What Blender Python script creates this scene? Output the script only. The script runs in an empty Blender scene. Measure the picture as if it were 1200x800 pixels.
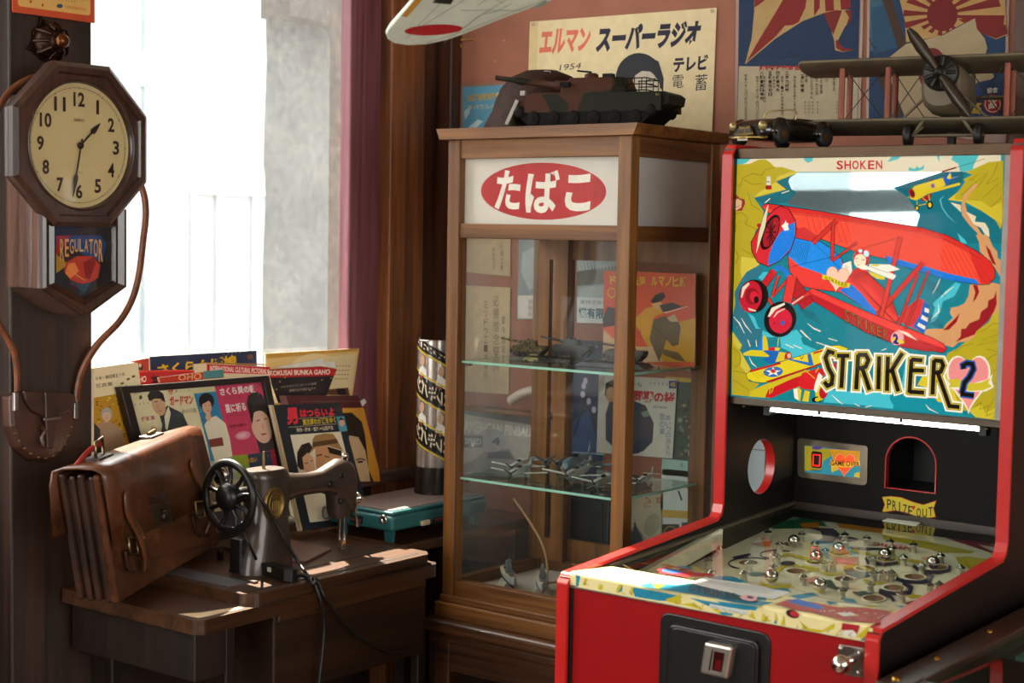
import bpy, bmesh, math, random
from mathutils import Vector as V, Matrix

random.seed(7)
S = bpy.context.scene
COL = S.collection
R = math.radians

# ------------------------------------------------------------------ camera
FPX = 1850.0
CAM = V((0, 0, 1.42))
_y, _p, _r = R(37.5), R(4.02), R(1.0)
_f0 = V((-math.sin(_y), math.cos(_y), 0)); _r0 = V((math.cos(_y), math.sin(_y), 0)); _u0 = V((0, 0, 1))
CF = _f0 * math.cos(_p) - _u0 * math.sin(_p)
_u1 = _u0 * math.cos(_p) + _f0 * math.sin(_p)
CR = _r0 * math.cos(_r) + _u1 * math.sin(_r)
CU = _u1 * math.cos(_r) - _r0 * math.sin(_r)
cam = bpy.data.cameras.new('camera'); cam.sensor_width = 36; cam.lens = FPX / 1200 * 36
cam.clip_start = 0.05; cam.clip_end = 200
cam_o = bpy.data.objects.new('camera', cam); COL.objects.link(cam_o)
_m = Matrix((CR, CU, -CF)).transposed().to_4x4(); _m.translation = CAM
cam_o.matrix_world = _m
S.camera = cam_o
cam.dof.use_dof = True; cam.dof.focus_distance = 2.95; cam.dof.aperture_fstop = 5.6

# ------------------------------------------------------------------ light
S.view_settings.view_transform = 'Standard'; S.view_settings.look = 'None'
S.view_settings.gamma = 1.0; S.view_settings.use_curve_mapping = False
S.view_settings.exposure = 0.18
S.cycles.transparent_max_bounces = 32; S.cycles.max_bounces = 10; S.cycles.diffuse_bounces = 5
W = bpy.data.worlds.new('sky'); S.world = W; W.use_nodes = True
W.node_tree.nodes['Background'].inputs[0].default_value = (1.0, 0.965, 0.91, 1)
W.node_tree.nodes['Background'].inputs[1].default_value = 7.8
SUN_DIR = V((0.93 * math.cos(R(46)), -0.37 * math.cos(R(46)), -math.sin(R(46)))).normalized()
sl = bpy.data.lights.new('sun', 'SUN'); sl.energy = 42; sl.angle = R(0.6); sl.color = (1.0, 0.86, 0.66)
so = bpy.data.objects.new('sun', sl); COL.objects.link(so)
so.rotation_euler = SUN_DIR.to_track_quat('-Z', 'Y').to_euler()
def portal(name, loc, rot, sx, sy):
    a = bpy.data.lights.new(name, 'AREA'); a.shape = 'RECTANGLE'; a.size = sx; a.size_y = sy
    a.cycles.is_portal = True
    o = bpy.data.objects.new(name, a); COL.objects.link(o); o.location = loc; o.rotation_euler = rot
portal('window_portal', (-2.57, 2.22, 1.66), (0, R(-90), 0), 1.6, 0.74)
portal('window_portal', (-2.58, 0.035, 1.66), (0, R(-90), 0), 1.6, 3.07)
portal('window_portal', (-1.25, -3.09, 1.53), (R(90), 0, 0), 2.1, 1.55)
portal('window_portal', (2.59, 0.3, 1.66), (0, R(90), 0), 1.48, 3.6)

# ------------------------------------------------------------------ pixel helpers (photo 1200x800 -> point on a real plane)
def ray(x, y):
    return (CF * FPX + CR * (x - 600) - CU * (y - 400)).normalized()
def at(x, y, ax, v):
    d = ray(x, y); i = 'XYZ'.index(ax)
    return CAM + d * ((v - CAM[i]) / d[i])
def onp(x, y, O, N):
    d = ray(x, y)
    return CAM + d * ((O - CAM).dot(N) / d.dot(N))

# ------------------------------------------------------------------ colour + materials
def lin(c):
    if isinstance(c, str):
        c = c.lstrip('#'); c = [int(c[i:i + 2], 16) / 255 for i in (0, 2, 4)]
        return tuple(x / 12.92 if x <= 0.04045 else ((x + 0.055) / 1.055) ** 2.4 for x in c) + (1,)
    return tuple(c[:3]) + (1,)
MATS = {}
def _new(name):
    m = bpy.data.materials.new(name); m.use_nodes = True
    nt = m.node_tree; b = nt.nodes['Principled BSDF']
    MATS[name] = m
    return m, nt, b
def _setb(b, **k):
    for a, v in k.items():
        b.inputs[a.replace('_', ' ')].default_value = v
def plain(name, c, rough=0.5, metal=0.0, var=0.12, scale=30, bump=0.0, coat=0.0, spec=0.5):
    """one colour with slight procedural mottling"""
    if name in MATS: return MATS[name]
    m, nt, b = _new(name); c = lin(c)
    n = nt.nodes.new('ShaderNodeTexNoise'); n.inputs['Scale'].default_value = scale; n.inputs['Detail'].default_value = 5
    tc = nt.nodes.new('ShaderNodeTexCoord'); nt.links.new(tc.outputs['Object'], n.inputs['Vector'])
    r = nt.nodes.new('ShaderNodeValToRGB'); e = r.color_ramp.elements
    e[0].position = 0.3; e[1].position = 0.7
    e[0].color = tuple(max(0, x * (1 - var)) for x in c[:3]) + (1,); e[1].color = tuple(min(1, x * (1 + var)) for x in c[:3]) + (1,)
    nt.links.new(n.outputs['Fac'], r.inputs[0]); nt.links.new(r.outputs[0], b.inputs['Base Color'])
    _setb(b, Roughness=rough, Metallic=metal, Coat_Weight=coat, Specular_IOR_Level=spec)
    if bump:
        bp = nt.nodes.new('ShaderNodeBump'); bp.inputs['Strength'].default_value = bump; bp.inputs['Distance'].default_value = 0.002
        nt.links.new(n.outputs['Fac'], bp.inputs['Height']); nt.links.new(bp.outputs[0], b.inputs['Normal'])
    return m
def wood(name, c1, c2, axis='Z', scale=1.0, rough=0.45, bump=0.25, coat=0.0, ring=0.5):
    """stretched grain along one axis"""
    if name in MATS: return MATS[name]
    m, nt, b = _new(name); N = nt.nodes.new; L = nt.links.new
    tc = N('ShaderNodeTexCoord'); mp = N('ShaderNodeMapping'); L(tc.outputs['Object'], mp.inputs[0])
    s = [34 * scale] * 3; s['XYZ'.index(axis)] = 1.6 * scale; mp.inputs['Scale'].default_value = s
    n = N('ShaderNodeTexNoise'); n.inputs['Scale'].default_value = 1.0; n.inputs['Detail'].default_value = 8; n.inputs['Roughness'].default_value = 0.65
    n.inputs['Distortion'].default_value = 0.6; L(mp.outputs[0], n.inputs['Vector'])
    mp2 = N('ShaderNodeMapping'); L(tc.outputs['Object'], mp2.inputs[0])
    s2 = [150 * scale] * 3; s2['XYZ'.index(axis)] = 5 * scale; mp2.inputs['Scale'].default_value = s2
    n2 = N('ShaderNodeTexNoise'); n2.inputs['Scale'].default_value = 1.0; n2.inputs['Detail'].default_value = 3; L(mp2.outputs[0], n2.inputs['Vector'])
    mx = N('ShaderNodeMath'); mx.operation = 'MULTIPLY_ADD'; mx.inputs[1].default_value = 0.35; L(n2.outputs['Fac'], mx.inputs[0]); L(n.outputs['Fac'], mx.inputs[2])
    r = N('ShaderNodeValToRGB'); e = r.color_ramp.elements
    e[0].position = 0.5; e[1].position = 0.85; e[0].color = lin(c1); e[1].color = lin(c2)
    L(mx.outputs[0], r.inputs[0]); L(r.outputs[0], b.inputs['Base Color'])
    bp = N('ShaderNodeBump'); bp.inputs['Strength'].default_value = bump; bp.inputs['Distance'].default_value = 0.0015
    L(mx.outputs[0], bp.inputs['Height']); L(bp.outputs[0], b.inputs['Normal'])
    _setb(b, Roughness=rough, Coat_Weight=coat, Coat_Roughness=0.25 if coat < 0.9 else 0.06)
    return m
def leather(name, c1, c2, rough=0.38, scale=9, bump=0.35):
    if name in MATS: return MATS[name]
    m, nt, b = _new(name); N = nt.nodes.new; L = nt.links.new
    tc = N('ShaderNodeTexCoord')
    n = N('ShaderNodeTexNoise'); n.inputs['Scale'].default_value = scale; n.inputs['Detail'].default_value = 7; n.inputs['Roughness'].default_value = 0.6
    L(tc.outputs['Object'], n.inputs['Vector'])
    r = N('ShaderNodeValToRGB'); e = r.color_ramp.elements; e[0].position = 0.35; e[1].position = 0.68; e[0].color = lin(c1); e[1].color = lin(c2)
    L(n.outputs['Fac'], r.inputs[0]); L(r.outputs[0], b.inputs['Base Color'])
    vo = N('ShaderNodeTexVoronoi'); vo.inputs['Scale'].default_value = 420; L(tc.outputs['Object'], vo.inputs['Vector'])
    ad = N('ShaderNodeMath'); ad.operation = 'MULTIPLY_ADD'; ad.inputs[1].default_value = 0.15; L(vo.outputs['Distance'], ad.inputs[0]); L(n.outputs['Fac'], ad.inputs[2])
    bp = N('ShaderNodeBump'); bp.inputs['Strength'].default_value = bump; bp.inputs['Distance'].default_value = 0.004
    L(ad.outputs[0], bp.inputs['Height']); L(bp.outputs[0], b.inputs['Normal'])
    _setb(b, Roughness=rough, Specular_IOR_Level=0.6)
    return m
def glass(name, tint=(0.97, 0.99, 0.985), rough=0.0, ior=1.45, dust=0.0):
    """thin pane: lets light straight through and mirrors by its angle"""
    if name in MATS: return MATS[name]
    m = bpy.data.materials.new(name); m.use_nodes = True; MATS[name] = m
    nt = m.node_tree; N = nt.nodes.new; L = nt.links.new
    nt.nodes.remove(nt.nodes['Principled BSDF']); out = nt.nodes['Material Output']
    t = N('ShaderNodeBsdfTransparent'); t.inputs[0].default_value = tuple(tint) + (1,)
    g = N('ShaderNodeBsdfGlossy'); g.inputs['Roughness'].default_value = rough
    fr = N('ShaderNodeFresnel'); fr.inputs['IOR'].default_value = ior
    mx = N('ShaderNodeMixShader'); ge = N('ShaderNodeNewGeometry'); iv = N('ShaderNodeMath'); iv.operation = 'SUBTRACT'; iv.inputs[0].default_value = 1; L(ge.outputs['Backfacing'], iv.inputs[1])
    fm = N('ShaderNodeMath'); fm.operation = 'MULTIPLY'; L(fr.outputs[0], fm.inputs[0]); L(iv.outputs[0], fm.inputs[1])
    L(fm.outputs[0], mx.inputs[0]); L(t.outputs[0], mx.inputs[1]); L(g.outputs[0], mx.inputs[2])
    last = mx
    if dust:
        tc = N('ShaderNodeTexCoord'); n = N('ShaderNodeTexNoise'); n.inputs['Scale'].default_value = 60; n.inputs['Detail'].default_value = 6
        L(tc.outputs['Object'], n.inputs['Vector'])
        n2 = N('ShaderNodeTexNoise'); n2.inputs['Scale'].default_value = 4; n2.inputs['Detail'].default_value = 4; L(tc.outputs['Object'], n2.inputs['Vector'])
        vo = N('ShaderNodeTexVoronoi'); vo.inputs['Scale'].default_value = 90; L(tc.outputs['Object'], vo.inputs['Vector'])
        lt = N('ShaderNodeMath'); lt.operation = 'LESS_THAN'; lt.inputs[1].default_value = 0.09; L(vo.outputs['Distance'], lt.inputs[0])
        ml = N('ShaderNodeMath'); ml.operation = 'MULTIPLY'; L(n.outputs['Fac'], ml.inputs[0]); L(n2.outputs['Fac'], ml.inputs[1])
        ad = N('ShaderNodeMath'); ad.operation = 'MULTIPLY_ADD'; ad.inputs[1].default_value = 0.5; L(lt.outputs[0], ad.inputs[0]); L(ml.outputs[0], ad.inputs[2])
        sc = N('ShaderNodeMath'); sc.operation = 'MULTIPLY'; sc.inputs[1].default_value = dust; sc.use_clamp = True; L(ad.outputs[0], sc.inputs[0])
        d = N('ShaderNodeBsdfDiffuse'); d.inputs[0].default_value = (0.75, 0.75, 0.73, 1)
        tl = N('ShaderNodeBsdfTranslucent'); tl.inputs[0].default_value = (0.75, 0.75, 0.73, 1)
        am = N('ShaderNodeMixShader'); L(d.outputs[0], am.inputs[1]); L(tl.outputs[0], am.inputs[2])
        m2 = N('ShaderNodeMixShader'); L(sc.outputs[0], m2.inputs[0]); L(last.outputs[0], m2.inputs[1]); L(am.outputs[0], m2.inputs[2]); last = m2
    L(last.outputs[0], out.inputs[0])
    return m
def printed(name, rough=0.5, emit=0.0, coat=0.0, var=0.06, dim=1.0, spec=0.4):
    """flat ink: colour from the 'ink' attribute, faint paper mottling; emit > 0 for backlit film"""
    if name in MATS: return MATS[name]
    m, nt, b = _new(name); N = nt.nodes.new; L = nt.links.new
    a = N('ShaderNodeAttribute'); a.attribute_name = 'ink'
    tc = N('ShaderNodeTexCoord'); n = N('ShaderNodeTexNoise'); n.inputs['Scale'].default_value = 45; n.inputs['Detail'].default_value = 6
    L(tc.outputs['Object'], n.inputs['Vector'])
    mr = N('ShaderNodeMapRange'); mr.inputs[3].default_value = 1 - 2 * var; mr.inputs[4].default_value = 1 + var; L(n.outputs['Fac'], mr.inputs[0])
    mx = N('ShaderNodeVectorMath'); mx.operation = 'SCALE'; L(a.outputs['Color'], mx.inputs[0]); L(mr.outputs[0], mx.inputs['Scale'])
    dm_ = N('ShaderNodeVectorMath'); dm_.operation = 'SCALE'; dm_.inputs['Scale'].default_value = dim; L(mx.outputs[0], dm_.inputs[0]); L(dm_.outputs[0], b.inputs['Base Color'])
    if emit:
        L(mx.outputs[0], b.inputs['Emission Color']); b.inputs['Emission Strength'].default_value = emit
    _setb(b, Roughness=rough, Coat_Weight=coat, Coat_Roughness=0.08, Specular_IOR_Level=spec)
    return m
def lamp_mat(name, c, strength):
    if name in MATS: return MATS[name]
    m, nt, b = _new(name); _setb(b, Base_Color=lin(c), Emission_Color=lin(c), Emission_Strength=strength, Roughness=0.4)
    return m

# ------------------------------------------------------------------ mesh builder
FRAME = {}
def root_of(o):
    while o.parent: o = o.parent
    return o
class MB:
    def __init__(s): s.v = []; s.f = []; s.sm = []; s.c = []
    def add(s, vs, fs, smooth=False, col=None):
        k = len(s.v); s.v += [V(p) for p in vs]
        for f in fs: s.f.append([i + k for i in f]); s.sm.append(smooth); s.c.append(col)
        return s
    def box(s, lo, hi, M=None, col=None):
        x0, y0, z0 = lo; x1, y1, z1 = hi
        vs = [V(p) for p in ((x0, y0, z0), (x1, y0, z0), (x1, y1, z0), (x0, y1, z0), (x0, y0, z1), (x1, y0, z1), (x1, y1, z1), (x0, y1, z1))]
        if M: vs = [M @ p for p in vs]
        return s.add(vs, [(0, 3, 2, 1), (4, 5, 6, 7), (0, 1, 5, 4), (1, 2, 6, 5), (2, 3, 7, 6), (3, 0, 4, 7)], col=col)
    def cbox(s, c, d, M=None, col=None):
        return s.box([c[i] - d[i] / 2 for i in range(3)], [c[i] + d[i] / 2 for i in range(3)], M, col)
    def slab(s, front, off, col=None):
        """polygon front (CCW seen from outside) extruded by vector off"""
        n = len(front); off = V(off); vs = [V(p) for p in front] + [V(p) + off for p in front]
        fs = [tuple(range(n)), tuple(range(2 * n - 1, n - 1, -1))] + [(i, n + i, n + (i + 1) % n, (i + 1) % n) for i in range(n)]
        return s.add(vs, fs, col=col)
    def prism(s, pts, axis, a, b, M=None, smooth=False):
        """2d outline in the other two axes, extruded along axis from a to b"""
        def mk(p, t):
            q = {'X': (t, p[0], p[1]), 'Y': (p[0], t, p[1]), 'Z': (p[0], p[1], t)}[axis]
            q = V(q); return M @ q if M else q
        n = len(pts); vs = [mk(p, a) for p in pts] + [mk(p, b) for p in pts]
        s.add(vs, [tuple(range(n - 1, -1, -1)), tuple(range(n, 2 * n))])
        return s.add(vs, [(i, (i + 1) % n, n + (i + 1) % n, n + i) for i in range(n)], smooth)
    def loft(s, rings, caps=True, smooth=True, closed=False):
        n = len(rings[0]); vs = [p for r in rings for p in r]; fs = []
        m = len(rings)
        for j in range(m if closed else m - 1):
            a, b = j * n, ((j + 1) % m) * n
            for i in range(n): fs.append((a + i, a + (i + 1) % n, b + (i + 1) % n, b + i))
        s.add(vs, fs, smooth)
        if caps and not closed:
            s.add(rings[0], [tuple(range(n - 1, -1, -1))]); s.add(rings[-1], [tuple(range(n))])
        return s
    def tube(s, pts, r, n=8, caps=True, flat=1.0, closed=False):
        pts = [V(p) for p in pts]; m = len(pts)
        rs = r if isinstance(r, (list, tuple)) else [r] * m
        rings = []; up = None
        for i in range(m):
            t = (pts[(i + 1) % m] - pts[i - 1]) if closed else (pts[min(i + 1, m - 1)] - pts[max(i - 1, 0)])
            t = t.normalized() if t.length > 1e-9 else V((0, 0, 1))
            if up is None: up = V((0, 0, 1)) if abs(t.z) < 0.9 else V((1, 0, 0))
            sd = t.cross(up); sd.normalize(); up = sd.cross(t).normalized()
            rings.append([pts[i] + (sd * math.cos(2 * math.pi * k / n) + up * math.sin(2 * math.pi * k / n) * flat) * rs[i] for k in range(n)])
        return s.loft(rings, caps, True, closed)
    def lathe(s, prof, n=24, M=None, caps=True, smooth=True):
        """prof = [(radius, height)] about local Z"""
        M = M or Matrix.Identity(4)
        rings = [[M @ V((r * math.cos(2 * math.pi * k / n), r * math.sin(2 * math.pi * k / n), h)) for k in range(n)] for r, h in prof]
        return s.loft(rings, caps, smooth)
    def ball(s, c, r, n=14, m=8):
        c = V(c); r = r if isinstance(r, (list, tuple)) else (r, r, r)
        rings = []
        for j in range(m + 1):
            a = -math.pi / 2 + math.pi * (j + 0.02 if j == 0 else j - 0.02 if j == m else j) / m
            rings.append([c + V((r[0] * math.cos(a) * math.cos(2 * math.pi * k / n), r[1] * math.cos(a) * math.sin(2 * math.pi * k / n), r[2] * math.sin(a))) for k in range(n)])
        return s.loft(rings)
    def build(s, name, mat, parent=None, bevel=0.0, seg=2, sub=0, local=False, solid=0):
        if parent is not None and not local:
            Mi = FRAME[root_of(parent).as_pointer()].inverted(); vs = [Mi @ p for p in s.v]
        else: vs = s.v
        me = bpy.data.meshes.new(name); me.from_pydata([tuple(p) for p in vs], [], s.f)
        me.polygons.foreach_set('use_smooth', s.sm)
        if any(c is not None for c in s.c):
            at_ = me.attributes.new('ink', 'FLOAT_COLOR', 'FACE'); buf = []
            for c in s.c: buf += lin(c if c is not None else '#808080')
            at_.data.foreach_set('color', buf)
        me.materials.append(mat); me.update()
        o = bpy.data.objects.new(name, me); COL.objects.link(o)
        if parent is not None: o.parent = parent
        else: FRAME[o.as_pointer()] = Matrix.Identity(4)
        if solid:
            q = o.modifiers.new('solid', 'SOLIDIFY'); q.thickness = solid; q.offset = 0
        if bevel:
            q = o.modifiers.new('bevel', 'BEVEL'); q.width = bevel; q.segments = seg; q.limit_method = 'ANGLE'; q.angle_limit = R(40)
            q.harden_normals = False
        if sub:
            q = o.modifiers.new('sub', 'SUBSURF'); q.levels = sub; q.render_levels = sub
        return o
def tag(o, label=None, cat=None, group=None, kind=None):
    if label: o['label'] = label
    if cat: o['category'] = cat
    if group: o['group'] = group
    if kind: o['kind'] = kind
    return o
def thing(name, label, cat, loc=(0, 0, 0), rz=0.0, group=None, M=None):
    o = bpy.data.objects.new(name, None); COL.objects.link(o); o.empty_display_size = 0.05
    o.matrix_world = M if M is not None else Matrix.Translation(V(loc)) @ Matrix.Rotation(rz, 4, 'Z')
    FRAME[o.as_pointer()] = o.matrix_world.copy() if M is not None else Matrix.Translation(V(loc)) @ Matrix.Rotation(rz, 4, 'Z')
    return tag(o, label, cat, group)
def copy_tree(o, parent=None):
    c = o.copy(); COL.objects.link(c)
    if parent is not None: c.parent = parent
    for ch in list(o.children): copy_tree(ch, c)
    return c
def struct(o): o['kind'] = 'structure'; return o
def T(x, y, z): return Matrix.Translation((x, y, z))
def rot(a, ax): return Matrix.Rotation(R(a), 4, ax)
def circ(cx, cy, rx, ry=None, n=32, a0=0, a1=360):
    ry = rx if ry is None else ry; full = abs(a1 - a0) >= 359.9
    return [(cx + rx * math.cos(R(a0 + (a1 - a0) * i / (n if full else n - 1))), cy + ry * math.sin(R(a0 + (a1 - a0) * i / (n if full else n - 1)))) for i in range(n)]
def rrect(x0, y0, x1, y1, r, k=5):
    o = []
    for cx, cy, a in ((x1 - r, y0 + r, -90), (x1 - r, y1 - r, 0), (x0 + r, y1 - r, 90), (x0 + r, y0 + r, 180)):
        o += [(cx + r * math.cos(R(a + 90 * i / k)), cy + r * math.sin(R(a + 90 * i / k))) for i in range(k + 1)]
    return o
def catmull(pts, k=6):
    pts = [V(p) for p in pts]; out = []
    for i in range(len(pts) - 1):
        p0, p1, p2, p3 = pts[max(i - 1, 0)], pts[i], pts[i + 1], pts[min(i + 2, len(pts) - 1)]
        for j in range(k):
            t = j / k
            out.append(0.5 * ((2 * p1) + (p2 - p0) * t + (2 * p0 - 5 * p1 + 4 * p2 - p3) * t * t + (3 * p1 - p0 - 3 * p2 + p3) * t ** 3))
    return out + [pts[-1]]

# ------------------------------------------------------------------ flat print: ink drawn on a real plane
_TX = {}
def glyphs(s, bold=0.0):
    k = (s, bold)
    if k not in _TX:
        c = bpy.data.curves.new('lettering', 'FONT'); c.body = s; c.offset = bold; c.resolution_u = 3; c.space_line = 1.05
        o = bpy.data.objects.new('lettering', c); COL.objects.link(o)
        dg = bpy.context.evaluated_depsgraph_get(); dg.update()
        me = o.evaluated_get(dg).to_mesh()
        vs = [(p.co.x, p.co.y) for p in me.vertices]; fs = [tuple(p.vertices) for p in me.polygons]
        o.evaluated_get(dg).to_mesh_clear(); bpy.data.objects.remove(o); bpy.data.curves.remove(c)
        if vs:
            x0 = min(p[0] for p in vs); x1 = max(p[0] for p in vs); y0 = min(p[1] for p in vs); y1 = max(p[1] for p in vs)
            vs = [((p[0] - x0) / max(x1 - x0, 1e-6), (p[1] - y0) / max(y1 - y0, 1e-6)) for p in vs]
        _TX[k] = (vs, fs)
    return _TX[k]
class Print:
    """ink shapes given where they show in the photograph, laid on the plane (O, N)"""
    EPS = 0.00004
    def __init__(s, O, N, fn=None): s.O = V(O); s.N = V(N).normalized(); s.mb = MB(); s.k = 1; s.fn = fn
    def pt(s, p):
        if s.fn: return s.fn(p[0], p[1], s.k * s.EPS)
        return onp(p[0], p[1], s.O, s.N) + s.N * (s.k * s.EPS)
    def poly(s, pts, col):
        q = [s.pt(p) for p in pts]
        n = sum(((q[i] - q[0]).cross(q[i + 1] - q[0]) for i in range(1, len(q) - 1)), V())
        if n.dot(s.N) < 0: q.reverse()
        s.mb.add(q, [tuple(range(len(q)))], col=col); s.k += 1; return s
    def rect(s, x0, y0, x1, y1, col): return s.poly([(x0, y0), (x1, y0), (x1, y1), (x0, y1)], col)
    def ell(s, cx, cy, rx, ry, col, rot=0, n=28):
        c, d = math.cos(R(rot)), math.sin(R(rot))
        return s.poly([(cx + x * c - y * d, cy + x * d + y * c) for x, y in circ(0, 0, rx, ry, n)], col)
    def line(s, pts, w, col, closed=False):
        pts = list(pts) + ([pts[0]] if closed else [])
        ws = w if isinstance(w, (list, tuple)) else [w] * len(pts)
        L, Rr = [], []
        for i, p in enumerate(pts):
            a = pts[max(i - 1, 0)]; b = pts[min(i + 1, len(pts) - 1)]
            if closed and i in (0, len(pts) - 1): a, b = pts[-2], pts[1]
            dx, dy = b[0] - a[0], b[1] - a[1]; l = math.hypot(dx, dy) or 1
            mit = 1.0
            if 0 < i < len(pts) - 1:
                d1 = (p[0] - a[0], p[1] - a[1]); d2 = (b[0] - p[0], b[1] - p[1]); l1 = math.hypot(*d1) or 1; l2 = math.hypot(*d2) or 1
                # true mitre direction
                tx, ty = d1[0] / l1 + d2[0] / l2, d1[1] / l1 + d2[1] / l2; tl = math.hypot(tx, ty)
                if tl > 1e-3:
                    dx, dy, l = tx, ty, tl; cs = (tx * d1[0] + ty * d1[1]) / (tl * l1); mit = min(1 / max(cs, 0.3), 2.5)
            h = ws[i] / 2 * mit; nx, ny = -dy / l * h, dx / l * h
            L.append((p[0] + nx, p[1] + ny)); Rr.append((p[0] - nx, p[1] - ny))
        for i in range(len(pts) - 1):
            q = [s.pt(z) for z in (L[i], L[i + 1], Rr[i + 1], Rr[i])]
            if (q[1] - q[0]).cross(q[2] - q[0]).dot(s.N) < 0: q.reverse()
            s.mb.add(q, [(0, 1, 2, 3)], col=col)
        s.k += 1; return s
    def text(s, t, quad, col, bold=0.0):
        """quad: photo px corners TL, TR, BR, BL of the lettering's box"""
        vs, fs = glyphs(t, bold); tl, tr, br, bl = quad
        def mp(u, v):
            v = 1 - v
            return tuple((tl[i] * (1 - u) + tr[i] * u) * (1 - v) + (bl[i] * (1 - u) + br[i] * u) * v for i in (0, 1))
        q = [s.pt(mp(u, v)) for u, v in vs]
        if fs:
            f = fs[0]
            if (q[f[1]] - q[f[0]]).cross(q[f[2]] - q[f[0]]).dot(s.N) < 0: fs = [tuple(reversed(x)) for x in fs]
        s.mb.add(q, fs, col=col); s.k += 1; return s
    def htext(s, t, x, y, w, h, col, slope=0.0, bold=0.0, shear=0.0):
        """lettering with its top-left at x, y; slope = dy/dx of its baseline"""
        return s.text(t, [(x + shear, y), (x + w + shear, y + slope * w), (x + w, y + h + slope * w), (x, y + h)], col, bold)
    def vtext(s, t, x, y, w, h, col, bold=0.0):
        """characters stacked downwards in a column"""
        n = len(t); ch = h / n
        for i, c in enumerate(t):
            if c.strip(): s.htext(c, x, y + i * ch + ch * 0.06, w, ch * 0.86, col, 0, bold)
            s.k -= 1
        s.k += 1; return s
    def build(s, name, mat, parent): return s.mb.build(name, mat, parent)
def pxpoly(pts, O, N): return [onp(x, y, O, N) for x, y in pts]
def sheet(name, mat, parent, corners, O, N, thick, bevel=0.0):
    """flat sheet whose face fills the px polygon on the plane, thickness going behind it"""
    N = V(N).normalized(); q = pxpoly(corners, V(O), N)
    n = sum(((q[i] - q[0]).cross(q[i + 1] - q[0]) for i in range(1, len(q) - 1)), V())
    if n.dot(N) < 0: q.reverse()
    return MB().slab(q, -N * thick).build(name, mat, parent, bevel=bevel)

# ================================================================== SETTING
XW, YB, ZC = -2.50, 2.95, 2.55          # window wall, back wall, ceiling
m_plaster = plain('plaster_terracotta', '#945f4b', 0.85, var=0.08, scale=14, bump=0.15)
m_white = plain('plaster_offwhite', '#d9d2c4', 0.9, var=0.05, scale=10)
m_floor = wood('floorboards', '#2a1a10', '#4a3020', 'X', 0.6, 0.5)
m_pillar = wood('pillar_wood', '#150c08', '#3a2418', 'Z', 0.8, 0.55, 0.5)
m_post = wood('post_wood', '#3a1c0c', '#8a5026', 'Z', 0.9, 0.5, 0.5)
m_postd = wood('post_wood_dark', '#2a140a', '#4f2a15', 'Z', 0.9, 0.45, 0.3)
m_purple = wood('purple_paint', '#4a1e28', '#86505a', 'Z', 0.45, 0.55, 0.7)
m_ceil = plain('ceiling_plaster', '#b9ab94', 0.9, var=0.05, scale=5)

struct(MB().box((-2.6, -3.1, -0.06), (2.6, 3.1, 0.0)).build('floor', m_floor))
struct(MB().box((-2.7, -3.1, ZC), (2.6, 3.1, ZC + 0.08)).build('ceiling', m_ceil))
struct(MB().box((-2.66, YB, 0), (2.6, YB + 0.1, ZC)).build('wall_back', m_plaster))
wr = MB(); wr.box((2.5, -3.0, 0), (2.6, YB, 0.92)); wr.box((2.5, -3.0, 2.4), (2.6, YB, ZC)); wr.box((2.5, -3.0, 0.92), (2.6, -1.5, 2.4)); wr.box((2.5, 2.1, 0.92), (2.6, YB, 2.4))
struct(wr.build('wall_right', m_white))
w4 = tag(bpy.data.objects.new('fill_window_4', None), kind='structure'); COL.objects.link(w4); FRAME[w4.as_pointer()] = Matrix.Identity(4)  # unseen window, added as fill light for things facing the right wall
for y in (-1.5, -0.32, 0.86, 2.04): MB().box((2.52, y, 0.92), (2.58, y + 0.06, 2.4)).build('mullion', m_postd, w4)
for y in (-1.44, -0.26, 0.92): MB().box((2.548, y, 0.92), (2.552, y + 1.12, 2.4)).build('pane', glass('window_glass', (0.97, 0.99, 1.0), dust=0.10), w4)
wf = MB(); wf.box((-2.66, -3.1, 0), (2.6, -3.0, 0.76)); wf.box((-2.66, -3.1, 2.3), (2.6, -3.0, ZC)); wf.box((-2.66, -3.1, 0.76), (-2.3, -3.0, 2.3)); wf.box((-0.2, -3.1, 0.76), (2.6, -3.0, 2.3))
struct(wf.build('wall_front', m_white))
w3 = tag(bpy.data.objects.new('fill_window_3', None), kind='structure'); COL.objects.link(w3); FRAME[w3.as_pointer()] = Matrix.Identity(4)  # unseen window behind the camera, added for soft fill light
for i in range(3): MB().box((-2.3 + 1.02 * i, -3.08, 0.76), (-2.24 + 1.02 * i, -3.02, 2.3)).build('mullion', m_postd, w3)
for i in range(2): MB().box((-2.24 + 1.02 * i, -3.052, 0.76), (-1.28 + 1.02 * i, -3.048, 2.3)).build('pane', glass('window_glass', (0.97, 0.99, 1.0), dust=0.10), w3)
# window wall with two openings
Y0 = at(108, 400, 'X', -2.42).y                      # right edge of the clock pillar
YS0 = at(410, 200, 'X', -2.485).y; YS1 = at(449, 200, 'X', -2.485).y
wl = MB()
Z0, Z1 = 0.86, 2.46
wl.box((-2.66, -3.0, 0), (XW, YB, Z0)); wl.box((-2.66, -3.0, Z1), (XW, YB, ZC))
wl.box((-2.66, -3.0, Z0), (XW, -1.5, Z1)); wl.box((-2.66, 1.60, Z0), (XW, 1.86, Z1)); wl.box((-2.66, YS1, Z0), (XW, YB, Z1))
struct(wl.build('wall_left', wood('left_wall_boards', '#1d120b', '#3a2417', 'Z', 0.5, 0.6)))

struct(MB().box((-2.475, YB - 0.012, 0), (2.5, YB, 0.62)).build('low_wall_shade', wood('low_wall_dark', '#1c0f08', '#36200f', 'Z', 0.6, 0.5)))  # added dark panel, stands in for shade low on the back wall
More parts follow.
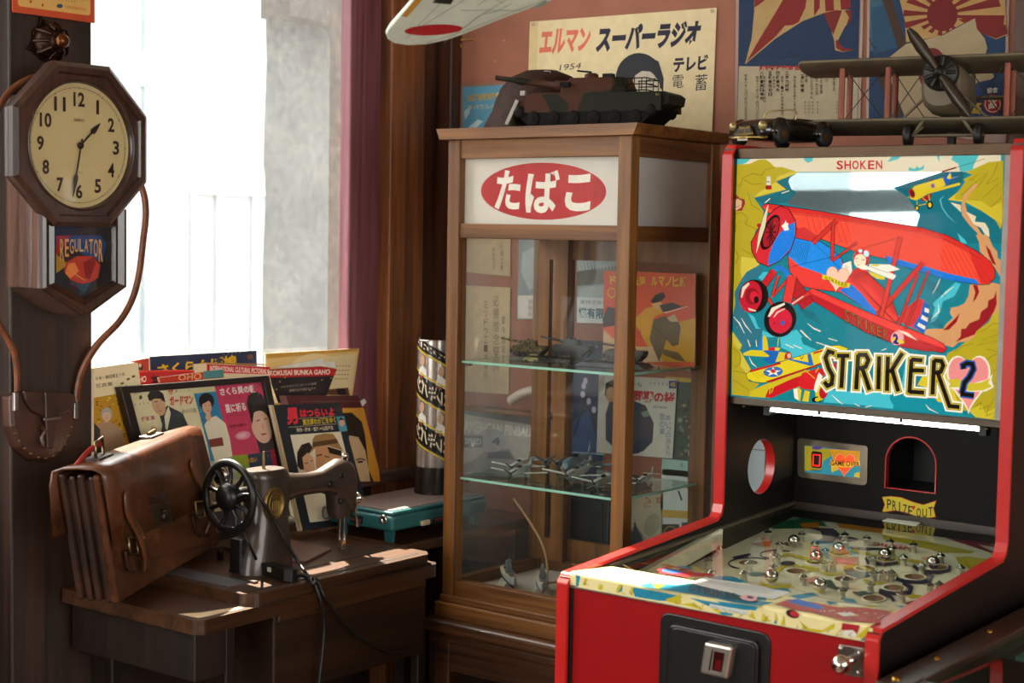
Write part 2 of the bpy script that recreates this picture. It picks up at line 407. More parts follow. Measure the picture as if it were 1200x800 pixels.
# clock pillar and the dark board beside it
struct(MB().box((-2.56, at(12, 400, 'X', -2.42).y, 0), (-2.42, Y0, ZC)).build('trim_1', m_pillar, bevel=0.004))
dk = struct(MB().box((-2.56, 1.615, 0), (-2.495, at(9, 400, 'X', -2.495).y, ZC)).build('trim_2', wood('dark_board', '#120b08', '#2a1a12', 'Z', 0.8, 0.5), bevel=0.003))
m_steel = plain('steel', '#9a9590', 0.28, 1.0, var=0.08)
m_chrome = plain('chrome', '#c9c6c2', 0.12, 1.0, var=0.03)
for yy in (276, 617):
    p = at(4, yy, 'X', -2.49)
    h = MB(); h.box((-2.495, p.y - 0.012, p.z - 0.022), (-2.487, p.y + 0.008, p.z + 0.022)); h.tube([(-2.487, p.y + 0.006, p.z - 0.024), (-2.487, p.y + 0.006, p.z + 0.024)], 0.004, 8)
    h.build('hinge', m_steel, dk)

# window with purple stile, pane, sill
w1 = tag(bpy.data.objects.new('window_1', None), kind='structure'); COL.objects.link(w1); FRAME[w1.as_pointer()] = Matrix.Identity(4)
MB().box((-2.518, YS0, Z0), (-2.485, YS1, Z1 + 0.05)).build('stile', m_purple, w1, bevel=0.004)
MB().box((-2.545, Y0 - 0.03, Z1 - 0.03), (-2.485, YS0, Z1 + 0.05)).build('top_rail', m_purple, w1, bevel=0.004)
MB().box((-2.545, Y0 - 0.03, Z0), (-2.485, YS0, Z0 + 0.06)).build('bottom_rail', m_purple, w1, bevel=0.004)
MB().box((-2.523, Y0 - 0.03, Z0 + 0.05), (-2.520, YS0 + 0.005, Z1 - 0.02)).build('pane', glass('window_glass', (0.97, 0.99, 1.0), dust=0.10), w1)
MB().box((-2.56, Y0, Z0 - 0.03), (-2.435, YB, Z0)).build('sill', wood('sill_wood', '#3a2a22', '#6a4f40', 'Y', 0.8, 0.5), w1, bevel=0.004)
ya = at(449, 200, 'X', -2.49).y; yb_ = at(456, 200, 'X', -2.48).y
struct(MB().box((-2.56, ya, Z0), (-2.475, yb_, ZC)).build('trim_3', wood('trim_light', '#5a3a20', '#96683a', 'Z', 0.9, 0.5), bevel=0.002))
ya = at(458, 200, 'X', -2.45).y; yb_ = at(497, 200, 'X', -2.45).y
struct(MB().box((-2.56, ya, 0), (-2.45, yb_, ZC)).build('trim_4', m_post, bevel=0.003))
q0 = at(527, 200, 'Y', 2.91)
struct(MB().box((-2.56, yb_ - 0.001, 0), (-2.475, YB, ZC)).build('trim_5', m_postd))
struct(MB().box((-2.56, 2.91, 0), (q0.x, YB, ZC)).build('trim_6', m_postd, bevel=0.003))

# second window, nearer the camera on the same wall: its light reaches the fronts of things
w2 = tag(bpy.data.objects.new('window_2', None), kind='structure'); COL.objects.link(w2); FRAME[w2.as_pointer()] = Matrix.Identity(4)
for a, b in ((-1.5, -1.44), (0.32, 0.38), (1.57, 1.60)): MB().box((-2.56, a, Z0), (-2.5, b, Z1)).build('stile', m_purple, w2)
for a, b in ((Z0, Z0 + 0.06), (Z1 - 0.06, Z1)): MB().box((-2.56, -1.5, a), (-2.5, 1.60, b)).build('rail', m_purple, w2)
MB().prism([(-1.44, 1.53), (0.32, 1.488), (0.32, 1.566), (-1.44, 1.632)], 'X', -2.56, -2.52).build('reflection_bar', plain('reflection_bar_grey', '#5d6b70', 0.6), w2)  # added bar, sloped to put a grey band in the backglass reflection
for a, b in ((-1.44, 0.32), (0.38, 1.57)): MB().box((-2.533, a, Z0 + 0.06), (-2.53, b, Z1 - 0.06)).build('pane', MATS['window_glass'], w2)

# across the lane: white neighbouring house and a cement pier close by
struct(MB().box((-30, -30, -0.3), (-2.66, 30, -0.06)).build('ground', plain('lane_concrete', '#b9b6ae', 0.9, scale=3)))
nb = thing('neighbouring_house', 'bright white house wall seen through the dusty window', 'building', (-6.2, 5.0, 0))
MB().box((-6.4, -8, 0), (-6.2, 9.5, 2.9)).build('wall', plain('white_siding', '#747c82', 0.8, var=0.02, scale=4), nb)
xs = -6.18
a, b = at(170, 200, 'X', xs), at(181, 200, 'X', xs)
MB().box((xs - 0.05, a.y, 0), (xs, b.y, 2.85)).build('downpipe', plain('pale_pipe', '#76848c', 0.6), nb)
a, b = at(143, 98, 'X', xs), at(194, 64, 'X', xs)
MB().box((xs - 0.05, a.y, a.z), (xs - 0.01, b.y, b.z)).build('sign_plate', plain('pale_teal', '#7c9694', 0.6), nb)
a, b = at(227, 226, 'X', xs), at(330, 207, 'X', xs)
MB().box((xs - 0.05, a.y, a.z), (xs + 0.02, b.y + 0.6, b.z + 0.03)).build('lintel', plain('pale_cream', '#e6dccb', 0.7), nb)
for px in (229, 258, 300):
    a = at(px, 300, 'X', xs)
    MB().box((xs - 0.05, a.y - 0.02, 0.0), (xs - 0.005, a.y + 0.02, at(227, 226, 'X', xs).z)).build('panel_joint', plain('pale_joint', '#84898c', 0.7), nb)
pr = thing('cement_pier', 'rough grey cement pier just outside the window beside the purple stile', 'wall', (-3.4, 3.3, 0))
a = at(310, 200, 'X', -3.4)
ed = [(a.y, -0.06)] + [(a.y + random.uniform(-0.006, 0.006), z / 10) for z in range(2, 22)] + [(a.y, 2.28), (a.y + 1.6, 2.28), (a.y + 1.6, -0.06)]
MB().slab([(-3.4, p[0], p[1]) for p in ed], (-0.2, 0.26, 0)).build('pier', plain('cement', '#3b3f41', 0.95, var=0.14, scale=7, bump=0.3), pr)
t = at(313, 14, 'X', -3.30)
MB().prism([(a.y - 0.0, t.z), (a.y + 1.5, t.z), (a.y + 1.5, t.z + 0.5), (a.y, t.z + 0.5)], 'X', -3.42, -3.30).build('fascia', plain('mauve_cement', '#2c2a2c', 0.95, var=0.1, scale=9), pr)

# ================================================================== SHOWCASE (front face Y = 2.51)
m_case = wood('case_wood', '#4c2a0e', '#8a5b2a', 'Z', 0.8, 0.42, 0.2)
m_caseh = wood('case_wood_h', '#48280e', '#845627', 'X', 0.8, 0.42, 0.2)
m_casey = wood('case_wood_y', '#48280e', '#805327', 'Y', 0.8, 0.42, 0.2)
m_stand = wood('stand_wood', '#2a150a', '#5e3a20', 'X', 0.7, 0.38, 0.2)
m_pane = glass('case_glass', (0.985, 0.995, 0.99), ior=1.5, dust=0.03)
m_paneb = glass('case_glass_dusty', (0.975, 0.985, 0.98), ior=1.5, dust=0.2)
m_shelf = glass('shelf_glass', (0.80, 0.93, 0.88), ior=1.5)
CY0, CY1 = 2.51, 2.84
CX0, CX1 = -2.100, -1.650
CZ1 = at(742, 158, 'Y', CY0).z
zrail1 = at(640, 263, 'Y', CY0).z; zrail0 = at(640, 281, 'Y', CY0).z
zs1 = at(729, 438, 'Y', CY0 + 0.01).z; zs2 = at(737, 587, 'Y', CY0 + 0.01).z
CZ0 = 0.655
sc = thing('showcase', 'tall wooden tobacco showcase with glass sides and red oval sign', 'display case', ((CX0 + CX1) / 2, (CY0 + CY1) / 2, CZ0))
pw = 0.030
for i, (x, y) in enumerate(((CX0, CY0), (CX1 - pw, CY0), (CX0, CY1 - pw), (CX1 - pw, CY1 - pw))):
    MB().box((x, y, CZ0), (x + pw, y + pw, CZ1)).build('post', m_case, sc, bevel=0.002)
def ring(z0, z1, name='rail', inset=0.004):
    MB().box((CX0 + pw, CY0 + inset, z0), (CX1 - pw, CY0 + pw - inset, z1)).build(name, m_caseh, sc, bevel=0.0015)
    MB().box((CX0 + inset, CY0 + pw, z0), (CX0 + pw - inset, CY1 - pw, z1)).build(name, m_casey, sc, bevel=0.0015)
    MB().box((CX1 - pw + inset, CY0 + pw, z0), (CX1 - inset, CY1 - pw, z1)).build(name, m_casey, sc, bevel=0.0015)
    MB().box((CX0 + pw, CY1 - pw + inset, z0), (CX1 - pw, CY1 - inset, z1)).build(name, m_caseh, sc, bevel=0.0015)
ztop0 = at(640, 184, 'Y', CY0).z
ring(ztop0, CZ1); ring(zrail0, zrail1); ring(CZ0, CZ0 + 0.035)
# cornice
MB().prism([(CX0 - 0.012, CZ1), (CX1 + 0.012, CZ1), (CX1 + 0.022, CZ1 + 0.022), (CX0 - 0.022, CZ1 + 0.022)], 'Y', CY0 - 0.014, CY1 + 0.01).build('cornice', m_caseh, sc, bevel=0.003)
ZTOP = CZ1 + 0.022
# base moulding
MB().box((CX0 - 0.012, CY0 - 0.012, CZ0 - 0.045), (CX1 + 0.012, CY1 + 0.01, CZ0 - 0.012)).build('base', m_caseh, sc, bevel=0.004)
MB().box((CX0 - 0.004, CY0 - 0.004, CZ0 - 0.012), (CX1 + 0.004, CY1, CZ0 + 0.002)).build('base_moulding', m_caseh, sc, bevel=0.003)
MB().box((CX0 + pw * 0.6, CY0 + pw * 0.6, CZ0 + 0.002), (CX1 - pw * 0.6, CY1 - pw * 0.6, CZ0 + 0.012)).build('bottom_board', plain('pale_liner', '#b9b0a4', 0.6, scale=12), sc)
# glass
g = (CY0 + 0.013, CX0 + 0.013, CX1 - 0.013)
MB().box((CX0 + pw, g[0], CZ0 + 0.03), (CX1 - pw, g[0] + 0.003, zrail0)).build('front_pane', m_pane, sc)
MB().box((g[1], CY0 + pw, CZ0 + 0.03), (g[1] + 0.003, CY1 - pw, zrail0)).build('side_pane', m_paneb, sc)
MB().box((g[2], CY0 + pw, CZ0 + 0.03), (g[2] + 0.003, CY1 - pw, zrail0)).build('side_pane', m_pane, sc)
MB().box((CX0 + pw, g[0], zrail1), (CX1 - pw, g[0] + 0.003, ztop0)).build('sign_pane', m_pane, sc)
m_sign = plain('sign_white', '#cfc8bf', 0.35, var=0.05, scale=7)
MB().box((g[2] - 0.002, CY0 + pw, zrail1), (g[2] + 0.002, CY1 - pw, ztop0)).build('side_panel', plain('sign_side_white', '#bdbcba', 0.5, var=0.04, scale=6), sc)
MB().box((g[1] - 0.002, CY0 + pw, zrail1), (g[1] + 0.002, CY1 - pw, ztop0)).build('side_panel', MATS['sign_side_white'], sc)
sb = MB().box((CX0 + pw, CY0 + 0.020, zrail1), (CX1 - pw, CY0 + 0.023, ztop0)).build('sign_board', m_sign, sc)
# shelves
for z in (zs1, zs2):
    MB().box((CX0 + 0.018, CY0 + 0.02, z - 0.006), (CX1 - 0.018, CY1 - 0.035, z)).build('glass_shelf', m_shelf, sc, bevel=0.001)
    m_edge = plain('glass_edge', '#8fc4b0', 0.15, var=0.05, coat=0.5)  # pale green strips paint the bright highlight along the glass edges
    MB().box((CX0 + 0.018, CY0 + 0.0185, z - 0.0055), (CX1 - 0.018, CY0 + 0.0197, z - 0.0005)).build('edge_highlight', m_edge, sc)
    MB().box((CX1 - 0.0178, CY0 + 0.02, z - 0.0055), (CX1 - 0.0166, CY1 - 0.035, z - 0.0005)).build('edge_highlight', m_edge, sc)
    for x in (CX0 + 0.03, CX1 - 0.04):
        for y in (CY0 + 0.03, CY1 - 0.045): MB().box((x, y, z - 0.012), (x + 0.01, y + 0.01, z - 0.006)).build('shelf_pin', m_steel, sc)
# sliding doors at the back: two framed glass leaves, overlapping in the middle
xm = (at(664, 500, 'Y', CY1).x)
def leaf(x0, x1, y, name='sliding_door'):
    z0, z1 = CZ0 + 0.035, zrail0; w = 0.034
    d = MB(); d.box((x0, y, z0), (x0 + w, y + 0.014, z1)); d.box((x1 - w, y, z0), (x1, y + 0.014, z1))
    d.box((x0 + w, y, z0), (x1 - w, y + 0.014, z0 + 0.05)); d.box((x0 + w, y, z1 - 0.045), (x1 - w, y + 0.014, z1))
    o = d.build(name, m_case, sc)
    MB().box((x0 + w, y + 0.006, z0 + 0.05), (x1 - w, y + 0.008, z1 - 0.045)).build('door_pane', m_pane, o)
leaf(CX0 + 0.012, xm + 0.018, CY1 - 0.032); leaf(xm - 0.018, CX1 - 0.012, CY1 - 0.015)
# sign print
P = Print((0, CY0 + 0.020, 0), (0, -1, 0))
P.ell(637, 224, 73.5, 33.5, '#b5242a', 0.5, 48)
P.text('た', [(584, 199), (612, 200), (608, 247), (579, 245)], '#e9e2d8', 0.035)
P.text('ば', [(617, 200), (657, 199), (652, 251), (615, 249)], '#e9e2d8', 0.035)
P.text('こ', [(664, 205), (695, 203), (691, 248), (661, 247)], '#e9e2d8', 0.05)
P.build('sign_print', printed('sign_ink', 0.35, var=0.14), sb)

# stand under the showcase
st = thing('showcase_stand', 'dark wooden stand carrying the glass showcase', 'stand', ((CX0 + CX1) / 2, (CY0 + CY1) / 2, 0))
sz = CZ0 - 0.045
MB().box((CX0 - 0.03, CY0 - 0.035, sz - 0.028), (CX1 + 0.03, CY1 + 0.03, sz)).build('top', m_stand, st, bevel=0.008, seg=3)
MB().box((CX0 - 0.018, CY0 - 0.022, sz - 0.05), (CX1 + 0.018, CY1 + 0.02, sz - 0.028)).build('moulding', m_stand, st, bevel=0.006)
MB().box((CX0 - 0.005, CY0 - 0.01, sz - 0.11), (CX1 + 0.005, CY0 + 0.012, sz - 0.05)).build('apron', m_stand, st, bevel=0.003)
MB().box((CX0 - 0.005, CY1 - 0.012, sz - 0.11), (CX1 + 0.005, CY1 + 0.01, sz - 0.05)).build('apron', m_stand, st, bevel=0.003)
for x in (CX0 - 0.005, CX1 - 0.017): MB().box((x, CY0, sz - 0.11), (x + 0.022, CY1, sz - 0.05)).build('apron', m_stand, st, bevel=0.003)
for x in (CX0 - 0.008, CX1 - 0.032):
    for y in (CY0 - 0.012, CY1 - 0.03): MB().box((x, y, 0), (x + 0.04, y + 0.04, sz - 0.05)).build('leg', m_stand, st, bevel=0.003)
MB().box((CX0, CY0 + 0.01, 0.2), (CX1, CY1 - 0.01, 0.22)).build('lower_shelf', m_stand, st)

# ================================================================== PINBALL MACHINE
PX0, PX1 = -1.432, -0.891
PYF, PYB = 2.000, 2.93
PYG = 2.495                                  # plane of the lit glass
ZF, ZBEND, ZTP = 0.878, 0.903, 1.572
m_red = plain('cabinet_red', '#8a0307', 0.45, var=0.05, scale=6, spec=0.2)
m_trim = plain('red_trim', '#b01e1c', 0.28, var=0.05, coat=0.3)
m_blk = plain('cabinet_black', '#0c0807', 0.4, var=0.2, scale=20)
m_blkd = plain('inner_black', '#100b08', 0.6, var=0.15, scale=25, spec=0.15)
m_met = plain('brushed_metal', '#4a3c30', 0.35, 1.0, var=0.1)
pm = thing('pinball_machine', 'red prize pinball machine with lit biplane backglass', 'pinball machine', ((PX0 + PX1) / 2, (PYF + PYB) / 2, 0))
prof = [(PYF, 0.0), (PYB, 0.0), (PYB, ZTP), (PYG - 0.014, ZTP)]
bend = [(PYG - 0.014, ZBEND + 0.03), (PYG - 0.02, ZBEND + 0.012), (PYG - 0.034, ZBEND + 0.002)]
prof += bend + [(PYF, ZF)]
def side(x0, x1, holed):
    n = 40
    if not holed:
        return MB().prism(prof, 'X', x0, x1).build('side_panel', m_blk, pm)
    # panel with a round hole: bridge polygon
    cy, cz, r = 2.618, 0.987, 0.052
    hole = [(cy + r * math.cos(-2 * math.pi * i / n + math.pi / 2), cz + r * math.sin(-2 * math.pi * i / n + math.pi / 2)) for i in range(n + 1)]
    # split outline at top above the hole
    pr2 = [(PYF, 0.0), (PYB, 0.0), (PYB, ZTP), (cy, ZTP)]
    pr3 = [(cy, ZTP), (PYG - 0.014, ZTP)] + bend + [(PYF, ZF)]
    outl = pr2 + hole + pr3
    mb = MB(); k = len(outl)
    for x, rev in ((x0, True), (x1, False)):
        vs = [(x, p[0], p[1]) for p in outl]; ids = tuple(range(k))
        mb.add(vs, [ids[::-1] if rev else ids])
    full = prof
    m = len(full); vs = [(x0, p[0], p[1]) for p in full] + [(x1, p[0], p[1]) for p in full]
    mb.add(vs, [(i, (i + 1) % m, m + (i + 1) % m, m + i) for i in range(m)])
    o = mb.build('side_panel', m_blk, pm)
    rm = MB(); hv = [(x0, p[0], p[1]) for p in hole[:-1]] + [(x1, p[0], p[1]) for p in hole[:-1]]
    rm.add(hv, [(i, (i + 1) % n, n + (i + 1) % n, n + i) for i in range(n)], True); rm.build('hole_lining', m_trim, o)
    return o
side(PX0, PX0 + 0.018, True); side(PX1 - 0.018, PX1, False)
# red edge trim on both side panels
for x0 in (PX0 - 0.001, PX1 - 0.019):
    path = [(PYF, 0.02), (PYF, ZF - 0.008), (PYF + 0.008, ZF)] + [(PYG - 0.034, ZBEND + 0.002), (PYG - 0.02, ZBEND + 0.012), (PYG - 0.014, ZBEND + 0.03)] + [(PYG - 0.014, ZTP - 0.01), (PYG - 0.004, ZTP + 0.002), (PYB, ZTP + 0.002)]
    t = 0.006; off = []
    for i, p in enumerate(path):
        a = path[max(i - 1, 0)]; b = path[min(i + 1, len(path) - 1)]; d = V((b[0] - a[0], b[1] - a[1])).normalized()
        off.append((p[0] - d.y * t, p[1] + d.x * t))
    MB().prism(path + off[::-1], 'X', x0, x0 + 0.020).build('edge_trim', m_trim, pm, bevel=0.0025)
XI0, XI1 = PX0 + 0.018, PX1 - 0.018
# front panel
ZL = at(840, 719, 'Y', PYF + 0.004).z        # top of red front
MB().box((XI0, PYF + 0.006, 0.08), (XI1, PYF + 0.026, ZL)).build('front_panel', m_red, pm)
for x in (XI0, XI1 - 0.006): MB().box((x, PYF + 0.003, 0.08), (x + 0.006, PYF + 0.006, ZL)).build('corner_strip', m_blk, pm)
MB().box((XI0, PYF + 0.002, ZL - 0.0005), (XI1, PYF + 0.02, ZL + 0.004)).build('chrome_strip', plain('aluminium_strip', '#b9b3a6', 0.3, 1.0), pm)
MB().box((PX0 + 0.02, PYB - 0.015, 0.02), (PX1 - 0.02, PYB - 0.002, ZTP - 0.01)).build('back_panel_outer', m_blk, pm)
MB().box((XI0, PYF + 0.05, 0.03), (XI1, PYB - 0.02, 0.06)).build('floor_panel', m_blk, pm)
# top and the metal frame round the backglass
MB().box((XI0, PYG + 0.002, ZTP - 0.03), (XI1, PYB - 0.002, ZTP - 0.001)).build('roof', m_blk, pm)
zg0 = at(1015, 478.5, 'Y', PYG).z; zg1 = at(1015, 184, 'Y', PYG).z
gx0 = at(856, 300, 'Y', PYG).x; gx1 = at(1174, 300, 'Y', PYG).x
MB().box((XI0, PYG - 0.004, zg1), (XI1, PYG + 0.012, ZTP + 0.001)).build('top_rail', m_met, pm, bevel=0.001)
zb0 = at(1015, 487, 'Y', PYG).z
MB().box((XI0, PYG - 0.004, zb0), (XI1, PYG + 0.014, zg0)).build('bottom_rail', plain('dark_metal', '#5a5149', 0.3, 1.0), pm, bevel=0.001)
for a, b in ((XI0, gx0 + 0.001), (gx1, XI1)):
    MB().box((a, PYG - 0.003, zg0), (b, PYG + 0.010, zg1)).build('glass_channel', plain('grey_channel', '#a09d98', 0.4, 0.0), pm)
# inner cavity
ZPB = 0.838                                   # playfield height at the back
_al = at(1036.5, 574, 'Y', 2.755); _ar = at(1097, 574, 'Y', 2.755); _at = at(1067, 511, 'Y', 2.755); _ab = at(1067, 575, 'Y', 2.755)
_cx, _hw = (_al.x + _ar.x) / 2, (_ar.x - _al.x) / 2
arch = [(_cx, _at.z)] + [(_cx + _hw * math.sin(R(a)), _at.z - _hw + _hw * math.cos(R(a))) for a in range(10, 91, 10)] + [(_cx + _hw, _ab.z), (_cx - _hw, _ab.z)] + [(_cx - _hw * math.cos(R(a)), _at.z - _hw + _hw * math.sin(R(a))) for a in range(0, 90, 10)]
_o = [(XI0, 0.06), (XI1, 0.06), (XI1, ZTP - 0.03), (_cx, ZTP - 0.03)] + arch[:1] + arch[1:] + arch[:1] + [(_cx, ZTP - 0.03), (XI0, ZTP - 0.03)]
ib = MB(); ib.add([(x, 2.755, z) for x, z in _o], [tuple(range(len(_o)))]); ib.box((XI0, 2.775, 0.06), (XI1, 2.777, 0.8))
ibo = ib.build('inner_back', m_blkd, pm)
n_ = len(arch); hl = MB(); hl.add([(x, 2.7545, z) for x, z in arch] + [(x, 2.772, z) for x, z in arch], [(i, (i + 1) % n_, n_ + (i + 1) % n_, n_ + i) for i in range(n_)]); hl.build('arch_lining', m_trim, ibo)
al = MB(); al.add([(x, 2.753, z) for x, z in arch] + [(_cx + (x - _cx) * 0.955, 2.753, _ab.z + 0.0018 + (z - _ab.z) * 0.955) for x, z in arch], [(i, (i + 1) % n_, n_ + (i + 1) % n_, n_ + i) for i in range(n_)]); al.build('arch_edge', m_trim, ibo)
cv = MB(); x0, x1, z0, z1 = _cx - _hw - 0.004, _cx + _hw + 0.004, _ab.z - 0.002, _at.z + 0.004
cv.add([(x0, 2.772, z0), (x1, 2.772, z0), (x1, 2.772, z1), (x0, 2.772, z1), (x0, 2.895, z0), (x1, 2.895, z0), (x1, 2.895, z1), (x0, 2.895, z1)], [(4, 5, 6, 7), (0, 1, 5, 4), (1, 2, 6, 5), (2, 3, 7, 6), (3, 0, 4, 7)]); cv.build('prize_chute', plain('chute_black', '#0e0b0a', 0.5), pm)
MB().box((XI0, PYG + 0.01, zb0 - 0.002), (XI1, 2.755, zb0 + 0.008)).build('soffit', m_blkd, pm)
# fluorescent tube under the bottom rail
zt = at(1030, 490, 'Y', PYG + 0.03).z
lt = MB(); a = at(905, 479, 'Y', PYG + 0.03); b = at(1150, 501, 'Y', PYG + 0.03)
lt.tube([(a.x, PYG + 0.03, zt - 0.001), (b.x, PYG + 0.03, zt - 0.001)], 0.0048, 10)
lt.build('tube_lamp', lamp_mat('tube_glow', '#eafff4', 20.0), pm)
for x in (a.x - 0.006, b.x + 0.006): MB().box((x - 0.006, PYG + 0.02, zt - 0.012), (x + 0.006, PYG + 0.04, zb0)).build('lamp_holder', m_blk, pm)
for px, py in ((868, 469), (886, 474), (1003, 480), (1146, 497)):
    p = at(px + 16, py + 3, 'Y', PYG - 0.004)
for px, py in ((873, 471), (902, 479), (961, 480), (1057, 489), (1158, 500)):
    p = at(px, py, 'Y', PYG + 0.004)
    MB().ball((p.x, PYG + 0.0, zb0 - 0.003), (0.0035, 0.0035, 0.003), 8, 5).build('screw', m_met, pm)
# playfield, slightly tilted, glass lid over it
PF0 = V((0, 2.075, 0.814)); PF1 = V((0, 2.755, 0.873))
MB().slab([(XI0, PF0.y, PF0.z), (XI1, PF0.y, PF0.z), (XI1, PF1.y, PF1.z), (XI0, PF1.y, PF1.z)], (0, 0, -0.012)).build('playfield', plain('playfield_cream', '#d8d0b4', 0.3, var=0.04, coat=0.4), pm)
PFN = (PF1 - PF0).cross(V((-1, 0, 0))).normalized()
if PFN.z < 0: PFN = -PFN
GL0 = V((0, 2.105, 0.876)); GL1 = V((0, 2.755, 0.899))
MB().slab([(XI0 + 0.001, GL0.y, GL0.z), (XI1 - 0.001, GL0.y, GL0.z), (XI1 - 0.001, GL1.y, GL1.z), (XI0 + 0.001, GL1.y, GL1.z)], (0, 0, -0.004)).build('playfield_glass', glass('playfield_glass', (0.98, 0.99, 0.97), ior=1.32), pm)
for x0, x1 in ((XI0, XI0 + 0.008), (XI1 - 0.008, XI1)):
    MB().slab([(x0, GL0.y, GL0.z + 0.001), (x1, GL0.y, GL0.z + 0.001), (x1, GL1.y, GL1.z + 0.001), (x0, GL1.y, GL1.z + 0.001)], (0, 0, 0.006)).build('glass_moulding', plain('dark_olive', '#3a3428', 0.4), pm)
MB().box((XI0, 2.745, 0.890), (XI1, 2.755, 0.906)).build('glass_moulding', plain('dark_brown', '#2a1d16', 0.4), pm)
for x0, x1 in ((XI0 + 0.001, XI0 + 0.014), (XI1 - 0.016, XI1 - 0.001)):
    MB().slab([(x0, PF0.y + 0.03, PF0.z + 0.03), (x1, PF0.y + 0.03, PF0.z + 0.03), (x1, PF1.y - (0.3 if x0 < -1.2 else 0.33), PF1.z + 0.02), (x0, PF1.y - (0.3 if x0 < -1.2 else 0.33), PF1.z + 0.02)], (0, 0, -0.03)).build('side_rail', plain('rail_cream', '#b9b59f', 0.5), pm)

# ------------------------------------------------------------------ backglass art (flat print, lit from behind)
def cz(ox, oy, pts, s=6.6667): return [(ox + x / s, oy + y / s) for x, y in pts]
A1 = lambda *p: cz(845, 165, p); A2 = lambda *p: cz(1015, 165, p); A3 = lambda *p: cz(845, 275, p)
A4 = lambda *p: cz(1015, 275, p); A5 = lambda *p: cz(845, 385, p); A6 = lambda *p: cz(1015, 385, p)
m_lit = printed('backlit_film', 0.4, emit=0.78, coat=0.0, var=0.03, dim=0.25, spec=0.05)
bgl = MB().box((gx0 - 0.004, PYG, zg0 - 0.004), (gx1 + 0.004, PYG + 0.004, zg1 + 0.004)).build('backglass', plain('film_teal', '#0e7884', 0.3), pm)
G = Print((0, PYG, 0), (0, -1, 0)); Print.EPS = 0.000012
YEL, YL2, YL3, TEAL, TEL2, AQUA, CRM, TAN, RD, RD2, RD3, BLU, INK = '#b3a01c', '#cdb93e', '#8f7d10', '#0f7c88', '#2b6f80', '#43b9c6', '#dccfae', '#d0955f', '#e8392c', '#c41a20', '#96161c', '#1673cf', '#1a0d0a'
G.poly([(855.5, 183), (1175, 179.5), (1173, 491.5), (856.5, 463.5)], TEAL)
G.poly([(857, 185), (1173, 181), (1173, 203), (1130, 201.5), (930, 201.5), (900, 202), (857, 200)], CRM)
G.poly(A1((80, 130), (240, 135), (190, 175), (130, 190), (80, 215)), '#4fb3b4')
for p in (A1((648, 128), (720, 125), (715, 155), (680, 172), (648, 150)), A2((165, 165), (200, 125), (270, 118), (255, 140), (225, 150)), A2((330, 235), (335, 205), (380, 220), (395, 195), (420, 215), (455, 185), (450, 220), (400, 237)), A2((548, 115), (575, 112), (572, 165)), A2((665, 145), (680, 112), (885, 108), (840, 190), (835, 240), (735, 240), (720, 180)), A1((545, 130), (580, 128), (575, 140))): G.poly(p, '#4fb3b4')
G.poly(A1((430, 320), (605, 250), (545, 290), (535, 320), (560, 380), (600, 400), (520, 480), (330, 495), (260, 450), (510, 385)), '#1c6672')
G.poly(A2((780, 240), (200, 363), (330, 440), (430, 590), (400, 670), (740, 800), (1060, 800), (1060, 600), (900, 540), (660, 470), (760, 320)), '#0d6c78')
# aqua water
for p in (A2((715, 720), (770, 770), (790, 800), (740, 800)), A3((210, 610), (260, 640), (290, 720), (350, 760), (520, 770), (590, 740), (640, 800), (330, 800), (270, 730)), A5((350, 0), (540, 0), (620, 60), (640, 120), (760, 170), (650, 210), (560, 230), (540, 180), (470, 150), (460, 70), (390, 60)),
          A4((700, 370), (740, 385), (690, 480), (600, 520), (580, 600), (540, 670), (500, 690), (540, 570), (520, 540), (620, 440)), A5((860, 480), (1200, 500), (1200, 605), (800, 575), (830, 500)), A6((0, 490), (190, 515), (185, 550), (215, 600), (210, 625), (0, 605)), A3((330, 290), (420, 290), (340, 370), (290, 335)), A6((310, 240), (330, 260), (310, 480), (270, 480))): G.poly(p, AQUA)
G.poly(A3((90, 450), (150, 330), (240, 240), (330, 260), (280, 330), (200, 360), (150, 460), (190, 590), (250, 700), (300, 800), (180, 800), (90, 700)), TEL2)
G.poly(A5((110, 0), (330, 0), (300, 120), (180, 180), (230, 330), (150, 170)), TEL2)
G.poly(A6((190, 515), (560, 550), (640, 640), (840, 690), (215, 625), (215, 600), (185, 550)), '#0c8a98')
# land
G.poly(A1((78, 215), (130, 185), (225, 180), (300, 145), (350, 145), (385, 170), (420, 205), (480, 205), (560, 230), (605, 248), (500, 290), (430, 320), (510, 380), (260, 445), (210, 405), (130, 375), (78, 385)), YEL)
G.poly(A1((605, 248), (500, 290), (420, 312), (450, 275), (560, 238)), YL2).poly(A1((510, 380), (430, 320), (390, 345), (300, 400), (260, 440), (370, 408)), YL2)
G.poly(A1((78, 380), (130, 375), (210, 405), (260, 450), (330, 545), (335, 640), (270, 700), (245, 800), (240, 800), (78, 800)), YEL)
G.poly(A3((80, 0), (245, 0), (238, 100), (300, 235), (200, 290), (165, 340), (105, 450), (112, 540), (85, 660), (80, 660)), YEL)
G.poly(A3((160, 170), (280, 190), (300, 235), (200, 290), (165, 340), (150, 280)), YL2)
G.poly(A5((84, 12), (165, 130), (148, 170), (235, 320), (200, 350), (215, 410), (300, 430), (235, 500), (225, 530), (86, 516)), YEL).poly(A5((84, 12), (165, 130), (140, 160), (95, 120)), YL2).poly(A5((150, 172), (235, 320), (200, 350), (150, 290), (160, 240)), YL2)
G.poly(A2((1072, 155), (960, 165), (860, 210), (780, 245), (830, 265), (760, 300), (775, 320), (720, 395), (640, 460), (780, 480), (900, 545), (1010, 620), (1050, 690), (1068, 640)), YEL)
G.poly(A2((640, 460), (705, 410), (690, 455), (900, 470), (970, 520), (1060, 480), (1060, 650), (1010, 615), (900, 545), (780, 480)), '#c9b52c')
G.poly(A4((1054, 560), (1000, 600), (960, 680), (880, 740), (810, 800), (1052, 800)), '#bda823')
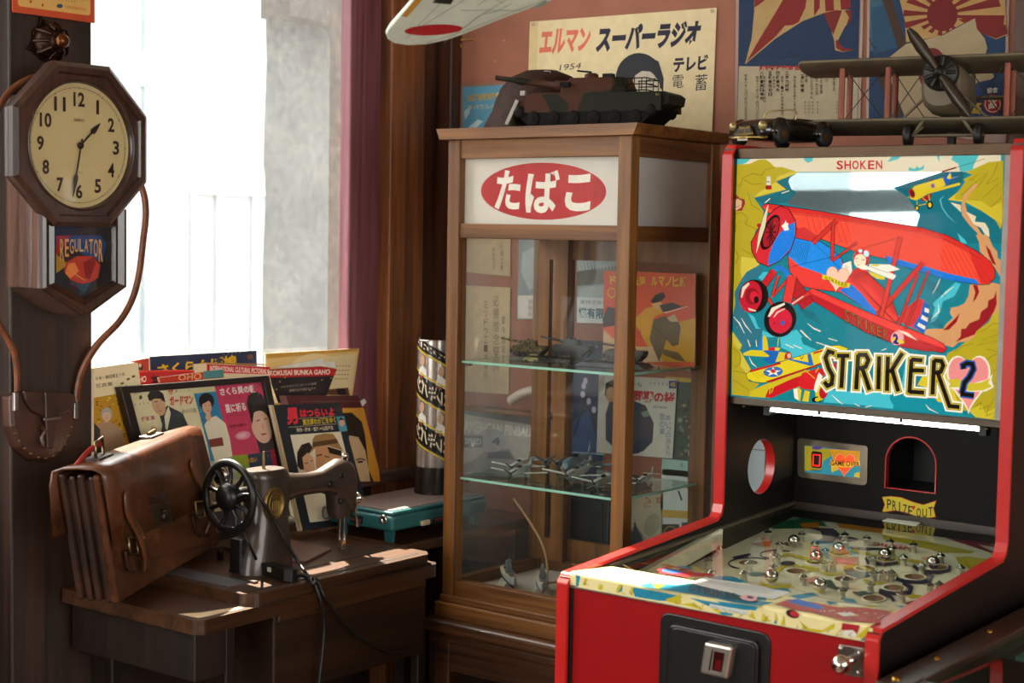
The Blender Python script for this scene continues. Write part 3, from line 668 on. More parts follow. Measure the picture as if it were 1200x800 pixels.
G.poly(A6((1050, 0), (860, 0), (800, 80), (720, 150), (640, 190), (560, 350), (420, 420), (560, 560), (690, 640), (800, 640), (855, 692), (1042, 716)), YEL)
G.poly(A6((400, 440), (440, 370), (480, 360), (640, 340), (720, 590), (560, 570), (480, 460)), '#d8c02c').poly(A6((800, 640), (900, 590), (930, 660), (1040, 600), (1040, 716), (855, 692)), '#c9b52c')
# wiggly contour lines on the land
for p in (A1((80, 310), (150, 355), (170, 290), (250, 255), (320, 270), (340, 230), (420, 205)), A1((180, 300), (240, 340), (320, 335)), A1((80, 575), (160, 560), (210, 600), (190, 650), (280, 690)), A1((210, 405), (240, 500), (310, 545)), A3((100, 100), (140, 170), (110, 230)), A3((160, 110), (230, 150), (290, 200)), A1((85, 590), (120, 680), (95, 760)),
          A5((95, 150), (150, 200), (150, 280), (100, 300)), A5((100, 330), (200, 350)), A5((100, 400), (220, 480)), A2((1030, 170), (1000, 260), (940, 340), (1040, 290)), A2((880, 260), (800, 310), (850, 300)), A2((920, 440), (1040, 330)), A2((975, 520), (1060, 440)), A2((745, 425), (830, 345), (950, 250), (880, 350), (780, 420)),
          A6((870, 130), (1040, 95), (900, 90), (1045, 40)), A6((690, 180), (760, 135), (830, 115)), A6((940, 160), (1040, 180), (930, 250)), A6((990, 330), (1045, 310)), A6((850, 610), (900, 575), (890, 630), (960, 600), (940, 680), (1025, 650), (985, 710)), A6((970, 610), (1000, 540)), A4((900, 760), (1000, 690), (1050, 700)), A6((1000, 430), (1045, 420), (1010, 480))): G.line(p, 0.45, '#5a4a08')
# lighthouse, face on the cliff
G.poly(A1((355, 345), (360, 280), (388, 280), (390, 345)), '#d9d2bd').poly(A1((348, 350), (395, 346), (398, 380), (350, 380)), RD3).ell(900.5, 207.5, 2.2, 1.2, '#c9c2ae').ell(900.5, 213, 2.2, 0.9, '#8f887a')
G.poly(A1((80, 440), (120, 420), (150, 450), (185, 455), (190, 490), (165, 545), (100, 550), (80, 500)), '#8f2a1c').poly(A1((85, 490), (130, 450), (165, 470), (160, 520), (110, 550), (85, 530)), '#d8ab80').line(A1((90, 500), (125, 520), (150, 500)), 0.6, '#7a4a30')
# smoke trail
G.poly(A2((850, 330), (790, 395), (765, 420), (745, 500), (750, 580), (810, 660), (870, 720), (885, 800), (985, 800), (900, 720), (850, 640), (790, 560), (775, 490), (810, 410), (880, 345)), TAN)
G.poly(A2((660, 480), (740, 500), (745, 560)), CRM).poly(A2((780, 550), (860, 590), (850, 630), (930, 640), (960, 690), (965, 750), (935, 740), (900, 680), (840, 650)), CRM)
G.poly(A4((858, 0), (885, 60), (890, 130), (1010, 260), (1055, 340), (1058, 200), (1030, 180), (1025, 130), (990, 90), (965, 30), (940, 0)), TAN)
G.poly(A4((812, 390), (800, 480), (770, 535), (720, 560), (665, 570), (655, 610), (680, 650), (630, 690), (600, 735), (540, 750), (465, 755), (520, 800), (740, 800), (810, 690), (960, 640), (1010, 620), (1052, 560), (1055, 390), (1000, 375)), TAN)
G.poly(A6((440, 10), (520, 0), (870, 0), (860, 50), (800, 100), (725, 105), (680, 145), (620, 130), (560, 90), (470, 60)), TAN)
for p in (A4((1018, 435), (1000, 490), (955, 515), (950, 565), (900, 600), (885, 660), (810, 690), (745, 780), (745, 800), (800, 800), (880, 740), (955, 670), (1000, 600), (1022, 540)), A4((835, 390), (870, 392), (885, 445), (860, 500), (835, 525), (855, 450)), A4((935, 80), (970, 120), (1018, 240), (985, 220), (955, 150)), A4((735, 610), (690, 660), (605, 745), (650, 740), (710, 680)), A6((745, 0), (740, 60), (700, 105), (780, 70), (850, 45), (875, 0))): G.poly(p, RD3)
# little yellow biplane, top right
G.poly(A2((240, 360), (560, 245), (760, 240), (740, 330), (520, 400), (420, 440), (310, 420)), '#185f6b')
G.line(A2((200, 362), (705, 208)), 1.8, '#7d1620').line(A2((705, 208), (930, 140)), 0.5, '#3a3a30')
G.poly(A2((335, 405), (380, 352), (600, 288), (628, 345), (500, 405), (395, 465), (350, 455)), '#d6bd1c')
G.line(A2((460, 410), (735, 335)), 3.0, '#d0b71e').poly(A2((600, 290), (660, 240), (690, 280), (740, 272), (660, 310), (625, 350)), '#1f58a8').poly(A2((630, 290), (660, 245), (670, 290), (735, 275), (650, 300)), '#d6bd1c')
G.ell(1069, 226.5, 3.4, 5.6, '#a51e1c', -20).ell(1069.5, 226.5, 2.0, 4.0, '#5e0d12', -20).poly(A2((425, 450), (520, 405), (500, 460), (440, 470)), '#9b1b20')
for p in (A2((400, 470), (400, 510)), A2((440, 440), (480, 480)), A2((410, 505), (480, 490)), A2((490, 420), (500, 470)), A2((295, 455), (340, 440))): G.line(p, 1.0, '#c2aa1b')
G.ell(1075, 243.6, 2.7, 3.4, INK).ell(1075, 243.8, 1.5, 2.1, '#d6bd1c').ell(1090, 240, 3.7, 4.8, INK).ell(1090, 240, 2.0, 2.8, '#d6bd1c').ell(1093.5, 217.7, 2.4, 2.6, '#1f58a8').ell(1093.5, 217.7, 1.2, 1.3, '#c02020').ell(1091, 211, 1.6, 1.6, '#8a1a1c')
# big red biplane ------------------------------------------------
for a, b, w in (((936.5, 249), (936.5, 270), 4), ((939, 250), (948, 272), 4)): G.line([a, b], w, RD2)
wing = [(893, 242), (897, 239.5), (901, 239), (960, 247.5), (1015, 257), (1080, 267), (1110, 276), (1144, 294), (1160, 306), (1166, 316), (1166, 325), (1159, 332.5), (1148, 333), (1090, 320), (1039, 303), (1007, 296), (950, 275), (925, 262), (905, 252)]
G.line(wing, 1.8, INK, True).poly(wing, '#ef4a31').poly([(893, 242), (897, 239.5), (901, 239), (960, 247.5), (1015, 257), (1080, 267), (1110, 276), (1144, 294), (1162, 308), (1140, 296), (1105, 280), (1080, 272), (1015, 262), (960, 253), (905, 246)], '#d52a24')
G.poly([(1135, 293), (1160, 306), (1166, 316), (1166, 325), (1159, 332.5), (1150, 332)], '#d82a22')
for i in range(34):
    t = i / 33; x0 = 945 + 210 * t; y0 = 251 + 10 * t + 40 * t ** 2.4; x1 = x0 + 6 + 22 * t; y1 = min(276 + (x1 - 950) * 0.28 - 2, 331)
    if x1 < 1163: G.line([(x0, y0), (x1, y1)], 0.4, '#b0201c'); G.k -= 1
G.k += 1
G.line([(905, 248), (960, 254), (1015, 263), (1080, 273), (1110, 282), (1150, 303)], 0.5, '#7a1010')
G.line(A4((155, 165), (165, 210), (400, 280), (640, 350), (890, 390)), 1.0, INK).poly(A4((155, 162), (215, 180), (400, 232), (480, 250), (640, 300), (820, 340), (855, 345), (890, 388), (640, 352), (400, 275), (170, 215)), BLU)
# fuselage
G.poly([(933, 268), (943, 266), (955, 274), (962, 279), (950, 287), (933, 280)], '#cf2a28')
fus = [(924, 300), (932, 279), (950, 283), (958, 281), (972, 290), (986, 303), (990, 314), (1000, 327), (1018, 321), (1042, 344), (1053, 372), (1048, 381), (1033, 372), (985, 342), (953, 338), (938, 334), (926, 318)]
G.line(fus, 1.6, INK, True).poly(fus, '#e8382d').poly([(932, 279), (950, 283), (958, 281), (972, 290), (986, 303), (988, 313), (972, 324), (950, 316), (938, 312), (924, 300)], '#1687de')
for i in range(9): G.line([(932 + i * 2.2, 281 + i * 0.6), (926 + i * 2.2, 299 + i * 1.3)], 0.5, '#0d3f77'); G.k -= 1
G.k += 1
G.poly(A3((925, 432), (1025, 388), (1110, 470), (1200, 590), (1200, 625)), BLU).poly(A4((0, 505), (88, 605), (82, 640), (0, 585)), BLU)
G.poly([(1018, 321), (1042, 344), (1053, 372), (1046, 366), (1020, 335), (1008, 330)], '#d02a24').line([(1005, 331), (1050, 378)], 0.7, INK)
# cowling
cow = [(884, 279), (890, 267), (902, 252), (909, 245), (915.5, 242), (924, 245), (932, 258), (933, 268), (932, 277), (926, 293), (914, 305), (900.5, 311.7), (888.5, 306.5), (882, 294.5), (881, 284)]
G.line(cow, 2.0, INK, True).poly(cow, '#d0222c').poly([(932, 260), (924.5, 264), (914, 273), (906.5, 285), (901.5, 299), (900.5, 311), (914, 305), (926, 292), (932, 277)], '#1678d6')
G.ell(903, 272, 9, 22, '#1f0a0c', 22).ell(904, 272, 7, 18.5, '#a3131f', 22)
for a in range(0, 180, 36): G.line([(904 + 6 * math.cos(R(a)), 272 + 15 * math.sin(R(a))), (904 - 6 * math.cos(R(a)), 272 - 15 * math.sin(R(a)))], 1.6, '#4a0a10'); G.k -= 1
G.k += 1
G.poly(A1((475, 665), (500, 640), (510, 620), (515, 645), (530, 640), (525, 665), (535, 695), (500, 702)), '#f4e6d2')
G.poly([(900, 239.5), (901, 241), (897, 266), (888, 293), (886, 298), (889, 275), (894, 256)], '#d9cfa6').line([(900, 239.5), (894, 256), (889, 275), (886, 298)], 0.6, '#4a3a20').ell(890, 264, 2.6, 2.4, '#b01a24')
# tail
G.poly([(1050, 375), (1064.5, 359), (1074, 351), (1080, 350), (1088.5, 356), (1088, 372.5), (1083, 390.5), (1070, 384)], '#d12527').poly(A4((455, 518), (495, 545), (485, 690), (455, 775), (368, 715), (428, 620)), '#145fb4')
for p in (A4((462, 568), (495, 582), (492, 612), (458, 600)), A4((440, 625), (488, 650), (482, 680), (430, 655)), A4((412, 685), (468, 715), (460, 742), (402, 710))): G.poly(p, '#e6dfcc')
# lower wing
lw = [(948, 340), (953, 338), (1015, 365), (1060, 383), (1093, 396), (1106, 403), (1109.5, 409), (1105, 413), (1095, 411), (1085, 411), (1057, 406), (1015, 389), (985, 372), (968, 361), (955, 353), (949, 346)]
G.line(lw, 1.6, INK, True).poly(lw, '#be1620').poly([(948, 340), (953, 338), (1015, 365), (1060, 383), (1093, 396), (1106, 403), (1109.5, 409), (1098, 405), (1050, 388), (1010, 371), (952, 344)], '#ea3a32')
G.poly(A6((240, 5), (330, 30), (410, 95), (320, 55)), '#e9cdb8')
for i, ch in enumerate('STRIKER'):
    x = 989.5 + i * 7.6; y = 361.5 + i * 3.9
    nw = ch == 'I'
    G.htext(ch, x + (2 if nw else 0), y, 2.6 if nw else 6.2, 15.5 - i * 0.5, INK, 0.45, 0.03); G.htext(ch, x + (2.6 if nw else 0.8), y + 0.9, 1.4 if nw else 4.8, 13.5 - i * 0.5, '#a0741e', 0.45, -0.012)
G.ell(1052, 396, 7.5, 8.5, '#e8a09a', 25).poly(A6((205, 65), (250, 80), (305, 100), (290, 120), (240, 105), (205, 90)), '#d8bf2a').htext('2', 1047, 390, 6.5, 12, '#24186a', 0.3, 0.06)
# struts
def strut(a, b, w, c='#d42a20'): G.line([a, b], w + 1.3, INK); G.line([a, b], w, c)
strut((981.5, 258), (953, 285), 4.6); strut((977, 262), (975.5, 305), 3.4); strut((1005, 284), (975.5, 306), 2.2)
strut((1076, 321), (1053, 381), 2.6); strut((1089, 317), (1061, 386), 1.8); strut((1083, 307), (1029, 369), 5.2); strut((1056, 277), (1033, 371), 4.6, '#e03426')
G.line([(925, 313), (980, 300), (1056, 278)], 0.5, INK).line([(955, 285), (1050, 378)], 0.4, INK)
# undercarriage
strut((927, 330), (948, 358), 16, '#b4141c'); strut((908, 317), (888, 345), 7.5, '#c51a22'); strut((925, 326), (905, 348), 2.4); strut((913, 323), (906, 345), 2.4); strut((929, 323), (923, 354), 10, '#df332c'); strut((949, 343), (929, 356), 4.6, '#d62c28'); strut((885, 347), (902, 350), 2.4); strut((901, 349), (906, 358), 3)
G.poly(A3((415, 250), (470, 240), (540, 290), (520, 335), (470, 270), (430, 285)), BLU).line([(929, 356), (942, 347)], 1.2, '#e9d9be')
G.ell(884, 347, 17.2, 19.8, INK, 8).ell(880.5, 347.5, 13.0, 18.6, '#c2122a', 8).ell(882, 347, 8, 10, '#8e0e1c').ell(884.5, 347.5, 5, 6.5, '#d01a30').ell(887, 351, 3, 4, INK).poly(A3((160, 490), (170, 410), (220, 372), (228, 385), (190, 430), (170, 490)), '#e4cfb4').poly(A3((215, 570), (280, 590), (275, 600), (225, 590)), '#e4cfb4')
G.ell(915, 374, 18.8, 21.2, INK, 20).ell(915.5, 375.5, 13.4, 14.8, '#cf1733', 15).poly(A3((370, 640), (400, 570), (500, 530), (505, 545), (430, 585), (385, 640)), '#e4d9c0').poly(A3((415, 640), (440, 600), (505, 572), (505, 580), (450, 610), (420, 645)), '#e9c7b4').ell(917.8, 378, 2.3, 3.1, '#1f58a8').ell(908, 378.5, 1, 1.4, '#7a0f1c')
# heart badge + pilot
G.poly(A4((0, 310), (140, 420), (60, 420), (0, 370)), '#d92c26')
G.poly(A4((30, 228), (190, 232), (272, 270), (180, 290), (242, 318), (215, 352), (80, 300), (20, 272)), '#eee6d2').poly(A4((25, 235), (110, 228), (100, 245), (60, 245)), '#d6c22c').poly(A4((20, 280), (150, 330), (150, 352), (90, 345), (40, 315)), '#d6c22c').line(A4((30, 245), (180, 300)), 0.4, '#6a5a4a')
G.ell(1008, 322, 10.5, 8.5, '#d22a22', -15).ell(1008, 322, 10.5, 3, '#b41c1c', -15).ell(1010, 303, 9.6, 10.5, '#cf2520').ell(1016, 297, 3, 4, '#bfe6ee', -20).ell(1009, 294, 2.4, 2, '#bfe6ee').ell(1008.5, 305.5, 7, 8.2, '#f1dcb6', 12).line([(1003, 303), (1006, 302.5)], 0.8, INK).line([(1011, 304), (1014, 304.5)], 0.8, INK).line([(1005, 310.5), (1009, 311)], 0.6, '#7a3020').ell(1013, 313, 6, 3, '#eee6d2', 10)
G.poly(A3((945, 265), (960, 225), (1020, 205), (1030, 285), (1000, 330), (960, 300)), '#ede2cc').line(A3((975, 240), (1000, 260)), 0.5, '#6a5a4a').line(A3((965, 265), (995, 280)), 0.5, '#6a5a4a')
heart = lambda cx, cy, w, h, rot=0: [(cx + (16 * math.sin(t) ** 3 * math.cos(rot) / 17 * w / 2 - (-(13 * math.cos(t) - 5 * math.cos(2 * t) - 2 * math.cos(3 * t) - math.cos(4 * t)) / 15 * h / 2) * math.sin(rot)), cy + (16 * math.sin(t) ** 3 * math.sin(rot) / 17 * w / 2 + (-(13 * math.cos(t) - 5 * math.cos(2 * t) - 2 * math.cos(3 * t) - math.cos(4 * t)) / 15 * h / 2) * math.cos(rot))) for t in [2 * math.pi * i / 40 for i in range(40)]]
G.line(heart(982, 325, 28, 30, 0.12), 0.8, '#8a4a30', True).poly(heart(982, 325, 28, 30, 0.12), '#f2c3a6')
G.poly(A3((795, 308), (860, 325), (940, 370), (1015, 378), (1005, 415), (930, 405), (850, 355), (795, 345)), '#d9c51e')
for i, ch in enumerate('STRIKER'): G.htext(ch, 967.5 + i * 3.9 + (1 if ch == 'I' else 0), 323.5 + 1.3 * i, 0.9 if ch == 'I' else 3.2, 4.8, '#4a3c06', 0.25)
# lower-left yellow biplane ------------------------------------------------
G.poly(A5((325, 45), (345, 60), (330, 165), (290, 165)), BLU).poly(A5((330, 60), (345, 45), (365, 80), (378, 175), (330, 172)), '#d3bd22').poly(A5((180, 190), (240, 165), (340, 170), (395, 205), (370, 220), (180, 208)), '#d3bd22').poly(A5((330, 170), (400, 165), (470, 180), (430, 260), (390, 275), (330, 240), (390, 215)), '#185fae').poly(A5((430, 260), (460, 180), (530, 190), (560, 225), (490, 250)), '#d3bd22').line(A5((455, 70), (448, 140)), 1.0, '#c9b51e').poly(A5((375, 150), (420, 140), (425, 172), (378, 170)), '#c01c22').poly(A5((430, 145), (470, 150), (455, 172), (425, 170)), '#d3bd22')
G.poly(A5((500, 240), (505, 200), (530, 175), (560, 200), (555, 230)), '#b81c22').ell(925.6, 416.6, 2.2, 2.8, '#e0b58a')
low = A5((225, 530), (235, 490), (300, 455), (560, 345), (700, 320), (690, 470), (560, 440), (400, 540))
G.poly(low, '#c8b41c').poly(A5((350, 535), (375, 475), (560, 390), (760, 320), (900, 260), (910, 300), (760, 400), (560, 470), (400, 540)), '#c2161e')
G.poly(A5((570, 470), (620, 460), (610, 560), (580, 540)), '#e8dfcb').poly(A5((600, 450), (635, 480), (625, 565), (612, 560)), '#d3bd22').poly(A5((660, 480), (700, 490), (690, 570), (640, 565)), '#d3bd22')
G.poly(A5((640, 345), (760, 310), (800, 400), (760, 480), (640, 470), (600, 430)), '#d21a20')
uw = A5((203, 355), (232, 335), (700, 190), (800, 155), (880, 133), (930, 130), (1000, 155), (900, 230), (720, 300), (400, 412), (330, 420), (260, 412), (215, 390))
G.line(uw, 1.2, INK, True).poly(uw, '#dcc71d').poly(A5((232, 322), (470, 262), (475, 275), (232, 342)), '#b81c22').poly(A5((725, 185), (880, 138), (885, 152), (730, 198)), '#b81c22').poly(A5((350, 412), (720, 290), (890, 225), (900, 240), (720, 302), (400, 418)), '#a8161c')
G.poly(A5((525, 240), (545, 235), (690, 262), (680, 200), (705, 192), (730, 285), (700, 290)), '#1a62b4').htext('V', 938, 417, 5, 4, INK)
G.ell(907, 435.5, 11.4, 6.0, '#1f63b0', -5)
G.poly([(907 + (11 if i % 2 == 0 else 4.4) * math.sin(2 * math.pi * i / 10) * 0.92, 435.5 - (11 if i % 2 == 0 else 4.4) * math.cos(2 * math.pi * i / 10) * 0.52) for i in range(10)], '#e8e2d2').ell(907, 434.5, 3.0, 2.3, '#cc1c24')
for i in range(9): G.line(A5((250 + i * 24, 345 - i * 7), (300 + i * 24, 385 - i * 7)), 0.3, '#8a7a10'); G.k -= 1
G.k += 1
for p in (A5((395, 420), (385, 510)), A5((435, 405), (400, 500)), A5((660, 320), (740, 390)), A5((770, 300), (745, 340))): G.line(p, 1.0, '#c9b51e')
G.ell(963, 458, 6.5, 11, '#d3bd22', 10).ell(966, 459, 5, 8, '#b81820', 10).poly(A5((740, 430), (770, 340), (800, 370), (775, 440), (755, 500), (730, 480)), '#ece2ce').poly(A5((715, 545), (760, 525), (790, 575), (720, 572)), INK).ell(959, 468, 3, 2.4, '#c9b51e')
# foam strokes
for p in (A3((105, 640), (150, 690), (190, 770)), A3((165, 650), (200, 710), (245, 765)), A3((680, 690), (730, 730), (785, 750)), A3((625, 745), (680, 800)), A5((215, 85), (235, 140)), A5((280, 90), (285, 140)), A5((225, 220), (250, 270), (285, 300)), A5((510, 120), (575, 150)), A5((570, 125), (640, 155)), A5((630, 10), (710, 90)), A5((730, 0), (785, 22)), A5((750, 105), (830, 132)), A5((845, 75), (915, 95)), A5((870, 515), (920, 560), (960, 592)), A6((470, 590), (500, 625), (570, 660)), A6((125, 170), (165, 155)), A4((585, 340), (560, 400), (525, 460)), A4((690, 405), (630, 450), (590, 490)), A4((570, 540), (575, 600), (515, 660)), A1((350, 485), (390, 450)), A1((480, 410), (540, 390)), A2((615, 430), (585, 460), (600, 520), (640, 580), (690, 630)), A5((1050, 585), (1090, 605)), A6((0, 612), (50, 600))):
    G.line(p, [0.5] + [1.5] * (len(p) - 2) + [0.5] if len(p) > 2 else 1.0, '#e3dcc4' if p[0][1] > 280 or p[0][0] < 960 else '#55b3b8')
for ox, oy in ((940, 358), (1085, 365), (1085, 325)):
    for i in range(8): G.line([(ox - 4 + i * 1.2, oy + i * 1.8), (ox + 16 + i * 1.2, oy + 9 + i * 1.8)], 0.35, '#143a40'); G.k -= 1
    G.k += 1
# STRIKER 2 logo: white, ink, yellow, black strokes
def seg(*p): return cz(840, 320, p, 3.3333)
Sx = [seg((462, 312), (440, 305), (428, 330), (440, 370), (456, 400), (452, 432), (436, 440), (424, 424))]
letters = [Sx[0], seg((474, 322), (520, 322)), seg((497, 322), (490, 446)), seg((548, 452), (556, 318)), seg((556, 318), (585, 318), (596, 338), (585, 365), (556, 372)), seg((572, 372), (600, 455)),
           seg((638, 325), (634, 452)), seg((672, 326), (668, 458)), seg((728, 312), (680, 388)), seg((688, 376), (712, 460)), seg((764, 336), (756, 465)), seg((764, 336), (806, 340)), seg((760, 378), (812, 380)), seg((756, 462), (812, 466)),
           seg((846, 472), (852, 340)), seg((852, 340), (880, 342), (888, 360), (878, 384), (852, 388)), seg((866, 388), (912, 518), (950, 522))]
for wd, c in ((13.0, '#efe8d4'), (8.6, INK), (7.6, '#c8b22a'), (5.0, INK), (4.2, '#1b1210')):
    k0 = G.k
    for L in letters:
        G.k = k0
        e = max(0.0, (wd - 4.2) / 2)
        a, b = V(L[0]), V(L[1]); c_, d_ = V(L[-1]), V(L[-2])
        L2 = [tuple(a + (a - b).normalized() * e)] + list(L[1:-1]) + [tuple(c_ + (c_ - d_).normalized() * e)]
        G.line(L2, wd, c)
    G.k = k0 + 1
hc = (1136, 444)
G.poly(heart(hc[0], hc[1] + 1, 55, 72), '#e9dfc4').poly(heart(hc[0], hc[1] + 0.5, 50, 66), '#e88a86')
G.poly(A6((625, 395), (720, 415), (840, 425), (960, 392), (995, 350), (985, 400), (1005, 455), (940, 490), (820, 492), (660, 465), (640, 440)), '#e9dfc4').poly(A6((640, 400), (720, 388), (800, 425), (900, 420), (975, 385), (960, 425), (990, 452), (920, 480), (820, 485), (720, 455), (650, 458), (665, 430)), '#c9b52c')
two = A6((770, 315), (765, 285), (795, 268), (835, 275), (845, 315), (815, 375), (775, 420), (755, 505))
base2 = A6((742, 508), (850, 522))
for wd, c in ((8.2, INK), (7.4, '#1d62b8'), (5.0, '#17100e')):
    G.line(two, wd, c); G.k -= 1; G.line(base2, wd, c)
# maker's name
for i, ch in enumerate('SHOKEN'):
    G.htext(ch, 981.5 + i * 9.2, 188.2 - i * 0.05, 7.6, 10.4, '#c01726', 0, 0.02)
G.build('artwork', m_lit, bgl)
Print.EPS = 0.00004
# silvered area of the glass that mirrors the room
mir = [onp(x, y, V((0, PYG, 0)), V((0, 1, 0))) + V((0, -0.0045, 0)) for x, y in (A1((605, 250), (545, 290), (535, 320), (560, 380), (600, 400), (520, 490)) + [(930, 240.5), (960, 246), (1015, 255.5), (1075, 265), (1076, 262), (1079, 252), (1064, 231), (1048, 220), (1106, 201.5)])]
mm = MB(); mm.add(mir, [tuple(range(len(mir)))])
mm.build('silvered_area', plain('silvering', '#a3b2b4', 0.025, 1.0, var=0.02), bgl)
MB().box((gx0 - 0.002, PYG - 0.0085, zg0 - 0.002), (gx1 + 0.002, PYG - 0.0065, zg1 + 0.002)).build('cover_glass', glass('cover_glass', (0.99, 0.99, 0.99), ior=1.14), pm)

# ------------------------------------------------------------------ map panel: lip + top
m_map = printed('map_ink', 0.35, var=0.05)
zl1 = at(840, 703, 'Y', PYF + 0.002).z
LIP = (0, PYF + 0.002, 0); TOPP = V((0, PYF + 0.008, zl1 + 0.003)); tb = V((0, GL0.y + 0.002, GL0.z + 0.004)); TN = V((0, -(tb.z - TOPP.z), tb.y - TOPP.y)).normalized()
pnl = MB().prism([(PYF + 0.002, ZL + 0.004), (PYF + 0.002, zl1 - 0.003), (PYF + 0.0035, zl1 + 0.001), (TOPP.y, TOPP.z), (tb.y, tb.z), (tb.y, tb.z - 0.008), (PYF + 0.02, ZL + 0.004)], 'X', XI0 + 0.0005, XI1 - 0.0005).build('map_panel', plain('map_cream', '#d8cc94', 0.35, var=0.06, spec=0.3), pm)
B7 = lambda *p: cz(660, 620, p, 5.0); B8 = lambda *p: cz(840, 640, p, 5.0)
MT = Print(TOPP, TN)
sea, yl, rdm = '#1d7f9c', '#b9a91f', '#a8362f'
for p in (B7((430, 330), (520, 310), (660, 325), (720, 320), (830, 300), (1000, 315), (1180, 350), (1190, 420), (1000, 400), (880, 400), (700, 370), (560, 350)), B7((880, 275), (980, 275), (1060, 310), (1000, 318), (900, 300)), B7((400, 180), (440, 172), (470, 180), (420, 192)), B7((660, 215), (720, 215), (760, 232), (690, 230)), B8((0, 170), (100, 180), (200, 215), (60, 200)),
          B8((330, 245), (420, 250), (440, 270), (370, 275)), B8((430, 290), (560, 270), (600, 290), (480, 310)), B8((640, 320), (720, 330), (660, 345)), B8((720, 300), (800, 310), (830, 335), (760, 330)), B8((1040, 345), (1150, 355), (1080, 362)), B8((0, 275), (120, 300), (240, 320), (330, 330), (380, 320), (240, 350), (100, 330), (0, 305))): MT.poly(p, sea)
for p in (B7((520, 318), (600, 325), (560, 350), (540, 345)), B7((590, 200), (660, 220), (620, 230)), B8((330, 205), (480, 245), (380, 235)), B8((850, 345), (950, 352), (900, 362)), B8((1000, 370), (1060, 375), (1020, 385)), B8((330, 330), (380, 335), (350, 350)), B7((750, 215), (830, 245), (780, 240)), B8((560, 250), (640, 265), (600, 272))): MT.poly(p, yl)
for p in (B7((260, 205), (420, 190), (520, 210), (600, 250)), B7((330, 200), (450, 260), (560, 270)), B7((180, 200), (280, 215)), B8((420, 240), (600, 300), (800, 340), (1000, 360)), B8((880, 310), (980, 350)), B7((700, 300), (850, 270)), B8((650, 320), (700, 350))): MT.line(p, 0.5, '#5b5020')
# red biplane sketch and the big red and blue print
MT.poly(B7((545, 240), (600, 225), (700, 250), (860, 262), (890, 275), (800, 280), (700, 275), (590, 262)), '#b02a30').poly(B7((580, 235), (640, 237), (720, 258), (640, 262), (580, 250)), '#2a5fae').line(B7((575, 210), (660, 225), (760, 250)), 1.2, '#b02a30').line(B7((560, 258), (740, 282)), 1.2, '#a0242a')
MT.poly(B7((740, 320), (830, 285), (1190, 360), (1125, 412)), '#c9cdc6').poly(B8((0, 200), (60, 205), (430, 272), (330, 316), (0, 250)), '#c9cdc6')
for i in range(5): MT.line([(818 + i * 4, 681.5 + i * 1.0 - 1.2 * i), (900 + i * 3, 696 - 1.6 * i + i * 0.6)], 0.35, '#6f7473'); MT.k -= 1
MT.k += 1
MT.poly(B8((350, 340), (420, 315), (560, 330), (700, 360), (880, 365), (1010, 385), (1035, 400), (985, 420), (960, 455), (880, 450), (730, 435), (560, 390), (430, 370)), rdm).poly(B8((410, 325), (470, 312), (560, 335), (640, 365), (600, 375), (480, 350)), '#2a63b8').poly(B8((700, 395), (780, 390), (830, 410), (740, 415)), '#cfd2c6').poly(B8((700, 335), (840, 350), (860, 362), (720, 350)), '#d4d2bc')
for i in range(34):
    x = random.uniform(960, 1036); y = 640 + 5 * 0; t = (x - 960) / 76; y = random.uniform(713 + t * 5, 722 + t * 7)
    MT.ell(x, y, random.uniform(0.8, 2.4), random.uniform(0.4, 1.0), random.choice(['#cfd2c6', '#2f7fa8', '#b9a91f', '#d8cc94', '#7a2424']), -10, 8)
MT.text('STRIKER', [(808, 687), (866, 698), (870, 706), (806, 694)], '#3c2c10', 0.01).ell(877, 702.5, 10, 3.6, '#d9a9ab', 8).ell(879, 702, 4, 1.6, '#3a2a4a', 8)
MT.build('map_print', m_map, pnl)
ML = Print(LIP, (0, -1, 0)); ML.poly([(676, 675), (1023, 736), (1021, 753), (676, 687.5)], '#d8cc94')
for p in (B7((75, 268), (100, 275), (90, 335), (75, 332)), B7((400, 338), (560, 365), (700, 395), (640, 420), (560, 418), (480, 405), (420, 395)), B7((740, 400), (900, 430), (1000, 455), (960, 475), (900, 465), (840, 445)), B8((0, 320), (240, 355), (230, 375), (150, 370), (40, 350)), B7((315, 345), (350, 325), (345, 360), (325, 370)), B8((345, 420), (355, 455), (335, 450)), B7((910, 480), (1000, 495), (990, 505), (930, 500)), B8((860, 500), (880, 555), (845, 550))): ML.poly(p, sea)
for p in (B7((128, 285), (142, 290), (130, 330), (120, 325)), B7((215, 320), (235, 330), (225, 355), (205, 350)), B7((330, 320), (350, 325), (320, 375), (310, 360)), B7((600, 410), (690, 380), (690, 440), (620, 425)), B7((690, 440), (760, 430), (830, 470), (800, 468), (740, 448)), B7((860, 440), (910, 460), (925, 500), (880, 470)), B7((400, 340), (412, 340), (408, 388), (395, 385)), B8((270, 390), (310, 435), (265, 440)), B8((485, 435), (540, 480), (620, 490), (690, 450), (690, 480), (600, 505), (520, 490)), B8((830, 520), (890, 465), (890, 510), (850, 545)), B8((340, 385), (365, 440), (345, 430)), B8((395, 400), (400, 460), (375, 460)), B7((1110, 480), (1130, 530), (1090, 510))): ML.poly(p, yl)
ML.poly(B8((738, 448), (840, 462), (825, 510), (730, 490)), '#9b1720').poly(B8((735, 490), (800, 490), (820, 510), (810, 530), (735, 520)), '#cfccc0').ell(929, 719, 8, 4.5, '#2a0c10', 20).ell(931, 719, 5, 3, '#b0202c', 20)
ML.poly(B7((862, 435), (1082, 478), (1078, 502), (858, 458)), '#c3c8c2').text('AREA 174 - TOWN 27', [(834, 709), (874, 718), (873, 720.5), (833, 711.5)], '#6f7473')
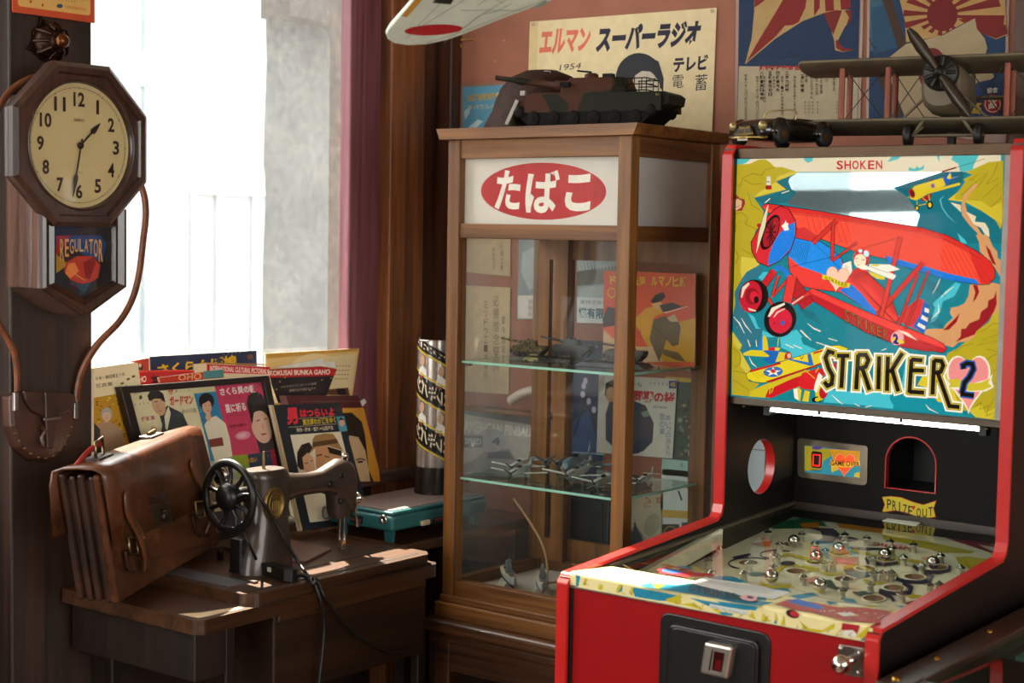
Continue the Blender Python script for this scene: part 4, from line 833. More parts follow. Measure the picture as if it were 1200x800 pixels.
for i in range(26):
    x = random.uniform(680, 1015); y = 674 + (x - 675) * 0.185 + random.uniform(2, 10); ML.line([(x, y), (x + random.uniform(-4, 4), y + random.uniform(2, 5)), (x + random.uniform(-3, 6), y + 3)], 0.4, '#4c4420'); ML.k -= 1
ML.k += 1
ML.build('map_print', m_map, pnl)

# ------------------------------------------------------------------ playfield art, pegs, cups, balls
PFO = PF0 + PFN * 0.0004
D1 = lambda *p: cz(740, 580, p, 5.44); D2 = lambda *p: cz(940, 580, p, 5.0)
F = Print(PFO, PFN)
cream, ylw, navy, teal_, green, orange, pink, wine = '#d6d1b6', '#b8a51c', '#2b2440', '#12454a', '#16603a', '#b9771a', '#c98a84', '#7c1c34'
def inside(p): return p
F.poly(D1((870, 170), (1000, 105), (1197, 130), (1197, 210), (900, 215)), green).poly(D2((0, 120), (210, 145), (205, 190), (0, 170)), green).poly(D1((1070, 180), (1197, 170), (1197, 215), (1090, 210)), orange).poly(D2((205, 145), (470, 180), (470, 225), (215, 190)), orange)
F.poly(D2((120, 155), (205, 160), (205, 188), (150, 188)), '#c9c6b4').ell(928, 607, 9, 2.4, '#7fa08a')
F.poly(D2((470, 235), (720, 270), (860, 300), (1010, 330), (990, 342), (800, 335), (640, 290), (480, 258)), ylw).poly(D2((760, 225), (860, 225), (1150, 300), (1150, 350), (1050, 320)), wine).poly(D2((1030, 290), (1150, 310), (1150, 345)), '#cfcbb8').poly(D2((900, 365), (960, 358), (1120, 380), (1080, 420), (990, 438), (920, 400)), ylw).line(D2((955, 390), (990, 440), (1080, 430)), 0.8, '#6b6010')
F.poly(D2((30, 190), (180, 195), (225, 230), (180, 280), (60, 285), (120, 250), (110, 215)), navy).ell(993, 631.5, 13, 2.6, navy, 4).poly(D2((270, 305), (470, 310), (480, 322), (300, 325)), navy)
F.text('SHOKEN', [(1023, 635), (1068, 640), (1067, 645.5), (1022, 639)], '#b0262c', 0.02)
F.poly(D1((640, 395), (760, 370), (765, 385), (660, 412)), navy).poly(D1((760, 310), (900, 290), (880, 330), (800, 325)), orange)
for c, rx in ((D1((760, 437))[0], 26), (D1((930, 380))[0], 20)): F.line([(c[0] + rx * math.cos(R(a)), c[1] + rx * 0.26 * math.sin(R(a))) for a in range(120, 330, 15)], 1.4, navy)
for p, w in (((D2((80, 390), (130, 350), (300, 330), (440, 360), (560, 370), (700, 395))), 3.2), (D1((960, 390), (1000, 380), (1090, 400), (1150, 420), (1197, 430)), 3.6), (D1((900, 510), (960, 460), (1010, 440), (1120, 480), (1197, 475)), 3.6), (D2((240, 425), (330, 415), (420, 455), (560, 470)), 3.0), (D2((0, 420), (60, 430), (150, 465), (240, 460)), 3.2), (D2((360, 500), (450, 520), (500, 500)), 3.0), (D2((620, 590), (700, 600)), 4.0), (D1((820, 560), (900, 590), (1020, 580)), 3.0), (D2((420, 385), (560, 400), (600, 385)), 2.5)): F.line(p, w, ylw)
for p, w in ((D2((370, 370), (390, 400), (480, 410), (560, 400)), 3.4), (D2((650, 415), (690, 450), (800, 455), (860, 440), (865, 415)), 4.2), (D2((550, 490), (600, 510), (740, 510), (760, 480), (720, 460)), 4.6), (D2((450, 560), (540, 580), (630, 575), (640, 545), (590, 520)), 4.6), (D2((450, 570), (520, 600), (540, 625)), 4.0)): F.line(p, w, navy)
for p in (D2((240, 440), (300, 430), (380, 445), (420, 470), (330, 490), (260, 470)), D2((115, 500), (170, 500), (200, 540), (290, 550), (210, 560), (140, 540)), D2((290, 570), (400, 565), (420, 590), (330, 595))): F.poly(p, teal_)
F.ell(D2((740, 373))[0][0], D2((740, 373))[0][1], 9, 2, pink).ell(923, 660.5, 9, 2.4, navy).ell(887, 673, 11, 2.0, '#4a6a60').poly(D2((185, 370), (330, 365), (330, 410), (200, 400)), pink).poly(D2((600, 640), (655, 620), (640, 655)), wine).poly(D2((0, 500), (80, 480), (120, 500), (60, 520)), pink)
for p in (D2((380, 390), (470, 390)), D1((1000, 465), (1110, 470)), D2((580, 460), (680, 455))): F.line(p, 0.5, '#8a8468')
pfo = [o for o in pm.children if o.name.startswith('playfield') and 'glass' not in o.name][0]
F.build('playfield_print', printed('playfield_ink', 0.28, coat=0.4, var=0.05), pfo)
m_cup = plain('cup_cream', '#cfc8ae', 0.4); m_cupd = plain('cup_brown', '#6b4a2c', 0.7)
MPF = Matrix((V((1, 0, 0)), PFN.cross(V((1, 0, 0))), PFN)).transposed().to_4x4()
def onpf(x, y, h=0.0):
    return onp(x, y, PF0 + PFN * h, PFN) - PFN * h
cups = [D2((370, 435))[0], D2((660, 483))[0], D2((540, 548))[0], D2((248, 497))[0], D1((1052, 490))[0], D1((745, 437))[0], D2((85, 395))[0], D2((495, 378))[0], D2((790, 425))[0], D1((1025, 318))[0], D2((220, 342))[0], D2((420, 610))[0]]
for x, y in cups:
    c = onpf(x, y); M = Matrix.Translation(c) @ MPF
    o = MB().lathe([(0.0165, 0.0005), (0.0165, 0.0022), (0.0195, 0.0022), (0.0195, 0.0005)], 24, M, caps=False).build('cup_ring', m_cup, pm)
    MB().lathe([(0.0165, 0.0021), (0.0155, 0.0006), (0.0, 0.0006)], 24, M, caps=False).build('cup_floor', m_cupd, o)
m_peg = plain('peg_ivory', '#a9a391', 0.4); m_pegt = plain('peg_cap', '#8f8a80', 0.25, 1.0)
H = 0.026 * 0.78
tips = D2((250, 212), (257, 250), (380, 232), (515, 252), (525, 292), (652, 270), (812, 333), (135, 305), (75, 262), (412, 348), (593, 343), (702, 390), (130, 380), (180, 378), (418, 435), (470, 435), (522, 432), (252, 472), (400, 500), (235, 535), (583, 555), (747, 505), (803, 500), (3, 455), (930, 405)) + D1((1085, 228), (945, 290), (1168, 290), (905, 355), (930, 370), (490, 395), (750, 410), (715, 475), (905, 435), (560, 320), (870, 215), (510, 468))
pg = None
for x, y in tips:
    c = onpf(x, y, H)
    if pg is None:
        pg = MB().lathe([(0.0058, 0.0), (0.0046, 0.003), (0.0046, 0.0145), (0.006, 0.016), (0.0072, 0.0165), (0.0072, 0.018), (0.003, 0.0195)], 12).build('peg', m_peg, pm, local=True)
        pc = MB().lathe([(0.0066, 0.0182), (0.0045, 0.0215), (0.0018, 0.0235), (0.0016, 0.0255), (0.0003, 0.026)], 12).build('peg_cap', m_pegt, pg, local=True)
        o = pg
    else:
        o = copy_tree(pg, pm)
    o.matrix_local = FRAME[pm.as_pointer()].inverted() @ Matrix.Translation(c) @ MPF @ Matrix.Diagonal((1.2, 1.2, 0.78, 1))
# loose steel balls resting in the cups
m_ball = plain('ball_steel', '#b9b6b0', 0.08, 1.0, var=0.02)
bl = None
ballspec = [(957, 654, 'steel ball in the cup below the orange glow on the playfield'), (1037, 651.6, 'steel ball in the middle cup left of two pegs'), (1093.6, 661, 'steel ball nearest the right rail of the playfield'), (961, 687, 'steel ball half hidden behind the front map panel, right of the pair'),
            (930.5, 635.5, 'steel ball in the cup farthest back on the playfield'), (904.5, 677, 'steel ball half hidden behind the front map panel, left of the pair'), (983, 644, 'steel ball tinted orange by the display above it')]
for x, y, lb in ballspec:
    c = onpf(x, y, 0.010); rr = 0.0118
    if bl is None: o = bl = MB().ball((0, 0, 0), rr, 20, 12).build('steel_ball', m_ball)
    else: o = bl.copy(); COL.objects.link(o)
    o.location = c + PFN * (rr + 0.0012); tag(o, lb, 'ball', 'steel balls inside the pinball machine')
# label lying on the glass
GLN = V((0, -(GL1.z - GL0.z), GL1.y - GL0.y)).normalized(); GO = GL0 + GLN * 0.0012
tag(sheet('paper_label', plain('label_paper', '#cfd0c4', 0.6), None, D2((470, 148), (500, 135), (692, 160), (670, 178)), GO, GLN, 0.001), 'small white paper label lying on the playfield glass', 'label')

# ------------------------------------------------------------------ display plate, prize banner
Q3 = lambda *p: cz(860, 490, p, 4.8)
dp = V((0, 2.751, 0)); N_ = V((0, -1, 0))
def rq(tl, tr, br, bl, r, k=5):
    """rounded quad in px"""
    out = []; q = [V(tl), V(tr), V(br), V(bl)]
    for i in range(4):
        a, b, c = q[i - 1], q[i], q[(i + 1) % 4]; p0 = b + (a - b).normalized() * r; p2 = b + (c - b).normalized() * r
        for j in range(k + 1):
            t = j / k; out.append(tuple(p0 * (1 - t) ** 2 + b * 2 * t * (1 - t) + p2 * t * t))
    return out
pl = sheet('display_plate', plain('display_metal', '#9a8e7c', 0.28, 1.0), pm, rq((934, 512.5), (1017, 522), (1016, 569.5), (934.5, 559), 6), dp, N_, 0.004, bevel=0.001)
DP = Print(dp + N_ * 0.0004, N_)
DP.poly(rq((942.5, 521.5), (1008.5, 529), (1008, 560), (943, 553), 1.5), '#2c8aa0')
DP.poly(Q3((398, 153), (545, 175), (540, 215), (505, 240), (490, 290), (398, 295)), '#a8961f').poly(Q3((535, 172), (710, 185), (706, 250), (560, 240)), '#cf8d1a').poly(Q3((545, 240), (600, 250), (585, 290), (550, 305)), '#d9b32c').poly(Q3((680, 310), (708, 300), (708, 335), (675, 328)), '#cfae2c').ell(957.5, 524.5, 6, 2.2, '#4b3c82')
DP.poly(rq((951, 528), (963.5, 529.5), (963, 549), (950.5, 547.5), 3), '#170d0c').text('CREDIT', [(949.5, 548.5), (963.5, 550), (963, 553), (949, 551.5)], '#1a1208')
DP.poly(heart(990, 543, 26, 29, 0.05), '#f08a6a').poly(heart(990, 543, 23.5, 26.5, 0.05), '#ff5a2a').poly(Q3((545, 232), (610, 250), (680, 245), (708, 235), (712, 265), (660, 275), (600, 275), (540, 262)), '#f0a82a')
DP.text('GAME OVER', [(973.5, 539), (1007.5, 541), (1007.5, 546.5), (973, 545)], '#3a1a06', 0.02)
DP.build('display_print', printed('display_film', 0.3, emit=0.28), pl)
D0 = Print(dp + N_ * 0.0016, N_)
seg0 = Q3((447, 203), (485, 207), (482, 268), (444, 264))
D0.line(seg0, 1.1, '#ff2a1a', True)
D0.build('credit_digit', lamp_mat('led_red', '#ff1408', 3.0), pl)
BN = V((0, 2.7535, 0)); PB = Print(BN, N_)
ban = D2((470, 12), (520, 8), (580, 15), (650, 42), (710, 58), (783, 36), (768, 78), (780, 126), (730, 132), (670, 122), (600, 98), (545, 88), (470, 99), (487, 55))
PB.line(ban, 1.6, '#a81a1a', True).poly(ban, '#c9b218')
for i, ch in enumerate('PRIZE'): PB.htext(ch, 1039.5 + i * 6.2 + (1.6 if ch == 'I' else 0), 584.3 + i * 1.7 + (1.0 if i > 2 else 0), 1.4 if ch == 'I' else 5.0, 11.5, '#1c1208', 0.22, 0.01)
PB.poly(heart(1070.5, 594.5, 4.6, 6), '#b5161c')
for i, ch in enumerate('OUT'): PB.htext(ch, 1074 + i * 7, 594.5 + (0.4, 1.2, -0.2)[i], 5.4, 10.5, '#1c1208', 0.1 - 0.12 * i, 0.01)
PB.build('prize_banner', printed('banner_ink', 0.5), ibo)

# ------------------------------------------------------------------ coin door and plunger
E5 = lambda *p: cz(760, 700, p, 7.5)
FY = PYF + 0.006
cd = sheet('coin_door', plain('door_black', '#0d0b0b', 0.35, var=0.2), pm, rq((774, 716), (903, 743), (898, 900), (769, 868), 13), V((0, FY - 0.003, 0)), N_, 0.006, bevel=0.002)
sheet('door_leaf', MATS['door_black'], cd, rq((783, 730), (889, 752), (884, 893), (777, 862), 10), V((0, FY - 0.010, 0)), N_, 0.008, bevel=0.003)
sheet('door_panel', MATS['door_black'], cd, rq((786, 734), (885, 755), (880, 889), (780, 860), 9), V((0, FY - 0.0125, 0)), N_, 0.005, bevel=0.0015)
cm = sheet('coin_mech', plain('mech_steel', '#b8b0a6', 0.3, 0.9), cd, E5((487, 390), (737, 440), (690, 722), (445, 665)), V((0, FY - 0.028, 0)), N_, 0.017, bevel=0.004)
CMY = V((0, FY - 0.0285, 0))
cs = Print(CMY, N_); cs.poly(E5((557, 455), (567, 457), (538, 642), (526, 640)), '#120c0a').poly(E5((578, 470), (667, 490), (640, 657), (556, 636)), '#300609').poly(E5((592, 545), (640, 555), (628, 640), (578, 628)), '#5a0c10')
cs.build('coin_slot', printed('slot_ink', 0.2), cm)
pp = sheet('plunger_plate', plain('plunger_steel', '#8a8078', 0.25, 1.0), pm, rq((981.5, 754.5), (1014, 759.5), (1013, 795), (982, 789), 4), V((0, FY - 0.003, 0)), N_, 0.004, bevel=0.001)
for x, y in ((985, 759), (1007, 765), (1006, 788), (986, 784)):
    c = onp(x, y, V((0, FY - 0.004, 0)), N_); MB().ball(c, 0.0032, 10, 6).build('screw', m_chrome, pp)
c = onp(999, 772, V((0, FY - 0.004, 0)), N_)
MB().lathe([(0.006, 0), (0.006, 0.012), (0.0035, 0.013), (0.0035, 0.03)], 14, Matrix.Translation(c) @ rot(90, 'X')).build('plunger_rod', m_chrome, pp)
k = onp(988, 777, V((0, FY - 0.04, 0)), N_)
MB().ball(V((c.x, k.y, c.z)), 0.0135, 20, 12).build('plunger_knob', m_chrome, pp)

# ================================================================== SEWING TABLE
m_tab = wood('table_wood', '#26140a', '#4e301b', 'Y', 0.7, 0.33, 0.25, coat=0.2)
m_tabd = wood('table_wood_dark', '#120a06', '#26170d', 'Z', 0.7, 0.45, 0.2)
TZ, LZ = 0.745, 0.765
TX0, TX1, TY0, TY1 = -2.415, -2.035, 1.785, 2.425
tb_ = thing('sewing_table', 'old brown sewing machine table with worn moulded top', 'table', (-2.22, 2.1, 0))
def plate(x0, x1, y0, y1, z0, z1, ch):
    return [(x0, y0), (x1 - ch, y0), (x1, y0 + ch), (x1, y1 - ch), (x1 - ch, y1), (x0, y1)]
MB().prism(plate(TX0, TX1, TY0, TY1, 0, 0, 0.012), 'Z', TZ - 0.026, TZ).build('tabletop', m_tab, tb_, bevel=0.007, seg=3)
MB().prism(plate(TX0, TX1 - 0.012, 1.915, TY1 - 0.004, 0, 0, 0.02), 'Z', TZ, LZ).build('lid', m_tab, tb_, bevel=0.006, seg=3)
MB().box((TX0 + 0.05, 1.935, LZ), (-2.125, 1.985, LZ + 0.0015)).build('inlay_plate', plain('steel_blue_plate', '#6d7076', 0.35, 0.6), tb_)
for x in (-2.135, -2.0685): MB().box((x, 1.93, LZ), (x + 0.0015, TY1 - 0.03, LZ + 0.0006)).build('lid_seam', plain('seam', '#120a06', 0.7), tb_)
MB().box((-2.13, 1.985, LZ), (-2.11, 1.995, LZ + 0.004)).build('catch', m_steel, tb_)
MB().box((-2.40, 1.80, 0.63), (-2.06, 1.872, TZ - 0.026)).build('drawer', m_tabd, tb_, bevel=0.002)
MB().box((-2.40, 1.985, 0.56), (-2.058, 2.405, TZ - 0.026)).build('machine_well', wood('well_wood', '#1a0e07', '#332012', 'Y', 0.6, 0.4), tb_, bevel=0.003)
MB().box((-2.062, 1.99, TZ - 0.045), (-2.05, 2.40, TZ - 0.026)).build('apron_moulding', m_tab, tb_, bevel=0.003)
for y in (1.875, 2.395):
    for x in (-2.40, -2.085): MB().box((x, y - 0.001, 0), (x + 0.022, y + 0.021, TZ - 0.026)).build('leg', m_tabd, tb_, bevel=0.003)
MB().box((-2.38, 1.89, 0.12), (-2.07, 2.40, 0.14)).build('treadle', plain('cast_iron', '#1b1a19', 0.5, 0.6), tb_)
# pale patch on the corner of the top
MB().add([(-2.10, 1.796, TZ + 0.0005), (-2.05, 1.80, TZ + 0.0005), (-2.047, 1.90, TZ + 0.0005), (-2.062, 1.90, TZ + 0.0005), (-2.078, 1.83, TZ + 0.0005)], [(0, 1, 2, 3, 4)]).build('pale_corner', plain('pale_tan', '#b59a76', 0.6, scale=40), tb_)
# low shelf beyond the table, carrying the record player
sh = thing('window_bench', 'low wooden bench under the window beyond the sewing table', 'bench', (-2.3, 2.66, 0))
MB().box((-2.43, 2.435, LZ - 0.02), (-2.14, 2.90, LZ)).build('top', m_tab, sh, bevel=0.003)
for y in (2.45, 2.86):
    for x in (-2.42, -2.175): MB().box((x, y, 0), (x + 0.025, y + 0.025, LZ - 0.02)).build('leg', m_tabd, sh)

# ================================================================== SEWING MACHINE
MX = -2.192
m_mach = plain('machine_enamel', '#3a2f28', 0.36, 0.3, var=0.25, scale=25, coat=0.3)
m_dark = plain('machine_black', '#131110', 0.35, 0.2, var=0.2)
m_gold = plain('aged_gold', '#7a6236', 0.4, 0.8, var=0.25, scale=60)
def mp_(x, y, X=MX): return at(x, y, 'X', X)
sm = thing('sewing_machine', 'antique black sewing machine with spoked handwheel', 'sewing machine', (MX, 2.1, LZ))
def ring_z(yc, z, hy, hx, n=20, xc=MX, sq=0.75):
    out = []
    for k in range(n):
        a = 2 * math.pi * k / n; c, s_ = math.cos(a), math.sin(a)
        out.append(V((xc + hx * math.copysign(abs(c) ** sq, c), yc + hy * math.copysign(abs(s_) ** sq, s_), z)))
    return out
col = []
for y, xl, xr, hx in ((664, 277, 334, 0.046), (655, 279, 333, 0.045), (640, 283, 332, 0.041), (620, 288, 331, 0.037), (600, 291, 331, 0.035), (580, 292, 334, 0.035), (562, 291, 333, 0.034), (554, 290, 330, 0.032), (551.5, 292, 328, 0.028)):
    a, b = mp_(xl, y), mp_(xr, y); col.append(ring_z((a.y + b.y) / 2, max(a.z, LZ), (b.y - a.y) / 2, hx))
col[0] = [V((p.x, p.y, LZ)) for p in col[0]]
MB().loft(col).build('pillar', m_mach, sm)
MB().lathe([(0.05, 0), (0.05, 0.01), (0.047, 0.014)], 24, T(MX, mp_(300, 660).y + 0.006, LZ)).build('base', m_dark, sm)
a = mp_(292, 625); MB().box((MX - 0.02, a.y - 0.032, LZ), (MX + 0.012, a.y + 0.006, a.z - 0.006)).build('motor_block', m_dark, sm, bevel=0.004)
def ring_y(y, zc, hz, hx, n=20, sq=0.8):
    out = []
    for k in range(n):
        a = 2 * math.pi * k / n; c, s_ = math.cos(a), math.sin(a)
        out.append(V((MX + hx * math.copysign(abs(c) ** sq, c), y, zc + hz * math.copysign(abs(s_) ** sq, s_))))
    return out
arm = []
for x, yt, yb, hx in ((318, 553, 592, 0.030), (332, 553, 588, 0.027), (345, 554, 582, 0.022), (360, 554, 579, 0.020), (374, 551, 577, 0.021), (386, 543, 580, 0.024), (396, 537, 590, 0.027), (404, 538, 600, 0.027), (409, 541, 603, 0.024), (411, 546, 601, 0.019)):
    a, b = mp_(x, yt), mp_(x, yb); arm.append(ring_y(a.y, (a.z + b.z) / 2, (a.z - b.z) / 2, hx))
MB().loft(arm).build('arm', m_mach, sm)
hd = []
for y, xl, xr, hx in ((570, 384, 411, 0.024), (585, 386, 410, 0.022), (600, 387, 407, 0.020), (607, 389, 405, 0.017)):
    a, b = mp_(xl, y), mp_(xr, y); hd.append(ring_z((a.y + b.y) / 2, a.z, (b.y - a.y) / 2, hx))
MB().loft(hd[::-1]).build('head', m_mach, sm)
for (x, y0, y1, r) in ((398, 606, 632, 0.0035), (403.5, 604, 636, 0.004)):
    a, b = mp_(x, y0), mp_(x, y1); MB().tube([a, V((a.x, a.y, b.z))], r, 10).build('needle_bar', m_chrome, sm)
a = mp_(402, 634); f = MB(); f.cbox((MX + 0.002, a.y, LZ + 0.006), (0.012, 0.024, 0.004)); f.cbox((MX, a.y - 0.003, LZ + 0.016), (0.012, 0.012, 0.018)); f.build('presser_foot', m_chrome, sm, bevel=0.001)
a = mp_(404, 540); MB().lathe([(0.004, 0), (0.004, 0.01), (0.008, 0.01), (0.008, 0.018), (0.006, 0.02)], 14, T(MX, a.y, a.z - 0.004)).build('pressure_screw', m_chrome, sm)
MB().lathe([(0.0035, 0), (0.0025, 0.038), (0.002, 0.04)], 10, T(MX, mp_(309, 552).y, mp_(309, 553).z)).build('spool_pin', m_gold, sm)
a = mp_(416, 583); tn = MB(); Mx = T(MX + 0.004, a.y - 0.012, a.z) @ rot(-90, 'X')
tn.lathe([(0.004, -0.02), (0.004, 0.0), (0.013, 0.0), (0.014, 0.004), (0.009, 0.006), (0.009, 0.010), (0.013, 0.012), (0.012, 0.016), (0.006, 0.018), (0.006, 0.026), (0.003, 0.027)], 18, Mx); tn.build('tension_knob', m_chrome, sm)
a = mp_(411, 600); MB().tube([a + V((0.012, 0, 0.02)), a + V((0.013, 0.002, -0.005)), a + V((0.014, 0.006, -0.028))], [0.003, 0.003, 0.0045], 8).build('presser_lever', m_chrome, sm)
for x, y in ((399, 557), (399, 587), (386, 567)):
    a = mp_(x, y, MX + 0.022); MB().lathe([(0.006, 0), (0.006, 0.004), (0.002, 0.005)], 12, Matrix.Translation(a) @ rot(90, 'Y')).build('screw', m_dark, sm)
# emblem on the pillar
em = mp_(322, 590, MX + 0.034); EM = T(MX + 0.031, em.y, em.z) @ rot(90, 'Y') @ Matrix.Diagonal((1.25, 1.0, 1, 1))
eo = MB().lathe([(0.026, 0), (0.026, 0.004), (0.022, 0.006), (0.021, 0.0045), (0.0, 0.005)], 28, EM, caps=False).build('emblem', m_gold, sm)
ep = MB()
for r0 in (0.0165,): ep.tube([EM @ V((r0 * math.cos(R(a)), r0 * math.sin(R(a)), 0.0052)) for a in range(0, 360, 15)], 0.0009, 6, closed=True)
for dx in (-0.008, -0.003, 0.002, 0.007): ep.tube([EM @ V((-0.006 + abs(dx) * 0.3, dx, 0.0055)), EM @ V((0.008, dx, 0.0055))], 0.0011, 6)
ep.tube([EM @ V((0.008, -0.008, 0.0055)), EM @ V((0.010, 0.0, 0.0055)), EM @ V((0.008, 0.007, 0.0055))], 0.001, 6)
ep.tube([EM @ V((-0.010, -0.007, 0.0055)), EM @ V((-0.013, 0, 0.0055)), EM @ V((-0.010, 0.006, 0.0055))], 0.001, 6)
ep.build('emblem_relief', plain('emblem_shine', '#a88a50', 0.35, 0.8), eo)
# handwheel
wc = mp_(268.5, 582); Wm = T(MX, wc.y, wc.z) @ rot(90, 'X'); WR = 0.064
hw = MB().tube([Wm @ V((WR * math.cos(R(a)), WR * math.sin(R(a)), 0)) for a in range(0, 360, 10)], 0.0062, 10, closed=True, flat=1.25).build('handwheel', m_dark, sm)
MB().lathe([(0.0, -0.016), (0.010, -0.016), (0.022, -0.012), (0.026, -0.004), (0.026, 0.010), (0.02, 0.016), (0.012, 0.02), (0, 0.02)], 24, Wm, caps=False).build('hub', m_dark, hw)
for i in range(9):
    a = R(40 * i + 8); pts = [Wm @ V((0.022 * math.cos(a), 0.022 * math.sin(a), 0.0)), Wm @ V((0.042 * math.cos(a + 0.05), 0.042 * math.sin(a + 0.05), -0.005)), Wm @ V((0.062 * math.cos(a), 0.062 * math.sin(a), 0.0))]
    MB().tube(pts, [0.0052, 0.0042, 0.0052], 8).build('spoke', m_dark, hw)
MB().tube([(MX, wc.y + 0.005, wc.z), (MX, mp_(300, 570).y, wc.z)], 0.014, 14).build('axle', m_dark, sm)
bw = MB().lathe([(0.016, 0), (0.019, 0.002), (0.019, 0.008), (0.016, 0.010)], 18, T(MX - 0.04, wc.y + 0.02, wc.z + 0.035) @ rot(90, 'X')).build('bobbin_winder', m_chrome, sm)
# brown thin board lying under the needle
tag(MB().prism([(-2.39, 2.165), (-2.20, 2.15), (-2.165, 2.175), (-2.215, 2.295), (-2.39, 2.305)], 'Z', LZ + 0.001, LZ + 0.005).build('flat_card', plain('dusty_maroon', '#5d4038', 0.4, scale=14, var=0.25), bevel=0.001), 'dusty maroon card lying flat behind the sewing machine needle', 'card')
hk = MB(); q = at(258, 656, 'Z', LZ); hk.box((q.x - 0.006, q.y - 0.004, LZ), (q.x + 0.006, q.y + 0.004, LZ + 0.02)); tag(hk.build('cord_clip', m_dark, bevel=0.002), 'small black clip on the table beside the briefcase', 'clip')

# black power lead with in-line switch
m_cord = plain('cord_black', '#0f0c0b', 0.45, var=0.2)
cdt = thing('power_lead', 'black power lead with inline switch hanging over table edge', 'cord', (-2.09, 2.03, LZ))
sw0, sw1 = at(303, 663, 'Z', LZ + 0.012), at(345, 675, 'Z', LZ + 0.012)
d = (sw1 - sw0).normalized(); sd = V((0, 0, 1)).cross(d); Ms = Matrix((d, sd, V((0, 0, 1)))).transposed().to_4x4(); Ms.translation = (sw0 + sw1) / 2; Ls = (sw1 - sw0).length
swo = MB().prism([(-Ls / 2, -0.006), (-Ls / 2 + 0.01, -0.011), (Ls / 2 - 0.015, -0.013), (Ls / 2, -0.007), (Ls / 2, 0.007), (Ls / 2 - 0.015, 0.013), (-Ls / 2 + 0.01, 0.011), (-Ls / 2, 0.006)], 'Z', -0.010, 0.012, M=Ms).build('switch_body', m_dark, cdt, bevel=0.003)
MB().cbox((-0.004, -0.011, 0.004), (0.010, 0.006, 0.008), M=Ms).build('switch_button', plain('button_cream', '#b9b2a0', 0.4), swo)
p1 = [mp_(296, 566, MX + 0.03), mp_(306, 585, MX + 0.045), mp_(322, 610, MX + 0.05), mp_(336, 637, MX + 0.06), at(352, 662, 'Z', LZ + 0.012), at(364, 678, 'Z', LZ + 0.005)]
e0 = at(374, 692, 'X', TX1 + 0.004); p1 += [V((TX1 - 0.008, e0.y - 0.004, LZ + 0.004)), V((TX1 + 0.006, e0.y, TZ - 0.01)), at(380, 730, 'X', TX1 + 0.004), at(378, 765, 'X', TX1 + 0.004), at(374, 800, 'X', TX1 + 0.004), at(371, 840, 'X', TX1 + 0.004)]
MB().tube(catmull(p1, 6), 0.0032, 8).build('cable', m_cord, cdt)
p2 = [sw1 - d * 0.004, at(358, 675, 'Z', LZ + 0.005), at(368, 684, 'Z', LZ + 0.005), V((TX1 - 0.008, e0.y + 0.004, LZ + 0.004)), V((TX1 + 0.006, e0.y + 0.012, TZ - 0.008)), at(396, 722, 'X', TX1 + 0.004), at(420, 745, 'X', TX1 + 0.006), at(448, 762, 'X', TX1 + 0.006), at(470, 764, 'X', TX1 + 0.004), at(484, 756, 'X', TX1 - 0.002)]
MB().tube(catmull(p2, 6), 0.0032, 8).build('cable', m_cord, cdt)
p3 = [sw0 + d * 0.004, mp_(293, 640, MX + 0.05), mp_(287, 625, MX + 0.042), mp_(284, 612, MX + 0.02)]
MB().tube(catmull(p3, 5), 0.0028, 8).build('cable', m_cord, cdt)

# ================================================================== BRIEFCASE
m_lea = leather('briefcase_leather', '#33180b', '#663c22', 0.27, 8, 0.25)
m_lead = leather('briefcase_leather_dark', '#1c0d07', '#3c2112', 0.45, 10, 0.3)
m_brass = plain('worn_brass', '#8a7a5c', 0.3, 1.0, var=0.2)
bBL = at(141, 708, 'Z', TZ + 0.012); bBR = at(260, 637, 'Z', LZ + 0.014)
U = (bBR - bBL); BW = U.length; U.normalize()
fl = U.cross(V((0, 0, 1))).normalized()      # towards the room
LN = R(1); UP0 = fl.cross(U).normalized()
if UP0.z < 0: UP0 = -UP0
UPV = (UP0 * math.cos(LN) - fl * math.sin(LN)).normalized(); NV = U.cross(UPV).normalized()
if NV.dot(fl) < 0: NV = -NV
def bf(x, y): return onp(x, y, bBL, NV)
def uv(p): q = p - bBL; return q.dot(U), q.dot(UPV)
BM = Matrix((U, UPV, NV)).transposed().to_4x4(); BM.translation = bBL     # local: x along, y up, z out
bc = thing('leather_briefcase', 'brown leather school briefcase leaning on the table end', 'briefcase', M=BM)
hL = uv(bf(119, 557))[1]; hR = uv(bf(232, 508))[1]; uL = uv(bf(119, 557))[0]; uR = uv(bf(232, 508))[0]
BH = (hL + hR) / 2; DP_ = 0.085
def bb(o): return o
def face(z, g=0.0, by=0.0): return [V((0 + g, 0 + by, z)), V((BW - g, 0 + by, z * 0.55)), V((uR - g, hR - g, z * 0.55)), V((uL + g, hL - g, z))]
def L_(mb, name, mat, par, **k): return mb.build(name, mat, par, local=True, **k)
body = MB(); body.slab([p for p in face(-0.004)], (0, 0, -0.016)); L_(body, 'front_pocket', m_lea, bc, bevel=0.007, seg=3)
for i, zz in enumerate((-0.026, -0.044, -0.062, -0.080)):
    g = 0.004 if i % 2 == 0 else 0.0
    gs = MB(); gs.slab(face(zz + 0.008, g, 0.003 * (i % 2)), (0, 0, -0.012)); L_(gs, 'gusset', m_lead, bc, bevel=0.005)
body2 = MB(); body2.slab(face(-0.012, 0.011, 0.004), (0, 0, -0.072)); L_(body2, 'body', m_lead, bc)
